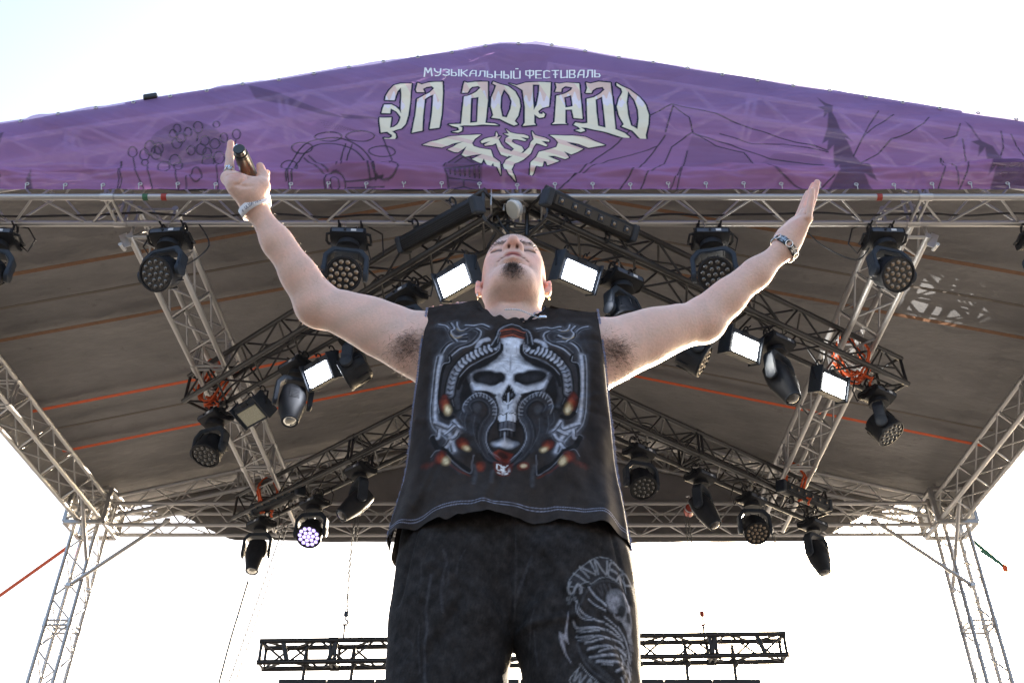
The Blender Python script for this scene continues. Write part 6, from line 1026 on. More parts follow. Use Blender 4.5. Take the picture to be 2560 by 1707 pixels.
TROUSER_ART = [(1,0,39,2.2,.5,.5,5.0,[-138,879,-141,843,-143,813,-139,780,-142,759,-140,711,-136,684]),(1,0,39,2.2,.4,.5,5.0,[-118,924,-111,901,-116,879,-118,843,-113,809]),(1,0,39,2.2,.4,.5,2.9,[-154,792,-154,761,-148,711]),(1,0,39,2.2,.4,.5,2.9,[-78,924,-90,901,-93,879]),(1,0,39,2.2,.4,.5,5.8,[41,917,28,888,18,861,11,835]),(1,0,39,2.2,.4,.5,2.9,[44,818,39,801,37,761]),(1,0,39,2.2,.35,.5,3.6,[45,784,47,751,51,727]),(1,0,39,2.2,.35,.5,2.9,[-107,892,-107,857]),(1,0,39,2.2,.3,.5,2.9,[-178,775,-164,761]),(1,0,39,2.2,.3,.5,2.9,[-158,906,-156,868]),(1,0,40,1.1,.6,0,2.2,[11,961,13,901,11,835,10,813]),(1,0,21,.6,.9,0,1.3,[105,861,110,871,122,886,138,900,155,912,174,916,192,909,204,900,207,884,210,860]),(1,0,21,.6,.9,0,1.3,[105,861,107,854,118,852,121,854,137,865,147,863,160,874,175,879,190,876,205,865]),(0,0,22,.8,.7,.3,0,[105,861,110,871,122,886,138,900,155,912,174,916,192,909,204,900,207,884,205,866,190,877,175,880,160,875,147,865,137,866,120,854,108,854]),(1,0,23,1.1,.9,0,3.6,[109,862,104,852,107,842,113,842,120,858,126,856,128,848,125,841]),(1,0,23,1.1,.9,0,3.6,[115,880,135,866]),(1,0,23,1.1,.9,0,3.6,[142,873,126,893,154,881,145,906]),(1,0,23,1.1,.9,0,3.6,[159,883,154,909,173,884,177,910]),(1,0,23,1.1,.9,0,3.6,[205,900,185,909,181,896,194,891,181,896,178,883,190,877]),(1,0,23,1.1,.9,0,3.6,[192,876,207,897,221,882,215,876,209,876,200,887,201,866]),(1,0,24,.6,.9,0,1.1,[129,843,124,847,126,854,133,852]),(0,0,25,.6,.9,0,0,[110,841,116,841,113,836,118,833,115,828,111,831,107,825,102,826,106,831,101,832,102,837,107,835]),(0,0,26,.4,1,0,0,[110,839,114,839,112,835,115,833,114,830,110,833,108,827,104,827,107,832,103,833,103,835,107,834]),(0,0,27,.8,1,.25,0,[104,811,96,771,87,777,89,757,95,743,107,723,99,741,94,764,104,757,101,772]),(1,0,28,1.1,.9,.4,4.2,[125,821,136,846,153,865,175,873,194,871,210,858]),(1,0,29,1.1,.9,.4,4.2,[118,769,120,753,128,731,139,715,155,701,169,690,180,684]),(1,0,30,1.5,.8,.4,4.2,[162,861,166,847]),(1,0,30,1.5,.8,.4,4.2,[169,865,174,850]),(1,0,30,1.5,.8,.4,4.2,[178,866,182,855]),(1,0,30,1.5,.8,.4,4.2,[156,855,164,843]),(0,0,31,3.8,1,.7,0,[208,834,204,825,197,818,189,815,181,816,174,822,171,831,171,841,175,851,182,858,191,861,199,860,205,854,208,845]),(0,0,32,7.6,1,.8,0,[197,831,194,824,190,819,184,816,179,817,174,821,172,828,173,835,175,843,180,848,186,850,191,849,196,845,198,838]),(0,0,33,2.3,1,.7,0,[204,852,211,843,215,827,217,818,218,801,215,789,218,772,215,769,208,772,207,787,198,802,186,808,199,813,207,827]),(0,0,26,3.8,.95,0,0,[206,821,205,816,203,812,200,810,197,810,194,812,192,816,192,821,193,825,195,829,198,831,201,831,204,829,206,825]),(0,0,26,1.9,.95,0,0,[215,814,215,809,214,806,213,804,211,804,209,805,208,808,207,812,207,817,208,820,210,822,211,822,213,821,214,818]),(1,0,34,2.7,.8,.6,4.2,[204,855,211,843,214,828]),(1,0,24,.8,.9,0,1.5,[208,768,209,760]),(1,0,24,.8,.9,0,1.5,[211,768,212,760]),(1,0,24,.8,.9,0,1.5,[214,768,214,760]),(1,0,24,.8,.9,0,1.5,[217,768,217,760]),(1,0,24,1.5,.9,.6,2.7,[184,813,189,805,197,807]),(1,0,35,1.1,.9,0,6.8,[118,827,123,813,135,802,151,796,165,796]),(1,0,36,1.7,1,.8,3.7,[118,827,123,813,135,802,151,796,165,796]),(1,0,34,.9,.9,.7,1.2,[118,828,123,814,135,803,151,797,165,797]),(1,0,35,1.1,.9,0,7.6,[141,855,150,843,161,833,171,825]),(1,0,36,1.7,1,.8,4.3,[141,855,150,843,161,833,171,825]),(1,0,34,.9,.9,.7,1.4,[141,856,150,843,161,834,171,826]),(1,0,35,1.1,.9,0,5.7,[117,821,120,807,131,798,145,795]),(1,0,36,1.7,1,.8,2.9,[117,821,120,807,131,798,145,795]),(1,0,34,.9,.9,.7,.9,[117,821,120,807,131,798,145,795]),(1,0,35,1.1,.9,0,8.4,[112,795,118,786,132,783,150,782,168,783]),(1,0,36,1.7,1,.8,4.8,[112,795,118,786,132,783,150,782,168,783]),(1,0,34,.9,.9,.7,1.6,[112,795,118,786,132,783,150,783,168,783]),(1,0,35,1.1,.9,0,5.3,[118,781,134,777,156,778]),(1,0,36,1.7,1,.8,2.6,[118,781,134,777,156,778]),(1,0,34,.9,.9,.7,.9,[118,782,134,777,156,779]),(1,0,35,1.1,.9,0,6.5,[117,771,132,768,155,768,176,768]),(1,0,36,1.7,1,.8,3.4,[117,771,132,768,155,768,176,768]),(1,0,34,.9,.9,.7,1.1,[117,772,132,769,155,769,176,769]),(1,0,35,1.1,.9,0,4.9,[120,765,136,763,149,768]),(1,0,36,1.7,1,.8,2.3,[120,765,136,763,149,768]),(1,0,34,.9,.9,.7,.8,[120,765,136,764,149,768]),(1,0,35,1.1,.9,0,6.1,[132,759,146,760,162,765]),(1,0,36,1.7,1,.8,3.1,[132,759,146,760,162,765]),(1,0,34,.9,.9,.7,1.0,[132,759,146,761,162,765]),(1,0,35,1.1,.9,0,7.6,[136,748,154,751,179,754]),(1,0,36,1.7,1,.8,4.3,[136,748,154,751,179,754]),(1,0,34,.9,.9,.7,1.4,[136,749,154,752,179,755]),(1,0,35,1.1,.9,0,6.1,[154,743,169,748,184,754]),(1,0,36,1.7,1,.8,3.1,[154,743,169,748,184,754]),(1,0,34,.9,.9,.7,1.0,[154,743,169,749,184,755]),(1,0,35,1.1,.9,0,7.6,[139,735,157,736,187,741]),(1,0,36,1.7,1,.8,4.3,[139,735,157,736,187,741]),(1,0,34,.9,.9,.7,1.4,[139,735,157,737,187,742]),(1,0,35,1.1,.9,0,8.4,[150,727,168,727,192,730]),(1,0,36,1.7,1,.8,4.8,[150,727,168,727,192,730]),(1,0,34,.9,.9,.7,1.6,[150,727,168,727,192,730]),(1,0,35,1.1,.9,0,4.9,[159,722,176,722]),(1,0,36,1.7,1,.8,2.3,[159,722,176,722]),(1,0,34,.9,.9,.7,.8,[159,723,176,723]),(1,0,35,1.1,.9,0,5.3,[167,805,180,798,193,789]),(1,0,36,1.7,1,.8,2.6,[167,805,180,798,193,789]),(1,0,34,.9,.9,.7,.9,[167,805,180,798,193,789]),(1,0,35,1.1,.9,0,6.8,[169,793,184,787,196,777]),(1,0,36,1.7,1,.8,3.7,[169,793,184,787,196,777]),(1,0,34,.9,.9,.7,1.2,[170,794,184,788,196,777]),(1,0,35,1.1,.9,0,6.8,[170,783,185,778,198,772]),(1,0,36,1.7,1,.8,3.7,[170,783,185,778,198,772]),(1,0,34,.9,.9,.7,1.2,[171,784,185,779,198,773]),(1,0,35,1.1,.9,0,6.8,[179,769,193,768,201,760]),(1,0,36,1.7,1,.8,3.7,[179,769,193,768,201,760]),(1,0,34,.9,.9,.7,1.2,[179,770,193,768,201,761]),(1,0,35,1.1,.9,0,8.4,[184,757,194,754,202,748]),(1,0,36,1.7,1,.8,4.8,[184,757,194,754,202,748]),(1,0,34,.9,.9,.7,1.6,[184,758,194,755,202,749]),(1,0,35,1.1,.9,0,8.0,[183,712,192,718,195,722]),(1,0,36,1.7,1,.8,4.6,[183,712,192,718,195,722]),(1,0,34,.9,.9,.7,1.5,[183,713,192,719,195,723]),(1,0,35,1.1,.9,0,6.8,[194,744,197,737,194,728]),(1,0,36,1.7,1,.8,3.7,[194,744,197,737,194,728]),(1,0,34,.9,.9,.7,1.2,[195,745,197,737,194,729]),(1,0,35,1.1,.9,0,6.8,[191,792,202,777,208,757,210,737]),(1,0,36,1.7,1,.8,3.7,[191,792,202,777,208,757,210,737]),(1,0,34,.9,.9,.7,1.2,[191,792,202,777,208,758,210,737]),(1,0,35,1.1,.9,0,6.5,[206,737,207,722,208,708]),(1,0,36,1.7,1,.8,3.4,[206,737,207,722,208,708]),(1,0,34,.9,.9,.7,1.1,[206,737,208,723,208,709]),(1,0,35,1.1,.9,0,5.3,[140,833,152,824,169,816]),(1,0,36,1.7,1,.8,2.6,[140,833,152,824,169,816]),(1,0,34,.9,.9,.7,.9,[140,834,152,824,169,817]),(1,0,35,1.1,.9,0,6.5,[191,702,194,694,191,685]),(1,0,36,1.7,1,.8,3.4,[191,702,194,694,191,685]),(1,0,34,.9,.9,.7,1.1,[191,703,194,694,191,686]),(1,0,35,1.1,.9,0,6.8,[205,704,206,694,208,685]),(1,0,36,1.7,1,.8,3.7,[205,704,206,694,208,685]),(1,0,34,.9,.9,.7,1.2,[205,704,206,694,208,686]),(1,0,36,.8,.8,.6,1.7,[197,766,198,762]),(1,0,36,.8,.8,.6,1.7,[202,754,203,750]),(1,0,36,.8,.8,.6,1.7,[206,742,208,738]),(1,0,36,.8,.8,.6,1.7,[211,730,212,726]),(1,0,36,.8,.8,.6,1.7,[198,718,200,714]),(1,0,36,.8,.8,.6,1.7,[203,706,204,702]),(1,0,36,.8,.8,.6,1.7,[211,755,213,751]),(1,0,36,.8,.8,.6,1.7,[199,742,200,739]),(1,0,36,.8,.8,.6,1.7,[203,730,204,727]),(1,0,36,.8,.8,.6,1.7,[208,718,209,715]),(1,0,36,.8,.8,.6,1.7,[195,707,196,703]),(1,0,36,.8,.8,.6,1.7,[203,755,205,752]),(1,0,36,.8,.8,.6,1.7,[208,743,209,739]),(1,0,36,.8,.8,.6,1.7,[195,731,197,727]),(1,0,36,.8,.8,.6,1.7,[200,719,201,715]),(1,0,36,.8,.8,.6,1.7,[204,707,206,704]),(1,0,36,.8,.8,.6,1.7,[213,756,214,752]),(1,0,36,.8,.8,.6,1.7,[200,744,201,740]),(1,0,36,.8,.8,.6,1.7,[205,732,206,728]),(1,0,36,.8,.8,.6,1.7,[209,720,210,716]),(1,0,36,.8,.8,.6,1.7,[197,708,198,704]),(1,0,36,.8,.8,.6,1.7,[205,757,206,753]),(1,0,36,.8,.8,.6,1.7,[210,745,211,741]),(1,0,36,.8,.8,.6,1.7,[197,733,198,729]),(1,0,36,.8,.8,.6,1.7,[201,721,203,717]),(1,0,36,.8,.8,.6,1.7,[206,709,207,705]),(1,0,36,.8,.8,.6,1.7,[197,758,198,754]),(1,0,36,.8,.8,.6,1.7,[202,745,203,742]),(1,0,36,.8,.8,.6,1.7,[206,733,207,730]),(1,0,36,.8,.8,.6,1.7,[211,721,212,718]),(1,0,36,.8,.8,.6,1.7,[198,709,199,706]),(1,0,36,.8,.8,.6,1.7,[206,758,208,754]),(1,0,36,.8,.8,.6,1.7,[211,746,212,742]),(1,0,36,.8,.8,.6,1.7,[198,734,200,730]),(1,0,36,.8,.8,.6,1.7,[203,722,204,718]),(1,0,36,.8,.8,.6,1.7,[207,710,209,706]),(1,0,36,.8,.8,.6,1.7,[199,759,200,755]),(1,0,36,.8,.8,.6,1.7,[203,747,204,743]),(1,0,36,.8,.8,.6,1.7,[208,735,209,731]),(1,0,36,.8,.8,.6,1.7,[195,723,196,719]),(1,0,36,.8,.8,.6,1.7,[200,711,201,707]),(1,0,36,.8,.8,.6,1.7,[208,760,209,756]),(1,0,36,.8,.8,.6,1.7,[213,748,214,744]),(1,0,36,.8,.8,.6,1.7,[200,735,201,732]),(1,0,36,.8,.8,.6,1.7,[204,723,206,720]),(1,0,36,.8,.8,.6,1.7,[209,712,210,708]),(1,0,28,1.9,.8,.5,4.9,[129,740,132,734]),(1,0,28,1.9,.8,.5,4.9,[134,735,136,730]),(1,0,28,1.9,.8,.5,4.9,[138,731,140,727]),(1,0,28,1.9,.8,.5,4.9,[142,727,145,723]),(1,0,28,1.9,.8,.5,4.9,[146,722,149,720]),(1,0,28,1.9,.8,.5,4.9,[150,718,153,717]),(1,0,28,1.9,.8,.5,4.9,[154,714,157,713]),(1,0,28,1.9,.8,.5,4.9,[158,709,161,710]),(1,0,28,1.9,.8,.5,4.9,[162,705,165,706]),(1,0,28,1.9,.8,.5,4.9,[166,701,169,703]),(1,0,28,1.9,.8,.5,4.9,[170,697,173,700]),(1,0,28,1.9,.8,.5,4.9,[174,692,177,696]),(0,0,37,.8,.8,.3,0,[122,723,134,708,146,698,157,684,109,684,103,695,113,709]),(1,0,38,.6,.9,0,1.1,[109,684,103,695,113,709,121,718,122,723,134,708,146,697,157,684]),(1,0,23,1.1,.9,0,3.0,[117,712,111,694,123,708,119,690,131,704]),(1,0,23,1.1,.9,0,3.0,[129,684,138,698,139,684]),(1,0,23,1.1,.9,0,3.0,[144,684,146,692,153,684])]
# ---------------------------------------------------------------- flat print painter: colours for mesh points from polygons and strokes
def seg_dist(P, pts, closed=False):
    A = np.asarray(pts, dtype=np.float32)
    B = np.roll(A, -1, axis=0) if closed else A[1:]
    A = A if closed else A[:-1]
    d2 = np.full(len(P), 1e12, dtype=np.float32)
    for a, b in zip(A, B):
        ab = b - a
        l2 = float(ab @ ab) + 1e-9
        t = np.clip(((P - a) @ ab) / l2, 0, 1)
        q = P - a - t[:, None] * ab
        d2 = np.minimum(d2, (q * q).sum(1))
    return np.sqrt(d2)

def inside(P, pts):
    A = np.asarray(pts, dtype=np.float32)
    B = np.roll(A, -1, axis=0)
    c = np.zeros(len(P), dtype=bool)
    x, y = P[:, 0], P[:, 1]
    for (ax_, ay_), (bx_, by_) in zip(A, B):
        if ay_ == by_: continue
        k = ((ay_ > y) != (by_ > y)) & (x < (bx_ - ax_) * (y - ay_) / (by_ - ay_) + ax_)
        c ^= k
    return c

def near(P, pts, pad):
    A = np.asarray(pts, dtype=np.float32)
    lo, hi = A.min(0) - pad, A.max(0) + pad
    return np.nonzero((P[:, 0] > lo[0]) & (P[:, 0] < hi[0]) & (P[:, 1] > lo[1]) & (P[:, 1] < hi[1]))[0]

def poly_cov(P, pts, soft):
    d = seg_dist(P, pts, True)
    s = np.where(inside(P, pts), d, -d)
    return np.clip(0.5 + s / max(soft, 1e-6), 0, 1)

def tex_noise(P, seed):
    v = fbm(P[:, 0].astype(np.float64) / 14.0, P[:, 1].astype(np.float64) / 20.0, seed, 4)
    return np.clip(0.62 + 0.42 * v, 0.12, 1.0)

def curve(pts, sub=3):
    """Catmull-Rom through the points of a drawn line"""
    P = np.asarray(pts, float)
    if len(P) < 3: return P
    E = np.vstack([2 * P[0] - P[1], P, 2 * P[-1] - P[-2]])
    out = []
    for i in range(1, len(E) - 2):
        for k in range(sub):
            t = k / sub
            out.append(0.5 * (2 * E[i] + (E[i + 1] - E[i - 1]) * t + (2 * E[i - 1] - 5 * E[i] + 4 * E[i + 1] - E[i + 2]) * t * t + (3 * E[i] - E[i - 1] - 3 * E[i + 1] + E[i + 2]) * t ** 3))
    out.append(P[-1])
    return np.array(out)

def paint_ops(P, C, ops, mirror_axis=None, sub=3, min_soft=1.2):
    """drawing operations: kind, mirrored, colour, softness, strength, grain, width, flat points"""
    for i, (kind, mf, ci, soft, a, tex, w, fp) in enumerate(ops):
        col = np.asarray(PALETTE[ci], dtype=np.float32)
        base = np.asarray(fp, float).reshape(-1, 2)
        soft = max(soft, min_soft)
        for side in range(2 if mf else 1):
            pts = base.copy()
            if side: pts[:, 0] = 2 * mirror_axis(pts[:, 1]) - pts[:, 0]
            if kind == 0:
                k = near(P, pts, soft)
                if not len(k): continue
                cov = poly_cov(P[k], pts, soft)
            else:
                k = near(P, pts, w / 2 + soft)
                if not len(k): continue
                cov = np.clip(0.5 + (w / 2 - seg_dist(P[k], curve(pts, sub))) / soft, 0, 1)
                cov = cov * cov * (3 - 2 * cov)
            cov = cov * a
            if tex:
                cov = cov * (1 - tex + tex * tex_noise(P[k], 0.3 + (i % 9)))
            C[k] += (col - C[k]) * cov[:, None]
    return C

# ---------------------------------------------------------------- banner
BY = 5.25
def banner_top(x):
    ax_ = np.abs(x)
    e = 7.205 - 0.2555 * np.maximum(ax_ - 0.155, 0)
    return np.where(ax_ < 0.155, 7.205 - 0.012 * (1 - (ax_ / 0.155) ** 2), e)
def banner_bot(x):
    return 5.43 + 0.004 * np.sin(x * 20.4)
def banner_y(x, z):
    h = np.clip((z - 5.45) / 0.28, 0, 1)
    low = np.sin(math.pi * np.clip((z - 5.45) / 0.27, 0, 1)) ** 1.2
    wr = 0.075 * low * (0.55 + 0.75 * fbm(x * 0.28, z * 0.2, 2.0, 3))
    wr += 0.055 * low * fbm(x * 0.9 + z * 3.0, z * 2.2 - x * 0.25, 3.0, 3)
    up = np.clip((z - 5.6) / 0.3, 0, 1)
    ten = 0.022 * fbm(x * 0.5 + z * 0.55, z * 1.2 - np.abs(x) * 0.35, 4.0, 4) * up
    top = np.clip(1 - (banner_top(x) - z) / 0.13, 0, 1)
    rip = 0.006 * top * np.sin(x * 15.3 + 2.2 * np.sin(x * 3.1)) + 0.012 * top ** 2
    return np.minimum(BY - wr - 0.012 * low + ten + rip, BY + 0.012 + 0.006 * np.sin(x * 3.0 + z * 5.0))

def banner_mat(alpha=0.72, name='purple_mesh_banner'):
    m, nt, b = new_mat(name)
    at_ = nd(nt, 'ShaderNodeAttribute', attribute_name='print')
    tc = nd(nt, 'ShaderNodeTexCoord')
    n = nd(nt, 'ShaderNodeTexNoise'); n.inputs['Scale'].default_value = 1.3; n.inputs['Detail'].default_value = 6
    nt.links.new(tc.outputs['Object'], n.inputs['Vector'])
    r = nd(nt, 'ShaderNodeMapRange'); r.inputs[1].default_value = 0.3; r.inputs[2].default_value = 0.7; r.inputs[3].default_value = 0.90; r.inputs[4].default_value = 1.10
    nt.links.new(n.outputs['Fac'], r.inputs[0])
    sc = nd(nt, 'ShaderNodeVectorMath', operation='SCALE')
    nt.links.new(at_.outputs['Color'], sc.inputs[0]); nt.links.new(r.outputs[0], sc.inputs['Scale'])
    nt.links.new(sc.outputs[0], b.inputs['Base Color'])
    b.inputs['Roughness'].default_value = 0.7
    b.inputs['Specular IOR Level'].default_value = 0.2
    tl = nd(nt, 'ShaderNodeBsdfTranslucent'); nt.links.new(sc.outputs[0], tl.inputs['Color'])
    mx = nd(nt, 'ShaderNodeMixShader'); mx.inputs[0].default_value = 0.25
    nt.links.new(b.outputs[0], mx.inputs[1]); nt.links.new(tl.outputs[0], mx.inputs[2])
    tr_ = nd(nt, 'ShaderNodeBsdfTransparent'); tr_.inputs['Color'].default_value = (0.92, 0.86, 1.0, 1)
    m2 = nd(nt, 'ShaderNodeMixShader'); m2.inputs[0].default_value = alpha
    nt.links.new(tr_.outputs[0], m2.inputs[1]); nt.links.new(mx.outputs[0], m2.inputs[2])
    nt.links.new(m2.outputs[0], nt.nodes['Material Output'].inputs['Surface'])
    n2 = nd(nt, 'ShaderNodeTexNoise'); n2.inputs['Scale'].default_value = 9; n2.inputs['Detail'].default_value = 5
    nt.links.new(tc.outputs['Object'], n2.inputs['Vector'])
    bp = nd(nt, 'ShaderNodeBump'); bp.inputs['Strength'].default_value = 0.25; bp.inputs['Distance'].default_value = 0.02
    nt.links.new(n2.outputs['Fac'], bp.inputs['Height']); nt.links.new(bp.outputs[0], b.inputs['Normal'])
    return m
M_BANNER = banner_mat()
PURPLE, PINK = np.array(srgb(152, 122, 178)), np.array(srgb(162, 114, 168))
DARKINK = np.array(srgb(28, 38, 62))

def banner_print(x, z):
    P = np.stack([x, z], -1).astype(np.float32) * 1000
    t = np.clip((z - 5.45) / 1.0, 0, 1)[:, None]
    C = (PINK * (1 - t) + PURPLE * t).astype(np.float32)
    for pts, a in BFILLS:
        k = near(P, pts, 10)
        if len(k):
            C[k] += (DARKINK - C[k]) * (poly_cov(P[k], pts, 12) * min(0.68, a * 1.5))[:, None]
    for pts, w in BLINES:
        w = w * 1000 * 1.15
        k = near(P, pts, w + 8)
        if len(k):
            C[k] += (DARKINK - C[k]) * (np.clip(0.5 + (w / 2 - seg_dist(P[k], pts)) / 7.0, 0, 1) * 0.97)[:, None]
    return C

banner = empty('banner', (0, BY, 5.45))
tag(banner, 'purple festival banner with lettering and dragon emblem across the stage gable', 'banner')
nx, nz = 1320, 210
xs = np.linspace(-5.55, 5.55, nx)
tt = np.linspace(0, 1, nz)
X, T = np.meshgrid(xs, tt)
Zb = banner_bot(X) + (banner_top(X) - banner_bot(X)) * T
Yb = banner_y(X, Zb)
col = banner_print(X.ravel(), Zb.ravel())
V = np.stack([X, Yb - BY, Zb - 5.45], -1).reshape(-1, 3)
idx = np.arange(nx * nz).reshape(nz, nx)
Q = np.stack([idx[:-1, :-1], idx[:-1, 1:], idx[1:, 1:], idx[1:, :-1]], -1).reshape(-1, 4)
link('cloth', np_mesh('cloth', V, Q, M_BANNER, True, col), banner)

# raised print: lettering and emblem as thin sheets that follow the cloth
M_INK = banner_mat(0.96, 'banner_ink')
def ink_patch(name, x0, x1, z0, z1, step, shapes, holes, ow, soft, fills, off=0.004):
    gx = np.arange(x0, x1, step); gz = np.arange(z0, z1, step)
    GX, GZ = np.meshgrid(gx, gz)
    P = np.stack([GX.ravel(), GZ.ravel()], -1).astype(np.float32) * 1000
    keep = np.zeros(len(P)); colr = np.tile(DARKINK.astype(np.float32), (len(P), 1))
    for pts, hole in zip(shapes, holes):
        k = near(P, pts, ow + 6)
        if not len(k): continue
        d = seg_dist(P[k], pts, True); s = np.where(inside(P[k], pts), d, -d)
        if hole:
            dh = seg_dist(P[k], hole, True); sh_ = np.where(inside(P[k], hole), -dh, dh)
            s = np.minimum(s, sh_)
        keep[k] = np.maximum(keep[k], np.clip((s + ow) / 3.0, 0, 1))
        f = np.clip(0.5 + s / soft, 0, 1)
        cf = fills(P[k])
        colr[k] += (cf - colr[k]) * f[:, None]
    K = (keep > 0.3).reshape(GX.shape)
    idx = np.arange(GX.size).reshape(GX.shape)
    fm = (K[:-1, :-1] & K[:-1, 1:] & K[1:, 1:] & K[1:, :-1]).ravel()
    Q = np.stack([idx[:-1, :-1], idx[:-1, 1:], idx[1:, 1:], idx[1:, :-1]], -1).reshape(-1, 4)[fm]
    used = np.unique(Q); remap = np.full(GX.size, -1); remap[used] = np.arange(len(used))
    yy = banner_y(GX.ravel()[used], GZ.ravel()[used]) - off
    V = np.stack([GX.ravel()[used], yy - BY, GZ.ravel()[used] - 5.45], -1)
    return link(name, np_mesh(name, V, remap[Q], M_INK, True, colr[used]), banner)

CREAM, PEACH, ICE = np.array(srgb(242, 240, 218)), np.array(srgb(236, 214, 204)), np.array(srgb(240, 238, 246))
def letter_fill(P):
    z = P[:, 1] / 1000; x = P[:, 0]
    j = 0.02 * np.sin(x * 0.11) + 0.015 * np.sin(x * 0.043 + 1)
    c = np.tile(CREAM, (len(P), 1))
    c[z > 6.36 + j] = ICE
    c[z > 6.48 + 2 * j] = PEACH
    edge = (np.sin(x * 0.021 + z * 9) > 0.55) & (z > 6.3)
    c[edge] = CREAM
    return c
lx = [p for s, _ in LETTERS for p in s]
ink_patch('lettering', -1.15, 1.15, 5.98, 6.98, 0.0042, [s for s, _ in LETTERS], [h for _, h in LETTERS], 17, 4, letter_fill)
ink_patch('emblem', -0.95, 0.85, 5.45, 6.25, 0.0042, EMBLEM, [None] * len(EMBLEM), 13, 4, lambda P: np.where((np.sin(P[:, 0] * 0.018 + P[:, 1] * 0.05) > 0.35)[:, None], PEACH, CREAM))
# small line: letters as flat strokes
bm = bmesh.new()
def flat_stroke(bm, pts, w):
    pts = [Vector((p[0] / 1000, p[1] / 1000)) for p in pts]
    for a, b in zip(pts[:-1], pts[1:]):
        d = (b - a); l = d.length
        if l < 1e-6: continue
        d /= l; n = Vector((-d.y, d.x)) * w / 2
        a2, b2 = a - d * w * 0.35, b + d * w * 0.35
        q = [a2 + n, a2 - n, b2 - n, b2 + n]
        bm.faces.new([bm.verts.new((p.x, float(banner_y(np.array(p.x), np.array(p.y))) - 0.005 - BY, p.y - 5.45)) for p in q])
for s in SMALLTEXT: flat_stroke(bm, s, 0.0125)
bmesh.ops.recalc_face_normals(bm, faces=bm.faces[:])
M_TXT = mat('white_ink', srgb(226, 230, 236), 0.5)
link('small_lettering', bm_mesh('small_lettering', bm, M_TXT), banner)

# eyelets and cable ties along the edges
EY = bm_mesh('eyelet', bm_tube(bmesh.new(), [(0.013 * math.cos(R(30 * k)), 0, 0.013 * math.sin(R(30 * k))) for k in range(13)], 0.005, 6, caps=False), M_STEEL, smooth=True)
TIE = tube_mesh('cable_tie', [(0, -0.006, 0.0), (0, -0.010, -0.02), (0.002, 0.0, -0.042)], 0.0035, M_STEEL, 5)
for i in range(39):
    x = -5.4 + i * 0.2845
    link('eyelet', EY, banner, Matrix.Translation((x, float(banner_y(np.array(x), np.array(5.475))) - BY - 0.004, 0.022)))
    link('cable_tie', TIE, banner, Matrix.Translation((x, float(banner_y(np.array(x), np.array(5.475))) - BY - 0.004, 0.012)))
    zt = float(banner_top(np.array(x)))
    link('eyelet', EY, banner, Matrix.Translation((x, float(banner_y(np.array(x), np.array(zt - 0.025))) - BY - 0.004, zt - 0.025 - 5.45)))
# aluminium edge pipe showing above the hem, and the black tape on it
pipe('edge_pipe', (-3.2, 5.285, 6.434), (-2.3, 5.285, 6.664), 0.016, M_WHITEPLATE, 'pale edge pipe peeping over the top left hem of the banner', 'pipe')
pipe('edge_pipe', (3.6, 5.285, 6.330), (2.6, 5.285, 6.586), 0.016, M_WHITEPLATE, 'pale edge pipe peeping over the top right hem of the banner', 'pipe')
o = link('tape_wrap', box_mesh('tape_wrap', (0.11, 0.07, 0.055), (0, 0, 0), M_RUBBER, 0.008), None, Matrix.Translation((-3.0, 5.27, 6.487)) @ Matrix.Rotation(R(-14), 4, 'Y'))
tag(o, 'black tape wrapped round the top left edge of the banner', 'tape')
for x, mm, nm, lab in ((-2.68, M_RED, 'red', 'red tape mark on the front truss under the microphone hand'), (-2.82, M_GREEN, 'green', 'green tape mark on the front truss left of the red one'), (2.72, M_RED, 'red', 'red tape mark on the front truss right of the open hand')):
    o = link('tape_mark', cyl(mm, 14), None, seg_mtx((x, 5.303, 5.4), (x + 0.04, 5.303, 5.4), 0.0275, (0, 0, 0)))
    tag(o, lab, 'tape')
# ---------------------------------------------------------------- the singer: body sculpted as one smooth distance field
def v3(*a): return np.array(a, dtype=np.float32)
class Field:
    def __init__(self): self.p = []
    def add(self, f, c, rad, op='u', k=0.01): self.p.append((f, np.asarray(c, np.float32), float(rad), op, k))
    def cone(self, a, b, ra, rb, k=0.02, op='u'):
        a, b = v3(*a), v3(*b)
        ab = b - a; L2 = float(ab @ ab) + 1e-12
        def f(P):
            t = np.clip(((P - a) @ ab) / L2, 0, 1)
            q = P - a - t[:, None] * ab
            return np.sqrt((q * q).sum(1)) - (ra + (rb - ra) * t)
        self.add(f, (a + b) / 2, math.sqrt(L2) / 2 + max(ra, rb), op, k)
    def chain(self, pts, rs, k=0.015, op='u'):
        for i in range(len(pts) - 1): self.cone(pts[i], pts[i + 1], rs[i], rs[i + 1], k, op)
    def ell(self, c, r, k=0.02, op='u', rot=None):
        c, r = v3(*c), v3(*r)
        M = np.array(rot, np.float32) if rot is not None else None
        def f(P):
            q = P - c
            if M is not None: q = q @ M
            k0 = np.sqrt(((q / r) ** 2).sum(1)); k1 = np.sqrt(((q / (r * r)) ** 2).sum(1)) + 1e-9
            return k0 * (k0 - 1) / k1
        self.add(f, c, float(r.max()), op, k)
    def eval(self, P, c=None, rad=None):
        d = np.full(len(P), 1.0, np.float32)
        for f, pc, pr, op, k in self.p:
            if c is not None and float(np.sqrt(((pc - c) ** 2).sum())) > pr + rad + k + 0.03: continue
            e = f(P)
            if op == 'u':
                h = np.maximum(k - np.abs(d - e), 0) / k
                d = np.minimum(d, e) - h * h * k * 0.25
            else:
                h = np.maximum(k - np.abs(d + e), 0) / k
                d = np.maximum(d, -e) + h * h * k * 0.25
        return d

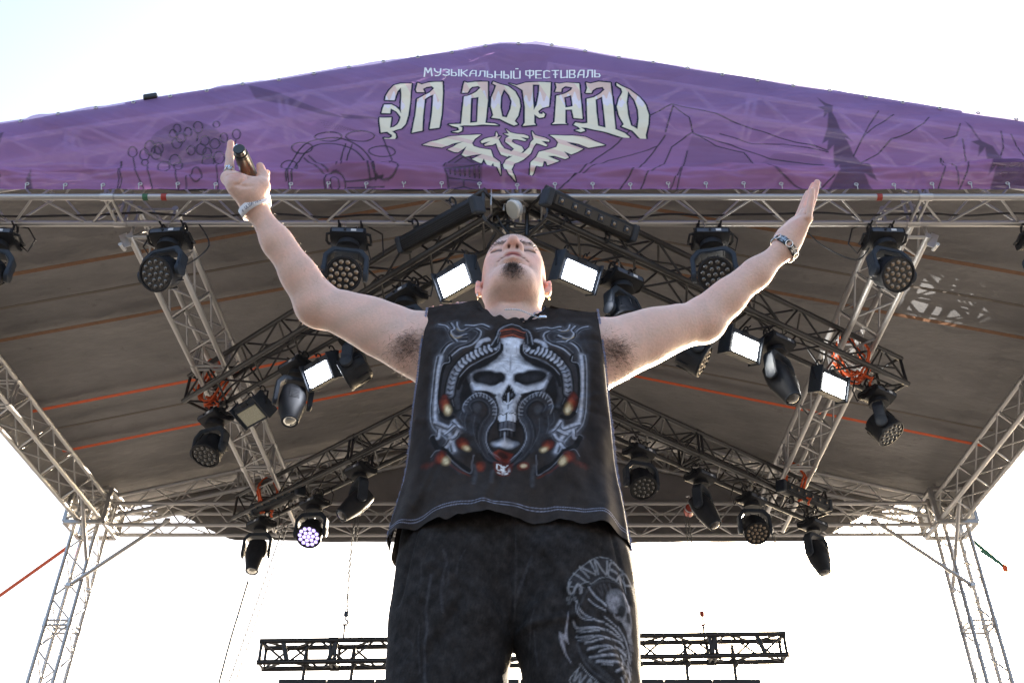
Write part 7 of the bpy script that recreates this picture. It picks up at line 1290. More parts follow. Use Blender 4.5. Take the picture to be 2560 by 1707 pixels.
def surface(F, lo, hi, res, B=20, extra=None):
    """surface nets over the blocks that the surface passes through"""
    lo = np.array(lo, np.float32); hi = np.array(hi, np.float32)
    nb = np.ceil((hi - lo) / (res * B)).astype(int)
    half = res * B / 2
    gi = np.stack(np.meshgrid(*[np.arange(n) for n in nb], indexing='ij'), -1).reshape(-1, 3)
    ctr = lo + (gi + 0.5) * res * B
    rad = half * math.sqrt(3)
    dc = F.eval(ctr.astype(np.float32))
    act = gi[np.abs(dc) < rad * 1.25 + 0.012]
    N = nb * B + 2
    ofs = np.stack(np.meshgrid(*[np.arange(B + 1)] * 3, indexing='ij'), -1).reshape(-1, 3)
    ids, pos, quads = [], [], []
    lin = lambda c: (c[..., 0].astype(np.int64) * N[1] + c[..., 1]) * N[2] + c[..., 2]
    n1 = B + 1
    for b in act:
        P = (lo + (b * B + ofs) * res).astype(np.float32)
        c = lo + (b + 0.5) * res * B
        d = F.eval(P, c, rad)
        if extra is not None: d = d + extra(P)
        D = d.reshape(n1, n1, n1)
        S = D < 0
        if S.all() or not S.any(): continue
        sumw = np.zeros((B, B, B, 3), np.float32); cnt = np.zeros((B, B, B), np.float32)
        for ax_ in range(3):
            o1, o2 = [a for a in range(3) if a != ax_]
            sl0 = [slice(None)] * 3; sl1 = [slice(None)] * 3
            sl0[ax_] = slice(0, B); sl1[ax_] = slice(1, n1)
            D0, D1 = D[tuple(sl0)], D[tuple(sl1)]
            X_ = (D0 < 0) != (D1 < 0)
            tpar = np.where(X_, D0 / (D0 - D1 + 1e-12), 0)
            for a in (0, 1):
                for e in (0, 1):
                    s = [slice(0, B)] * 3
                    s[o1] = slice(a, a + B); s[o2] = slice(e, e + B)
                    xx = X_[tuple(s)]; tp = tpar[tuple(s)]
                    cnt += xx
                    sumw[..., ax_] += np.where(xx, tp, 0)
                    sumw[..., o1] += np.where(xx, a, 0); sumw[..., o2] += np.where(xx, e, 0)
            # quads for edges whose origin lies in this block
            s = [slice(0, B)] * 3
            E = X_[tuple(s)]
            ii = np.argwhere(E)
            if len(ii):
                g0 = ii + b * B
                e1 = np.zeros(3, int); e1[o1] = 1
                e2 = np.zeros(3, int); e2[o2] = 1
                q = np.stack([lin(g0 - e1 - e2), lin(g0 - e2), lin(g0), lin(g0 - e1)], -1)
                neg = S[tuple(s)][E]
                flip = neg if ax_ != 1 else ~neg
                q = np.where(flip[:, None], q, q[:, ::-1])
                quads.append(q)
        ci = np.argwhere(cnt > 0)
        if len(ci):
            w = sumw[cnt > 0] / cnt[cnt > 0][:, None]
            ids.append(lin(ci + b * B)); pos.append(lo + (ci + b * B + w) * res)
    ids = np.concatenate(ids); pos = np.concatenate(pos).astype(np.float32); quads = np.concatenate(quads)
    o = np.argsort(ids); ids = ids[o]; pos = pos[o]
    k = np.clip(np.searchsorted(ids, quads), 0, len(ids) - 1)
    ok = (ids[k] == quads).all(1)
    Q = k[ok]
    return pos, Q

def relax(pos, Q, it=2, lam=0.5):
    """light smoothing along quad edges"""
    n = len(pos)
    e = np.concatenate([Q[:, [0, 1]], Q[:, [1, 2]], Q[:, [2, 3]], Q[:, [3, 0]]])
    for _ in range(it):
        acc = np.zeros((n, 3), np.float64); c = np.zeros(n)
        for a, b in ((0, 1), (1, 0)):
            for d in range(3): acc[:, d] += np.bincount(e[:, a], weights=pos[e[:, b], d], minlength=n)
            c += np.bincount(e[:, a], minlength=n)
        avg = acc / np.maximum(c, 1)[:, None]
        pos = pos + lam * (avg - pos)
    return pos.astype(np.float32)

HX = 0.053
HC = v3(HX, 1.775, 1.652)            # between the ears
TILT = R(19)
ct, st_ = math.cos(TILT), math.sin(TILT)
# columns: local x, y, z axes of the head in the world
HR = np.array([[1, 0, 0], [0, ct, st_], [0, -st_, ct]], np.float32)   # world = HR @ local
def H(x, y, z): return tuple(HC + HR @ v3(x, y, z))
def hrot(ax_, deg):
    return HR @ np.array(Matrix.Rotation(R(deg), 3, ax_), np.float32)

B_ = Field()
# torso under the shirt
B_.ell((HX, 1.765, 1.30), (0.150, 0.095, 0.17), 0.05)
B_.ell((HX, 1.765, 1.08), (0.160, 0.092, 0.20), 0.06)
B_.ell((HX, 1.775, 0.93), (0.16, 0.085, 0.12), 0.06)
for s in (-1, 1):
    B_.cone((HX, 1.775, 1.50), (HX + s * 0.155, 1.765, 1.485), 0.050, 0.040, 0.05)
    B_.cone((HX + s * 0.145, 1.76, 1.44), (HX + s * 0.09, 1.71, 1.36), 0.045, 0.055, 0.05)
    B_.cone((HX + s * 0.165, 1.79, 1.40), (HX + s * 0.135, 1.78, 1.20), 0.040, 0.045, 0.05)
# neck
B_.cone(tuple(HC + v3(0, 0.016, -0.035)), (HX, 1.765, 1.47), 0.054, 0.058, 0.02)
B_.cone((HX - 0.040, 1.795, 1.552), (HX - 0.115, 1.785, 1.502), 0.022, 0.028, 0.04)
B_.cone((HX + 0.040, 1.795, 1.552), (HX + 0.115, 1.785, 1.502), 0.022, 0.028, 0.04)
B_.cone((HX - 0.001, 1.712, 1.555), (HX, 1.708, 1.50), 0.016, 0.018, 0.05)        # throat
# neck cords, throat creases, elbow folds and palm lines
# head
B_.ell(H(0, 0.012, 0.040), (0.0765, 0.098, 0.084), 0.02, rot=HR)
B_.ell(H(0, -0.034, -0.026), (0.060, 0.058, 0.080), 0.03, rot=HR)
B_.ell(H(0, -0.034, 0.058), (0.057, 0.062, 0.060), 0.03, rot=HR)
for s in (-1, 1):
    B_.cone(H(s * 0.054, -0.004, -0.046), H(s * 0.020, -0.070, -0.100), 0.017, 0.022, 0.03)
    B_.ell(H(s * 0.036, -0.060, -0.030), (0.024, 0.026, 0.032), 0.03, rot=HR)
    B_.ell(H(s * 0.045, -0.062, -0.004), (0.017, 0.020, 0.014), 0.022, rot=HR)
B_.ell(H(0, -0.086, -0.100), (0.028, 0.022, 0.022), 0.026, rot=HR)
B_.ell(H(0, -0.028, -0.094), (0.050, 0.060, 0.026), 0.05, rot=HR)
B_.cone(H(-0.034, -0.083, 0.031), H(0.034, -0.083, 0.031), 0.011, 0.011, 0.02)
# eyes
EZ = 0.010
for s in (-1, 1):
    B_.ell(H(s * 0.034, -0.104, EZ + 0.003), (0.021, 0.013, 0.013), 0.014, 's', rot=HR)
    B_.ell(H(s * 0.034, -0.0800, EZ), (0.0195, 0.0165, 0.0150), 0.006, rot=HR)
    arc = [H(s * x, y, z + EZ) for x, y, z in ((0.0165, -0.0915, -0.0030), (0.024, -0.0960, -0.0062), (0.034, -0.0970, -0.0075), (0.043, -0.0920, -0.0066), (0.0520, -0.0815, -0.0030))]
    B_.chain(arc, [0.0022, 0.0032, 0.0034, 0.0032, 0.0020], 0.003, 's')
    B_.chain([H(s * x, y, z) for x, y, z in ((0.022, -0.101, -0.026), (0.031, -0.095, -0.044), (0.035, -0.086, -0.060))], [0.0012, 0.0022, 0.0012], 0.010, 's')
# nose
B_.chain([H(0, -0.090, 0.028), H(0, -0.106, 0.012), H(0, -0.1245, -0.007)], [0.0105, 0.0115, 0.0135], 0.014)
for s in (-1, 1):
    B_.ell(H(s * 0.0155, -0.1095, -0.0115), (0.0088, 0.0125, 0.0095), 0.008, rot=HR)
B_.cone(H(0, -0.1195, -0.0165), H(0, -0.105, -0.0205), 0.0048, 0.005, 0.006)
for s in (-1, 1):
    B_.cone(H(s * 0.0068, -0.1215, -0.0235), H(s * 0.0115, -0.1045, -0.0130), 0.0042, 0.0050, 0.002, 's')
# mouth
MZ = 0.016
B_.ell(H(0, -0.085, -0.052 + MZ), (0.036, 0.023, 0.026), 0.02, rot=HR)
B_.chain([H(-0.030, -0.0920, -0.0625 + MZ), H(-0.012, -0.1055, -0.0495 + MZ), H(0, -0.1060, -0.0515 + MZ), H(0.012, -0.1055, -0.0495 + MZ), H(0.030, -0.0920, -0.0625 + MZ)], [0.0035, 0.0062, 0.0058, 0.0062, 0.0035], 0.006)
B_.chain([H(-0.026, -0.0905, -0.0675 + MZ), H(0, -0.1030, -0.0670 + MZ), H(0.026, -0.0905, -0.0675 + MZ)], [0.0038, 0.0074, 0.0038], 0.006)
B_.chain([H(-0.034, -0.0945, -0.0670 + MZ), H(-0.012, -0.1100, -0.0575 + MZ), H(0.012, -0.1100, -0.0575 + MZ), H(0.034, -0.0945, -0.0670 + MZ)], [0.0014, 0.0022, 0.0022, 0.0014], 0.002, 's')
B_.cone(H(-0.014, -0.099, -0.080 + MZ), H(0.014, -0.099, -0.080 + MZ), 0.006, 0.006, 0.012, 's')
# ears
for s in (-1, 1):
    eR = hrot('Z', s * 22) @ np.array(Matrix.Rotation(R(-8), 3, 'X'), np.float32)
    B_.ell(H(s * 0.082, 0.012, 0.004), (0.0075, 0.0185, 0.031), 0.006, rot=eR)
    B_.ell(H(s * 0.0785, 0.003, -0.022), (0.008, 0.010, 0.014), 0.008, rot=eR)
    B_.ell(H(s * 0.090, 0.008, 0.003), (0.008, 0.0105, 0.019), 0.004, 's', rot=eR)
    B_.ell(H(s * 0.0785, -0.004, 0.0), (0.006, 0.005, 0.008), 0.006, rot=eR)
# arms
SLw, ELw, WLw = (-0.138, 1.745, 1.462), (-0.403, 1.765, 1.594), (-0.553, 1.652, 1.790)
SRw, ERw, WRw = (0.243, 1.745, 1.446), (0.500, 1.802, 1.576), (0.702, 1.746, 1.746)
def lerp(a, b, t, off=(0, 0, 0)): return tuple(a[i] + (b[i] - a[i]) * t + off[i] for i in range(3))
for S_, E_, W_ in ((SLw, ELw, WLw), (SRw, ERw, WRw)):
    s = -1 if S_[0] < HX else 1
    B_.ell(lerp(S_, E_, 0.02, (0, 0.0, 0.004)), (0.066, 0.060, 0.062), 0.03)
    B_.chain([S_, lerp(S_, E_, 0.5), E_], [0.060, 0.0475, 0.0385], 0.03)
    B_.cone(lerp(S_, E_, 0.30, (0, -0.012, 0.012)), lerp(S_, E_, 0.72, (0, -0.012, 0.008)), 0.037, 0.031, 0.03)      # biceps
    B_.cone(lerp(S_, E_, 0.15, (0, 0.014, -0.022)), lerp(S_, E_, 0.90, (0, 0.008, -0.006)), 0.042, 0.032, 0.04)      # triceps
    B_.cone(lerp(S_, E_, 0.0, (-s * 0.02, 0.012, -0.055)), lerp(S_, E_, 0.40, (0, 0.008, -0.020)), 0.040, 0.034, 0.04)  # arm-pit web
    B_.ell(lerp(E_, W_, -0.02, (s * 0.004, 0.010, -0.006)), (0.026, 0.028, 0.026), 0.05)
    B_.chain([E_, lerp(E_, W_, 0.28), lerp(E_, W_, 0.62), W_], [0.0380, 0.0335, 0.0285, 0.0245], 0.04)
    B_.cone(lerp(E_, W_, 0.05, (-s * 0.008, -0.012, 0.006)), lerp(E_, W_, 0.45, (-s * 0.004, -0.008, 0.002)), 0.024, 0.022, 0.03)
# hand with the microphone
B_.chain([WLw, (-0.566, 1.628, 1.812)], [0.029, 0.031], 0.02)
B_.chain([(-0.560, 1.628, 1.806), (-0.586, 1.612, 1.820), (-0.616, 1.618, 1.848)], [0.024, 0.023, 0.0175], 0.018)
B_.cone((-0.566, 1.624, 1.812), (-0.604, 1.636, 1.862), 0.024, 0.019, 0.02)
B_.cone((-0.553, 1.628, 1.806), (-0.536, 1.622, 1.826), 0.024, 0.0215, 0.02)                 # ball of the thumb
B_.chain([(-0.536, 1.624, 1.826), (-0.537, 1.628, 1.862), (-0.547, 1.618, 1.888)], [0.0175, 0.0125, 0.0095], 0.008)
B_.chain([(-0.616, 1.634, 1.856), (-0.627, 1.634, 1.906), (-0.630, 1.628, 1.938), (-0.631, 1.618, 1.968)], [0.0140, 0.0106, 0.0098, 0.0082], 0.006)    # index
for q, (dx, dz) in enumerate(((0.004, 0.004), (0.006, -0.017), (0.010, -0.036))):               # fingers closed round the handle
    B_.chain([(-0.614 + dx, 1.640, 1.874 + dz), (-0.612 + dx, 1.668, 1.900 + dz), (-0.585 + dx, 1.682, 1.910 + dz), (-0.556 + dx, 1.672, 1.905 + dz), (-0.545 + dx, 1.652, 1.898 + dz)],
             [0.0120, 0.0105, 0.0098, 0.0092, 0.0082], 0.003)
# open hand
B_.chain([WRw, (0.715, 1.738, 1.766)], [0.0275, 0.029], 0.02)
B_.chain([(0.712, 1.738, 1.766), (0.730, 1.722, 1.782), (0.752, 1.700, 1.798)], [0.023, 0.020, 0.0140], 0.015)
B_.chain([(0.712, 1.745, 1.770), (0.738, 1.738, 1.806), (0.760, 1.728, 1.838)], [0.023, 0.0185, 0.0140], 0.02)
B_.chain([(0.708, 1.754, 1.772), (0.736, 1.758, 1.816), (0.760, 1.758, 1.852)], [0.023, 0.0175, 0.0135], 0.02)
B_.cone((0.708, 1.756, 1.772), (0.712, 1.772, 1.806), 0.021, 0.019, 0.02)
for pts, rr_ in (
        ([(0.750, 1.692, 1.795), (0.757, 1.680, 1.821), (0.762, 1.672, 1.839), (0.766, 1.666, 1.856)], [0.0105, 0.0088, 0.0082, 0.0070]),
        ([(0.760, 1.714, 1.824), (0.775, 1.702, 1.860), (0.784, 1.696, 1.884), (0.792, 1.690, 1.907)], [0.0118, 0.0100, 0.0092, 0.0078]),
        ([(0.758, 1.736, 1.842), (0.773, 1.726, 1.878), (0.782, 1.720, 1.900), (0.791, 1.713, 1.920)], [0.0120, 0.0102, 0.0094, 0.0080]),
        ([(0.752, 1.758, 1.848), (0.764, 1.749, 1.875), (0.772, 1.742, 1.895), (0.782, 1.735, 1.916)], [0.0118, 0.0100, 0.0092, 0.0078]),
        ([(0.712, 1.772, 1.803), (0.722, 1.785, 1.838), (0.734, 1.790, 1.856)], [0.0155, 0.0115, 0.0090])):
    B_.chain(pts, rr_, 0.0012)

for c_ in ([(-0.05, -0.010, -0.030), (0, -0.018, -0.036), (0.05, -0.010, -0.030)],):
    B_.chain([(HX + x, 1.690 + y * 0.2, 1.566 + z) for x, y, z in c_], [0.001, 0.0016, 0.001], 0.010, 's')
for E_, W_ in ((ELw, WLw), (ERw, WRw)):
    s = -1 if E_[0] < HX else 1
    for dz_ in (0.0, 0.012):
        B_.cone((E_[0] - s * (0.020 + dz_), E_[1] - 0.040, E_[2] + 0.018 + dz_), (E_[0] + s * 0.004 - s * dz_, E_[1] - 0.034, E_[2] + 0.036 + dz_), 0.0012, 0.0012, 0.008, 's')
for c_ in ([(-0.575, 1.590, 1.800), (-0.562, 1.594, 1.824), (-0.566, 1.600, 1.848)], [(-0.612, 1.600, 1.838), (-0.590, 1.592, 1.834), (-0.570, 1.594, 1.846)], [(-0.548, 1.596, 1.800), (-0.566, 1.592, 1.796), (-0.584, 1.594, 1.802)],
           [(0.728, 1.706, 1.776), (0.742, 1.700, 1.790), (0.748, 1.702, 1.806)], [(0.744, 1.686, 1.796), (0.750, 1.690, 1.806), (0.752, 1.700, 1.816)]):
    B_.chain(c_, [0.001, 0.0022, 0.001], 0.006, 's')
RES = 0.0028
bp_, bq_ = surface(B_, (-0.70, 1.55, 0.80), (0.86, 1.92, 2.0), RES)
bp_ = relax(bp_, bq_, 2, 0.4)

# skin colours
def smooth(e0, e1, x):
    t = np.clip((x - e0) / (e1 - e0), 0, 1); return t * t * (3 - 2 * t)
def blob(P, c, r):
    return np.exp(-(((P - v3(*c)) / v3(*r)) ** 2).sum(1))
SKIN = np.array(srgb(214, 177, 159), dtype=np.float32)
sc_ = np.tile(SKIN, (len(bp_), 1))
def tint(col, w):
    global sc_
    sc_ += (np.asarray(col, np.float32) - sc_) * np.clip(w, 0, 1)[:, None]
Lh = (bp_ - HC) @ HR                     # head-local coordinates
headz = smooth(1.52, 1.56, bp_[:, 2]) * (np.abs(bp_[:, 0] - HX) < 0.12)
mott = fbm(bp_[:, 0].astype(float) * 14 + bp_[:, 1] * 9, bp_[:, 2].astype(float) * 14 - bp_[:, 1] * 6, 5.0, 4)
sc_ *= (1 + 0.06 * mott)[:, None] * np.array([1.0, 1.0, 1.0]) + np.outer(mott, [0.012, -0.02, -0.025])
RED, DARKH = srgb(196, 120, 104), np.array([0.020, 0.014, 0.011])
tint(RED, 0.5 * blob(Lh, (0, -0.122, -0.01), (0.018, 0.02, 0.018)))
tint((0.05, 0.02, 0.015), smooth(0.3, 0.9, blob(Lh, (0.0092, -0.113, -0.018), (0.0052, 0.012, 0.009)) + blob(Lh, (-0.0092, -0.113, -0.018), (0.0052, 0.012, 0.009))) * 0.75)  # nostril shade painted dark into the skin colour
for s in (-1, 1):
    tint(RED, 0.30 * blob(Lh, (s * 0.045, -0.08, -0.03), (0.025, 0.05, 0.025)))
    tint(srgb(214, 120, 104), 0.55 * blob(Lh, (s * 0.084, 0.01, 0.0), (0.014, 0.03, 0.04)) * headz)
lipm = blob(Lh, (0, -0.104, -0.0425), (0.021, 0.016, 0.0095)); tint(srgb(176, 104, 98), 1.0 * smooth(0.25, 0.7, lipm))
browm = sum(blob(Lh, (s * x, y, z), (0.010, 0.02, 0.0052)) for s in (-1, 1) for x, y, z in ((0.016, -0.096, 0.029), (0.026, -0.094, 0.033), (0.036, -0.088, 0.034), (0.045, -0.078, 0.030)))
hn = fbm(Lh[:, 0].astype(float) * 120, Lh[:, 2].astype(float) * 120 + Lh[:, 1] * 90, 6.0, 3)
tint(srgb(66, 48, 40), smooth(0.35, 1.0, browm * (0.9 + 0.25 * hn)) * 0.5)
lash = sum(blob(Lh, (s * x, y, z), (0.0068, 0.010, 0.0036)) for s in (-1, 1) for x, y, z in ((0.0175, -0.0915, 0.0068), (0.025, -0.0955, 0.0036), (0.034, -0.0965, 0.0024), (0.043, -0.0915, 0.0034), (0.0505, -0.0825, 0.0066)))
tint(srgb(40, 26, 20), smooth(0.25, 0.9, lash) * 0.8)
mline = sum(blob(Lh, (x, y, z + 0.016), (0.008, 0.008, 0.0020)) for x, y, z in ((-0.031, -0.094, -0.0655), (-0.022, -0.100, -0.0615), (-0.011, -0.105, -0.0580), (0, -0.107, -0.0575), (0.011, -0.105, -0.0580), (0.022, -0.100, -0.0615), (0.031, -0.094, -0.0655)))
tint(srgb(92, 44, 40), smooth(0.3, 0.9, mline) * 0.9)  # shade of the crease between the lips, painted into the colour
beard = blob(Lh, (0, -0.088, -0.110), (0.030, 0.038, 0.021)) + 0.55 * blob(Lh, (0, -0.100, -0.090), (0.016, 0.02, 0.014))
bm_ = smooth(0.22, 0.9, beard * (1 + 0.08 * hn)); tint((0.070, 0.052, 0.043), bm_ * 0.80)
stub = smooth(0.1, 0.8, blob(Lh, (0, -0.05, -0.085), (0.065, 0.07, 0.05))) * headz
tint(srgb(150, 118, 108), stub * (0.18 + 0.10 * hn))
scalp = smooth(0.048, 0.066, Lh[:, 2] + 0.25 * np.maximum(Lh[:, 1] + 0.02, 0) - 0.0) * headz
scalp = np.maximum(scalp, headz * smooth(0.012, 0.035, Lh[:, 1]) * smooth(-0.03, 0.01, Lh[:, 2]))
tint(srgb(158, 128, 114), scalp * (0.5 + 0.15 * hn))
tint(srgb(200, 122, 106), 0.55 * blob(bp_, (-0.585, 1.60, 1.826), (0.018, 0.03, 0.018)))
tint(srgb(196, 112, 98), 0.65 * blob(bp_, (0.730, 1.722, 1.785), (0.012, 0.025, 0.017)))
for p in ((-0.629, 1.62, 1.96), (-0.546, 1.618, 1.884), (0.776, 1.68, 1.871), (0.788, 1.686, 1.902), (0.793, 1.705, 1.919), (-0.403, 1.765, 1.594), (0.5, 1.80, 1.57)):
    tint(srgb(214, 150, 136), 0.4 * blob(bp_, p, (0.018, 0.018, 0.018)))
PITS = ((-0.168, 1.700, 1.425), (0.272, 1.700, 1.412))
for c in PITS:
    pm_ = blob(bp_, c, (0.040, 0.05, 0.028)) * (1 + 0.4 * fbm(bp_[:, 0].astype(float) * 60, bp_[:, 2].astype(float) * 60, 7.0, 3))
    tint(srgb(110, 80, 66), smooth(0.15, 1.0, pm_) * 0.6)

def skin_mat():
    m, nt, b = new_mat('skin')
    a = nd(nt, 'ShaderNodeAttribute', attribute_name='print')
    tc = nd(nt, 'ShaderNodeTexCoord')
    n = nd(nt, 'ShaderNodeTexNoise'); n.inputs['Scale'].default_value = 160; n.inputs['Detail'].default_value = 5
    nt.links.new(tc.outputs['Object'], n.inputs['Vector'])
    r = nd(nt, 'ShaderNodeMapRange'); r.inputs[3].default_value = 0.88; r.inputs[4].default_value = 1.12
    nt.links.new(n.outputs['Fac'], r.inputs[0])
    sc = nd(nt, 'ShaderNodeVectorMath', operation='SCALE')
    nt.links.new(a.outputs['Color'], sc.inputs[0]); nt.links.new(r.outputs[0], sc.inputs['Scale'])
    nt.links.new(sc.outputs[0], b.inputs['Base Color'])
    b.inputs['Roughness'].default_value = 0.42
    b.inputs['Specular IOR Level'].default_value = 0.45
    b.inputs['Subsurface Weight'].default_value = 0.15
    b.inputs['Subsurface Radius'].default_value = (0.9, 0.32, 0.18)
    b.inputs['Subsurface Scale'].default_value = 0.012
    bp = nd(nt, 'ShaderNodeBump'); bp.inputs['Strength'].default_value = 0.4; bp.inputs['Distance'].default_value = 0.003
    nt.links.new(n.outputs['Fac'], bp.inputs['Height']); nt.links.new(bp.outputs[0], b.inputs['Normal'])
    return m
M_SKIN = skin_mat()
ORG = v3(HX, 1.74, 0.0)
man = empty('person', tuple(ORG))
tag(man, 'man in a black sleeveless skull shirt, head thrown back and both arms spread wide', 'person')
link('body', np_mesh('body', bp_ - ORG, bq_, M_SKIN, True, sc_), man)

# ---------------------------------------------------------------- hair: thin tapered strands
M_HAIR = mat('dark_hair', (0.022, 0.015, 0.011), 0.45)
M_HAIRB = mat('beard_hair', (0.075, 0.054, 0.042), 0.5)
M_HAIR2 = mat('brown_hair', (0.07, 0.042, 0.026), 0.5)
M_HAIRL = mat('fair_hair', (0.35, 0.24, 0.16), 0.45)
def strands(name, roots, dirs, lens_, w, m, curl=0.3, seed=1, parent=None):
    rs = np.random.RandomState(seed)
    vs_, fs_ = [], []
    for p, d, l in zip(roots, dirs, lens_):
        d = d / (np.linalg.norm(d) + 1e-9)
        s = np.cross(d, rs.normal(size=3)); s /= np.linalg.norm(s) + 1e-9
        t = np.cross(d, s)
        q = p.copy(); dd = d.copy(); bend = (s * rs.normal() + t * rs.normal()) * curl
        base = len(vs_)
        nseg = 3
        for i in range(nseg + 1):
            ww = w * (1 - 0.8 * i / nseg)
            for k in range(3):
                an = 2.094 * k
                vs_.append(q + (s * math.cos(an) + t * math.sin(an)) * ww)
            q = q + dd * l / nseg; dd = dd + bend / nseg; dd /= np.linalg.norm(dd)
        for i in range(nseg):
            for k in range(3):
                a = base + i * 3 + k; b = base + i * 3 + (k + 1) % 3
                fs_.append((a, b, b + 3, a + 3))
    o = link(name, np_mesh(name, np.array(vs_) - ORG, np.array(fs_), m), parent or man)
    o['kind'] = 'stuff'
    return o
# vertex normals of the body
e1 = bp_[bq_[:, 2]] - bp_[bq_[:, 0]]; e2 = bp_[bq_[:, 3]] - bp_[bq_[:, 1]]
fn = np.cross(e1, e2); vn = np.zeros_like(bp_)
for k in range(4): np.add.at(vn, bq_[:, k], fn)
vn /= np.linalg.norm(vn, axis=1)[:, None] + 1e-9
def pick(wt, n, seed):
    rs = np.random.RandomState(seed); w = wt / wt.sum()
    return rs.choice(len(wt), n, p=w), rs
k, rs = pick(np.clip(bm_, 0, 1) ** 1.5 + 1e-12, 1500, 3)
down = HR @ v3(0, -0.35, -0.8)
strands('beard', bp_[k] + rs.normal(size=(len(k), 3)) * 0.001, vn[k] * 0.7 + down * 0.45 + rs.normal(size=(len(k), 3)) * 0.55, rs.uniform(0.004, 0.010, len(k)), 0.0002, M_HAIRB, 0.7, 4)
k, rs = pick(smooth(0.35, 1.0, browm) * headz + 1e-12, 190, 5)
strands('eyebrows', bp_[k], vn[k] * 0.35 + np.stack([np.sign(bp_[k, 0] - HX), np.zeros(len(k)), np.full(len(k), 0.2)], -1) + rs.normal(size=(len(k), 3)) * 0.2, rs.uniform(0.005, 0.009, len(k)), 0.0003, M_HAIR, 0.2, 6)
for i, c in enumerate(PITS):
    k, rs = pick(blob(bp_, c, (0.036, 0.05, 0.024)) + 1e-14, 520, 8 + i)
    sgn = -1 if c[0] < HX else 1
    strands('armpit_hair', bp_[k], vn[k] * 0.35 + np.array([sgn * 0.5, 0.0, -0.25]) + rs.normal(size=(len(k), 3)) * 0.55, rs.uniform(0.008, 0.020, len(k)), 0.00026, M_HAIR2, 0.9, 9 + i)
arm_w = ((bp_[:, 0] < -0.38) | (bp_[:, 0] > 0.48)) & (bp_[:, 2] > 1.55)
fore = arm_w & (((bp_[:, 2] < 1.79) & (bp_[:, 0] < 0)) | ((bp_[:, 2] < 1.74) & (bp_[:, 0] > 0)))
k, rs = pick(fore.astype(float) * (0.25 + np.clip(vn[:, 1], 0, 1)), 1500, 15)
strands('arm_hair', bp_[k], vn[k] * 0.7 + rs.normal(size=(len(k), 3)) * 0.45 + np.array([0, 0, 0.3]), rs.uniform(0.005, 0.011, len(k)), 0.00016, M_HAIRL, 0.4, 16)
sk = scalp * (Lh[:, 2] > 0.0)
k, rs = pick(sk + 1e-12, 3500, 21)
strands('cropped_hair', bp_[k], vn[k] + rs.normal(size=(len(k), 3)) * 0.2, rs.uniform(0.002, 0.0035, len(k)), 0.00022, mat('cropped_hair', (0.12, 0.085, 0.06), 0.5), 0.1, 22)
# ---------------------------------------------------------------- shirt
def cloth_mat(name, rough=0.9, bscale=900.0, bstr=0.25, fade=0.25, nscale=9.0):
    m, nt, b = new_mat(name)
    a = nd(nt, 'ShaderNodeAttribute', attribute_name='print')
    tc = nd(nt, 'ShaderNodeTexCoord')
    n = nd(nt, 'ShaderNodeTexNoise'); n.inputs['Scale'].default_value = nscale; n.inputs['Detail'].default_value = 8; n.inputs['Roughness'].default_value = 0.7
    nt.links.new(tc.outputs['Object'], n.inputs['Vector'])
    r = nd(nt, 'ShaderNodeMapRange'); r.inputs[1].default_value = 0.3; r.inputs[2].default_value = 0.7; r.inputs[3].default_value = 1 - fade; r.inputs[4].default_value = 1 + fade
    nt.links.new(n.outputs['Fac'], r.inputs[0])
    sc = nd(nt, 'ShaderNodeVectorMath', operation='SCALE')
    nt.links.new(a.outputs['Color'], sc.inputs[0]); nt.links.new(r.outputs[0], sc.inputs['Scale'])
    nt.links.new(sc.outputs[0], b.inputs['Base Color'])
    b.inputs['Roughness'].default_value = rough
    b.inputs['Specular IOR Level'].default_value = 0.2
    b.inputs['Sheen Weight'].default_value = 0.0
    n2 = nd(nt, 'ShaderNodeTexNoise'); n2.inputs['Scale'].default_value = bscale; n2.inputs['Detail'].default_value = 2
    nt.links.new(tc.outputs['Object'], n2.inputs['Vector'])
    bp = nd(nt, 'ShaderNodeBump'); bp.inputs['Strength'].default_value = bstr; bp.inputs['Distance'].default_value = 0.002
    nt.links.new(n2.outputs['Fac'], bp.inputs['Height']); nt.links.new(bp.outputs[0], b.inputs['Normal'])
    return m
M_SHIRT = cloth_mat('faded_black_cotton', 0.9, 900.0, 0.3, 0.28, 45.0)
M_TROU = cloth_mat('washed_black_denim', 0.92, 600.0, 0.5, 0.55, 70.0)
SHIRT_BLACK = np.array([0.025, 0.0190, 0.0165], np.float32)
YC = 1.755
def itp(z, pts):
    return np.interp(z, [p[0] for p in pts], [p[1] for p in pts])
A_PTS = [(0.95, 0.231), (1.00, 0.226), (1.10, 0.212), (1.20, 0.204), (1.32, 0.198), (1.42, 0.192), (1.50, 0.186), (1.56, 0.182)]
F_PTS = [(0.95, 0.142), (1.00, 0.140), (1.10, 0.133), (1.20, 0.128), (1.30, 0.130), (1.37, 0.127), (1.42, 0.115), (1.46, 0.096), (1.49, 0.080), (1.515, 0.070), (1.535, 0.064), (1.56, 0.060)]
S_PTS = [(1.05, 0.0), (1.20, 0.012), (1.32, 0.035), (1.42, 0.055), (1.50, 0.066), (1.56, 0.066)]
G_PTS = [(0.95, 0.142), (1.10, 0.125), (1.30, 0.125), (1.40, 0.115), (1.46, 0.085), (1.50, 0.055), (1.535, 0.005)]
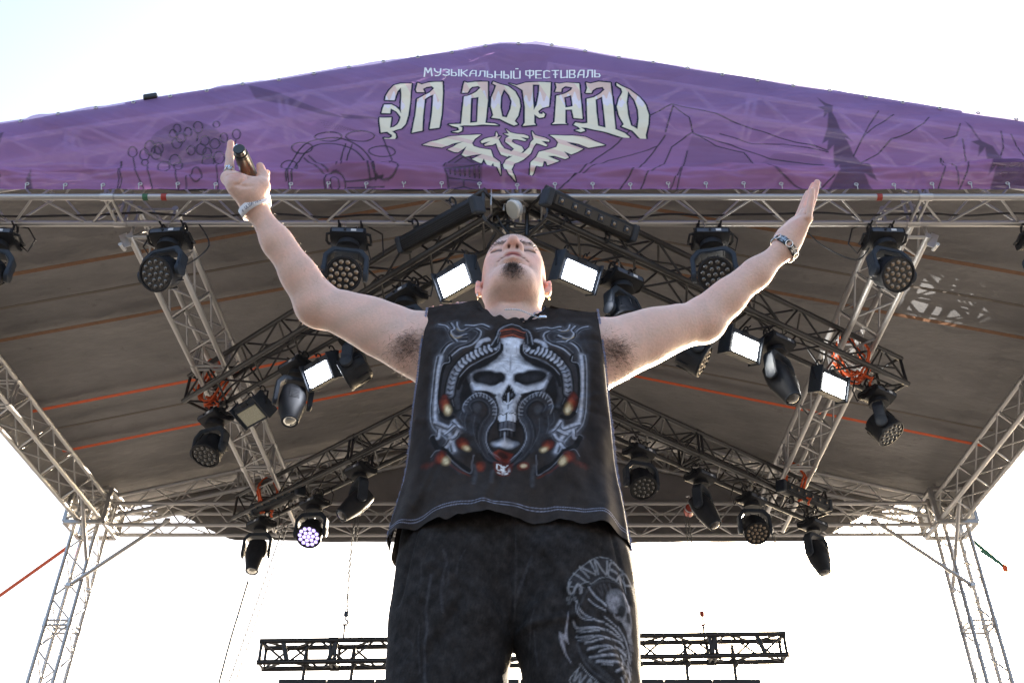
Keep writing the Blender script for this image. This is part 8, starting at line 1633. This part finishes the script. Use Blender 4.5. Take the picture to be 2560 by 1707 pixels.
def shirt_top(x):
    """height of the shoulder line / neckline over x from the body axis"""
    ax_ = np.abs(x)
    sh_ = 1.532 - 0.016 * np.clip((ax_ - 0.09) / 0.10, 0, 1) + 0.010 * np.clip((0.11 - ax_) / 0.04, 0, 1) - 0.010 * (x > 0.02)
    nk = 1.470 + 0.050 * np.clip(ax_ / 0.078, 0, 1) ** 2.6
    jag = 0.004 * np.sin(x * 190) + 0.006 * np.sin(x * 77 + 1) + 0.014 * np.exp(-((x + 0.030) / 0.010) ** 2)
    w = smooth(0.070, 0.090, ax_)
    return (nk + jag * (1 - w)) * (1 - w) + sh_ * w
def hem(x):
    return 0.984 - 0.024 * np.clip(np.abs(x) / 0.22, 0, 1) ** 2 + 0.006 * fbm(x * 7.0, x * 0, 15.0, 5) + 0.003 * np.sin(x * 31 + 0.6) - 0.006 * np.exp(-((x + 0.10) / 0.012) ** 2)

_rc = np.random.RandomState(5)
CREASE = []
for _ in range(15):          # drape folds rising from the hem and the side seams
    sd_ = 1 if _ % 2 else -1
    x_ = sd_ * _rc.uniform(0.03, 0.21); z_ = _rc.uniform(0.97, 1.06)
    CREASE.append(((x_, z_), (x_ - sd_ * _rc.uniform(0.02, 0.09), z_ + _rc.uniform(0.10, 0.24)), _rc.uniform(0.008, 0.016), _rc.uniform(-0.007, 0.008)))
for _ in range(12):          # pulls from the arm holes and shoulders towards the breast
    sd_ = 1 if _ % 2 else -1
    z_ = _rc.uniform(1.20, 1.50)
    CREASE.append(((sd_ * 0.19, z_), (sd_ * _rc.uniform(0.05, 0.11), z_ - _rc.uniform(-0.03, 0.09)), _rc.uniform(0.006, 0.011), _rc.uniform(-0.005, 0.005)))
for _ in range(8):           # gathers under the collar
    x_ = _rc.uniform(-0.10, 0.10)
    CREASE.append(((x_, 1.49), (x_ * 0.8 + _rc.uniform(-0.02, 0.02), 1.43), 0.006, _rc.uniform(-0.004, 0.004)))
def creases(x, z):
    y = np.zeros_like(x)
    P = np.stack([x.ravel(), z.ravel()], -1).astype(np.float32)
    for a, b, w, d in CREASE:
        y += (d * np.exp(-(seg_dist(P, [a, b]) / w) ** 2)).reshape(x.shape)
    return y
def AXIS(z):                  # centre line of the shirt print, mm
    return 1.0 - 0.0375 * (1404.0 - z)
def front_xy(s, z):
    th = s * math.pi / 2
    a = itp(z, A_PTS); f = itp(z, F_PTS)
    sn, cs = np.sin(th), np.cos(th)
    e = 0.86
    x = a * np.sign(sn) * np.abs(sn) ** e
    shp = np.abs(cs) ** 0.5
    fs = itp(z, S_PTS)
    y = -(f * shp + fs * (1 - shp))
    lo = np.clip((1.24 - z) / 0.26, 0, 1)
    y += 0.013 * lo * np.sin(s * 9.0 + 9.0 * (z - 1.0) + 0.5) + 0.008 * lo ** 1.5 * np.sin(s * 21.0 - 14.0 * z + 1.1) + 0.007 * np.clip((1.32 - z) / 0.3, 0, 1) * np.sin(s * 5.0 * (1.6 - z) * 3.2 - 26.0 * z)
    y += 0.008 * fbm(x * 3.4 + z * 1.2, z * 2.2 - x * 1.6, 8.0, 4)
    sd = np.clip((np.abs(s) - 0.55) / 0.45, 0, 1)
    y += 0.010 * sd * np.sin(z * 24 + s * 7) * np.clip((1.40 - z) / 0.2, 0, 1)
    y += creases(x, z)
    up = np.clip((z - 1.40) / 0.10, 0, 1)
    y += 0.004 * up * np.sin(x * 95 + 1.0) * np.exp(-((np.abs(x) - 0.10) / 0.05) ** 2)
    return x, y
nu, nv = 330, 400
su = np.linspace(-1, 1, nu); tv = np.linspace(0, 1, nv)
SU, TV = np.meshgrid(su, tv)
x0_, _ = front_xy(SU, np.full_like(SU, 1.2))
zt_ = shirt_top(x0_); zh_ = hem(x0_)
ZZ = zh_ + (zt_ - zh_) * TV
XX, YY = front_xy(SU, ZZ)
# the neck opening: the cloth lies on the chest, never inside the neck
P2 = np.stack([XX.ravel() * 1000, ZZ.ravel() * 1000], -1).astype(np.float32)
C2 = np.tile(SHIRT_BLACK, (len(P2), 1))
C2 *= (1 + 0.25 * fbm(P2[:, 0].astype(float) / 90, P2[:, 1].astype(float) / 120, 9.0, 4))[:, None]
fade = smooth(1150, 1000, P2[:, 1])[:, None]
C2 += (np.array([0.046, 0.038, 0.034]) - C2) * fade * 0.6
paint_ops(P2, C2, SHIRT_ART, AXIS)
for off, wd in ((21.0, 1.0), (26.5, 0.9)):
    dz = P2[:, 1] - (984 - 24 * np.clip(np.abs(P2[:, 0]) / 220, 0, 1) ** 2) - off
    wgt = np.clip(1.3 - np.abs(dz) / wd, 0, 1) * (0.5 + 0.5 * (np.sin(P2[:, 0] * 1.9) > -0.3))
    C2 += (np.array(srgb(160, 164, 186)) - C2) * (wgt * 0.7)[:, None]
V2 = np.stack([XX, YC + YY - ORG[1], ZZ], -1).reshape(-1, 3)
idx = np.arange(nu * nv).reshape(nv, nu)
Q2 = np.stack([idx[:-1, :-1], idx[:-1, 1:], idx[1:, 1:], idx[1:, :-1]], -1).reshape(-1, 4)
shirt = link('shirt', np_mesh('shirt', V2, Q2, M_SHIRT, True, C2), man)
shirt['label'] = 'faded black sleeveless shirt printed with a horned skull'
# back panel, closed to the front at the sides below the arm holes
nb_, mb_ = 90, 110
su = np.linspace(-1, 1, nb_); tv = np.linspace(0, 1, mb_)
SU, TV = np.meshgrid(su, tv)
xb_ = itp(np.full_like(SU, 1.2), A_PTS) * np.sin(SU * math.pi / 2)
zt_ = np.where(np.abs(xb_) < 0.085, 1.535, shirt_top(xb_)); zh_ = hem(xb_)
ZZb = zh_ + (zt_ - zh_) * TV
XB = itp(ZZb, A_PTS) * np.sin(SU * math.pi / 2)
tb_ = np.clip((TV - 0.86) / 0.14, 0, 1) * smooth(0.065, 0.095, np.abs(xb_))                       # last rows run forward over the shoulder
YBk = itp(ZZb, G_PTS) * np.cos(SU * math.pi / 2) ** 0.62 + 0.006 * fbm(XB * 3, ZZb * 2, 10.0, 3)
YBk = YBk * (1 - tb_) - 0.066 * tb_
ZZb = ZZb + 0.030 * np.sin(math.pi * np.clip((TV - 0.80) / 0.20, 0, 1)) * (np.abs(xb_) > 0.07)
Vb = np.stack([XB, YC + YBk - ORG[1], ZZb], -1).reshape(-1, 3)
idx = np.arange(nb_ * mb_).reshape(mb_, nb_)
Qb = np.stack([idx[:-1, :-1], idx[1:, :-1], idx[1:, 1:], idx[:-1, 1:]], -1).reshape(-1, 4)
# arm holes: drop the side columns above the seam
cz = ZZb.ravel()[Qb].mean(1); cs = np.abs(SU.ravel()[Qb].mean(1))
Qb = Qb[~((cz > 1.16) & (cs > 0.80) & (cz < 1.50))]
link('back_panel', np_mesh('back_panel', Vb, Qb, M_SHIRT, True, np.tile(SHIRT_BLACK, (len(Vb), 1))), shirt)
# overlock seams down both sides and round the arm holes
M_SEAMW = mat('pale_overlock_thread', srgb(128, 130, 152), 0.85, var=0.35, scale=400)
for s in (-1, 1):
    bm = bmesh.new()
    zz = np.linspace(0.966, 1.512, 260)
    xs_, ys_ = front_xy(np.full_like(zz, s * 0.985), zz)
    for i in range(len(zz) - 1):
        ww = 0.0020 + 0.0010 * math.sin(i * 2.1) + (0.0022 if 0.98 < zz[i] < 1.24 else 0.0) * (0.6 + 0.4 * math.sin(i * 0.7))
        q = []
        for j, sg in ((i, -1), (i, 1), (i + 1, 1), (i + 1, -1)):
            q.append(bm.verts.new((xs_[j] + s * (0.0022 + sg * ww), YC + ys_[j] - ORG[1] - 0.003, zz[j] + (0.0008 if i % 2 else 0))))
        bm.faces.new(q)
    bmesh.ops.recalc_face_normals(bm, faces=bm.faces[:])
    bmesh.ops.solidify(bm, geom=bm.faces[:], thickness=0.0015)
    link('overlock_seam', bm_mesh('overlock_seam', bm, M_SEAMW), shirt)
# frayed shoulder seam on the microphone side and the torn collar
def rag(name, pts, w, m, seed):
    rs = np.random.RandomState(seed)
    bm = bmesh.new()
    prev = None
    for i, p in enumerate(pts):
        h = w * (0.7 + 0.6 * rs.rand())
        a = bm.verts.new((p[0] - HX, p[1] - ORG[1], p[2])); b = bm.verts.new((p[0] - HX + rs.uniform(-0.002, 0.002), p[1] - ORG[1] + 0.004, p[2] + h))
        if prev: bm.faces.new((prev[0], a, b, prev[1]))
        prev = (a, b)
    bmesh.ops.solidify(bm, geom=bm.faces[:], thickness=0.002)
    return link(name, bm_mesh(name, bm, m), shirt)
rag('frayed_seam', [(HX - 0.184 + 0.004 * i, YC - 0.070, 1.511 + 0.0008 * i) for i in range(22)], 0.010, mat('washed_seam', srgb(178, 156, 158), 0.9, var=0.5, scale=300), 3)
rag('collar', [(HX - 0.075 + 0.004 * i, YC - 0.088 + 0.00035 * abs(i - 19), 1.462 + 0.05 * min(1, abs(-0.075 + 0.004 * i) / 0.078) ** 2.6 + 0.002 * math.sin(i * 1.1)) for i in range(38)], 0.011, mat('black_collar', (0.02, 0.019, 0.02), 0.9), 5)
rag('collar_tape', [(HX + 0.046 + 0.003 * i, 1.664 + 0.0006 * i, 1.478 + 0.004 * math.sin(i * 0.8) + 0.003 * i) for i in range(9)], 0.005, mat('pale_tape', srgb(160, 160, 190), 0.9), 6)

# ---------------------------------------------------------------- trousers
T_ = Field()
LX = 0.061
T_.ell((LX, 1.745, 0.985), (0.216, 0.100, 0.13), 0.05)
T_.ell((LX, 1.745, 0.86), (0.06, 0.085, 0.07), 0.03)
for s in (-1, 1):
    T_.chain([(LX + s * 0.100, 1.745, 0.93), (LX + s * 0.110, 1.742, 0.83), (LX + s * 0.1215, 1.742, 0.70), (LX + s * 0.132, 1.745, 0.45), (LX + s * 0.140, 1.752, 0.09)], [0.120, 0.112, 0.1030, 0.086, 0.080], 0.012)
    T_.ell((LX + s * 0.095, 1.80, 0.90), (0.10, 0.09, 0.09), 0.03)
TCREASE = [((LX - 0.005, 1.0), (LX - 0.005, 0.80), 0.004, 0.004)]
for _ in range(16):
    sd_ = 1 if _ % 2 else -1
    if _ < 8: TCREASE.append(((LX + sd_ * 0.012, _rc.uniform(0.79, 0.86)), (LX + sd_ * _rc.uniform(0.07, 0.17), _rc.uniform(0.80, 0.97)), _rc.uniform(0.007, 0.013), _rc.uniform(-0.006, 0.006)))
    else: TCREASE.append(((LX + sd_ * _rc.uniform(0.03, 0.19), _rc.uniform(0.80, 0.95)), (LX + sd_ * _rc.uniform(0.05, 0.2), _rc.uniform(0.55, 0.76)), _rc.uniform(0.007, 0.014), _rc.uniform(-0.006, 0.006)))
for sd_ in (-1, 1):          # slanted pockets
    TCREASE.append(((LX + sd_ * 0.175, 0.99), (LX + sd_ * 0.205, 0.84), 0.004, 0.004))
def wrinkle(P):
    x, y, z = P[:, 0].astype(float), P[:, 1].astype(float), P[:, 2].astype(float)
    sx_ = np.abs(x - LX)
    w = 0.0045 * fbm(sx_ * 5 + z * 0.6, z * 1.4 + y * 2, 12.0, 4) + 0.004 * np.sin((x - LX) * 70 + z * 9 + np.sin(z * 17)) * np.clip((0.95 - z) / 0.2, 0, 1)
    w += 0.004 * np.sin(z * 55 - sx_ * 60) * np.exp(-((sx_ - 0.03) / 0.05) ** 2) * np.exp(-((z - 0.82) / 0.08) ** 2)
    fr_ = P[:, 1] < 1.74
    for a, b, w_, d_ in TCREASE:
        w = w + fr_ * d_ * np.exp(-(seg_dist(P[:, [0, 2]], [a, b]) / w_) ** 2)
    return w.astype(np.float32)
tp_, tq_ = surface(T_, (-0.22, 1.56, 0.06), (0.36, 1.95, 1.13), 0.0024)
tp_ = relax(tp_, tq_, 1, 0.4)
n_ = np.cross(tp_[tq_[:, 2]] - tp_[tq_[:, 0]], tp_[tq_[:, 3]] - tp_[tq_[:, 1]]); tn_ = np.zeros_like(tp_)
for k in range(4): np.add.at(tn_, tq_[:, k], n_)
tn_ /= np.linalg.norm(tn_, axis=1)[:, None] + 1e-9
tp_ = tp_ - tn_ * wrinkle(tp_)[:, None]
P3 = np.stack([(tp_[:, 0] - HX) * 1000, tp_[:, 2] * 1000], -1).astype(np.float32)
C3 = np.tile(np.array([0.020, 0.0165, 0.0150], np.float32), (len(P3), 1))
nn = fbm(P3[:, 0].astype(float) / 45, P3[:, 1].astype(float) / 60, 13.0, 6)
n3 = fbm(P3[:, 0].astype(float) / 9, P3[:, 1].astype(float) / 26, 16.0, 4)
C3 += (np.array([0.040, 0.036, 0.035]) - C3) * (np.clip(0.35 * nn + 0.35 * n3 + 0.25, 0, 1) * 0.75)[:, None]
fr = np.nonzero(tp_[:, 1] < 1.735)[0]
C3f = C3[fr]; paint_ops(P3[fr], C3f, TROUSER_ART, AXIS, 3, 2.6); C3[fr] = C3f
link('trousers', np_mesh('trousers', tp_ - ORG, tq_, M_TROU, True, C3), man)['label'] = 'washed black trousers with a winged skull print on one thigh'
M_BOOT = mat('black_boot_leather', (0.015, 0.014, 0.014), 0.4, var=0.3, scale=30)
for s in (-1, 1):
    S2 = Field()
    S2.chain([(0, 0.03, 0.14), (0, 0.02, 0.07), (0, -0.06, 0.045), (0, -0.15, 0.040)], [0.055, 0.055, 0.046, 0.040], 0.03)
    p_, q_ = surface(S2, (-0.1, -0.25, -0.02), (0.1, 0.12, 0.24), 0.006)
    p_[:, 2] = np.maximum(p_[:, 2], 0.002)
    link('boot', np_mesh('boot', p_ + v3(LX + s * 0.145 - ORG[0], 0.015, 0), q_, M_BOOT), man)

# ---------------------------------------------------------------- things worn and held
def frame(d, up=(0, 0, 1)):
    z = Vector(d).normalized(); x = Vector(up).cross(z).normalized(); y = z.cross(x)
    return Matrix((x, y, z)).transposed().to_4x4()
M_MICBODY = mat('microphone_metal', (0.12, 0.11, 0.10), 0.3, 0.9, var=0.1)
M_MICCAP = mat('microphone_cap', (0.010, 0.010, 0.010), 0.35)
M_SILVER = mat('silver', (0.75, 0.74, 0.72), 0.22, 1.0, var=0.25, scale=120)
m0, m1 = Vector((-0.588, 1.582, 1.899)), Vector((-0.590, 1.712, 1.925))
mic = empty('microphone', m0)
tag(mic, 'handheld wireless microphone held up, its dark end cap towards the viewer', 'microphone')
MF = frame(m1 - m0)
def lathe_part(name, prof, m, parent, M=None, n=32):
    bm = bmesh.new(); bm_lathe(bm, prof, n)
    return link(name, bm_mesh(name, bm, m, auto=35), parent, M)
lathe_part('handle', [(0.0155, 0.012), (0.0172, 0.014), (0.0178, 0.05), (0.0195, 0.14), (0.0215, 0.17)], M_MICBODY, mic, MF)
cap = lathe_part('end_cap', [(0.0125, -0.012), (0.0140, -0.010), (0.0142, 0.004), (0.0165, 0.006), (0.0168, 0.013)], M_MICCAP, mic, MF)
link('switch_facet', box_mesh('switch_facet', (0.012, 0.004, 0.016), (0, 0, 0), M_SILVER, 0.001), cap, Matrix.Translation((0.009, 0.0095, -0.003)) @ Matrix.Rotation(R(-45), 4, 'Z'))
lathe_part('grille', [(0.020, 0.17), (0.0255, 0.176), (0.0265, 0.195), (0.025, 0.215), (0.016, 0.229), (0.004, 0.233)], mat('grille', (0.2, 0.2, 0.2), 0.4, 0.8, bump=0.6, bscale=900), mic, MF)

def band(name, c, d, up, rx, ry, w, m, label, cat, th=0.0015, n=48, wob=0.0):
    bm = bmesh.new()
    rings = []
    for k in range(n):
        a = 2 * math.pi * k / n
        for rr_ in (1.0,):
            x, y = rx * math.cos(a), ry * math.sin(a)
            rings.append((bm.verts.new((x, y, -w / 2 + wob * math.sin(3 * a))), bm.verts.new((x * 1.01, y * 1.01, w / 2 + wob * math.sin(3 * a)))))
    for k in range(n):
        a, b = rings[k], rings[(k + 1) % n]
        bm.faces.new((a[0], b[0], b[1], a[1]))
    bmesh.ops.recalc_face_normals(bm, faces=bm.faces[:])
    bmesh.ops.solidify(bm, geom=bm.faces[:], thickness=-th)
    return bm_mesh(name, bm, m, smooth=True)
dL = Vector(WLw) - Vector(ELw)
MB_ = Matrix.Translation(Vector(WLw) - dL.normalized() * 0.004) @ frame(dL, (0, 1, 0))
wb = empty('wristband', MB_.translation); wb.matrix_world = MB_
tag(wb, 'white paper festival wristband on the wrist below the microphone', 'wristband')
link('strip', band('strip', 0, 0, 0, 0.0355, 0.0345, 0.021, mat('white_paper', (0.75, 0.75, 0.78), 0.6), '', ''), wb)
# print on the band: a small mark and the rounded capitals
M_BINK = mat('blue_ink', (0.03, 0.04, 0.10), 0.6)
def band_strokes(lines, a0, s, mat_, rx, ry, w):
    bm = bmesh.new()
    for ln_ in lines:
        for p, q in zip(ln_[:-1], ln_[1:]):
            p, q = Vector(p), Vector(q); d = (q - p)
            if d.length < 1e-6: continue
            d.normalize(); n_ = Vector((-d.y, d.x)) * w / 2
            vs_ = []
            for t in (p - d * w * 0.4 + n_, p - d * w * 0.4 - n_, q + d * w * 0.4 - n_, q + d * w * 0.4 + n_):
                an = a0 + t.x * s / rx
                vs_.append(bm.verts.new((rx * math.cos(an), ry * math.sin(an), t.y * s)))
            bm.faces.new(vs_)
    bmesh.ops.recalc_face_normals(bm, faces=bm.faces[:])
    return bm_mesh('band_print', bm, mat_)
GL = [[(0, 0), (0, 8), (3, 9), (5, 8), (5, 1), (3, -1), (0, 0)], [(12, 8), (9, 9), (7, 7), (7, 1), (9, -1), (12, 0)], [(14, -1), (14, 9), (18, 9), (18, 5), (14, 4), (19, 2), (18, -1), (14, -1)], [(21, 0), (21, 9)], [(21, 0), (25, 9)], [(25, 9), (25, -1)], [(27, 4), (30, 4)], [(32, -1), (34, 9), (37, -1)], [(39, -1), (39, 9)], [(39, 4), (43, 9)], [(39, 4), (43, -1)], [(45, 0), (45, 8), (49, 8), (49, 0), (45, 0)], [(-14, 7), (-10, 7), (-10, 2), (-12, 0), (-14, 2), (-14, 7)], [(-12, 6), (-12, 2)]]
BAND_A = math.atan2(*[(MB_.inverted() @ Vector((-0.55, 1.0, 1.2)))[i] for i in (1, 0)])
link('band_print', band_strokes([[(x - 14, y - 4) for x, y in l] for l in GL], BAND_A, 0.00085 / 1.0, M_BINK, 0.0372, 0.0362, 1.3), wb)

dR = Vector(WRw) - Vector(ERw)
MR_ = Matrix.Translation(Vector(WRw) - dR.normalized() * 0.004) @ frame(dR, (0, 1, 0))
br = empty('bracelet'); br.matrix_world = MR_
tag(br, 'black leather bracelet with silver crosses on the wrist of the open hand', 'bracelet')
M_LEATHER = mat('black_leather', (0.012, 0.011, 0.011), 0.35, var=0.2, scale=60)
def pattee():
    bm = bmesh.new()
    arm = [(0.0015, 0.0015), (0.0055, 0.0085), (-0.0055, 0.0085), (-0.0015, 0.0015)]
    for k in range(4):
        c, s = math.cos(k * math.pi / 2), math.sin(k * math.pi / 2)
        bm.faces.new([bm.verts.new((x * c - y * s, x * s + y * c, 0)) for x, y in arm])
    bm.faces.new([bm.verts.new(p) for p in ((0.0016, 0.0016, 0.0002), (-0.0016, 0.0016, 0.0002), (-0.0016, -0.0016, 0.0002), (0.0016, -0.0016, 0.0002))])
    bmesh.ops.solidify(bm, geom=bm.faces[:], thickness=-0.0018)
    return bm_mesh('cross', bm, M_SILVER)
CROSS = pattee()
RINGM = bm_mesh('ring_link', bm_tube(bmesh.new(), [(0.0085 * math.cos(R(30 * k)), 0.0085 * math.sin(R(30 * k)), 0) for k in range(13)], 0.0013, 6, caps=False), M_SILVER, smooth=True)
for k in range(6):
    a = 2 * math.pi * k / 6 + 0.35
    bm = bmesh.new()
    pts = []
    n = 9
    lo_, hi_ = [], []
    for i in range(n):
        an = a + (i / (n - 1) - 0.5) * 0.78
        lo_.append(bm.verts.new((0.0350 * math.cos(an), 0.0340 * math.sin(an), -0.0085)))
        hi_.append(bm.verts.new((0.0350 * math.cos(an), 0.0340 * math.sin(an), 0.0085)))
    for i in range(n - 1): bm.faces.new((lo_[i], lo_[i + 1], hi_[i + 1], hi_[i]))
    bmesh.ops.recalc_face_normals(bm, faces=bm.faces[:])
    bmesh.ops.solidify(bm, geom=bm.faces[:], thickness=0.003)
    link('leather_link', bm_mesh('leather_link', bm, M_LEATHER, smooth=False), br)
    Mx = Matrix.Rotation(a, 4, 'Z') @ Matrix.Translation((0.0366, 0, 0)) @ Matrix.Rotation(R(90), 4, 'Y')
    link('cross', CROSS, br, Mx)
    a2 = a + math.pi / 6
    link('ring_link', RINGM, br, Matrix.Rotation(a2, 4, 'Z') @ Matrix.Translation((0.0358, 0, 0)) @ Matrix.Rotation(R(90), 4, 'Y'))
# finger ring
rg = empty('finger_ring', (-0.622, 1.633, 1.884))
tag(rg, 'chunky silver ring at the base of the pointing finger', 'ring')
link('hoop', bm_mesh('hoop', bm_tube(bmesh.new(), [(0.0122 * math.cos(R(20 * k)), 0.0122 * math.sin(R(20 * k)), 0) for k in range(19)], 0.0022, 6, caps=False), M_SILVER, smooth=True), rg)
bm = bmesh.new()
for k in range(14):
    rr_ = random.Random(k); bm_box(bm, (0.006, 0.006, 0.006), (rr_.uniform(-0.008, 0.006), -0.013 + rr_.uniform(-0.003, 0.003), rr_.uniform(-0.006, 0.007)), Matrix.Rotation(rr_.random() * 0.5, 4, 'Z'), 0.0015)
link('ornament', bm_mesh('ornament', bm, M_SILVER), rg)
# ear rings
M_GOLD = mat('pale_gold', (0.72, 0.58, 0.38), 0.22, 1.0)
for s, lab in ((-1, 'hoop earring in the ear beside the left strobe'), (1, 'thick hoop earring in the ear beside the right strobe')):
    p = H(s * 0.081, 0.003, -0.040)
    eo = empty('earring', p)
    tag(eo, lab, 'earring')
    link('hoop', bm_mesh('hoop', bm_tube(bmesh.new(), [(s * 0.002, 0.0075 * math.cos(R(20 * k)), 0.0085 * math.sin(R(20 * k))) for k in range(19)], 0.0020 if s > 0 else 0.0012, 6, caps=False), M_GOLD, smooth=True), eo)
    link('bead', bm_mesh('bead', bm_lathe(bmesh.new(), [(0.001, -0.003), (0.0028, -0.0015), (0.0028, 0.0015), (0.001, 0.003)], 10), M_SILVER, smooth=True), eo, Matrix.Translation((s * 0.002, -0.0070, -0.004)))
# neck chain
nc = empty('necklace', (HX, 1.67, 1.48))
tag(nc, 'thin silver chain lying in the torn neckline', 'necklace')
bm = bmesh.new()
for i in range(30):
    t = i / 29
    p = Vector((-0.015 + 0.075 * t, -0.008 - 0.006 * math.sin(math.pi * t), 0.012 - 0.020 * t + 0.003 * math.sin(t * 5)))
    an = R(90) * (i % 2)
    pts = [p + Vector((0.0024 * math.cos(R(60 * k)), 0.0012 * math.sin(R(60 * k)) * math.cos(an), 0.0012 * math.sin(R(60 * k)) * math.sin(an) + 0.0007 * math.sin(R(60 * k)))) for k in range(7)]
    bm_tube(bm, pts, 0.0007, 4, caps=False)
link('chain', bm_mesh('chain', bm, M_SILVER, smooth=True), nc)
link('clasp', box_mesh('clasp', (0.016, 0.004, 0.007), (0.066, -0.012, -0.010), M_SILVER, 0.0015), nc)
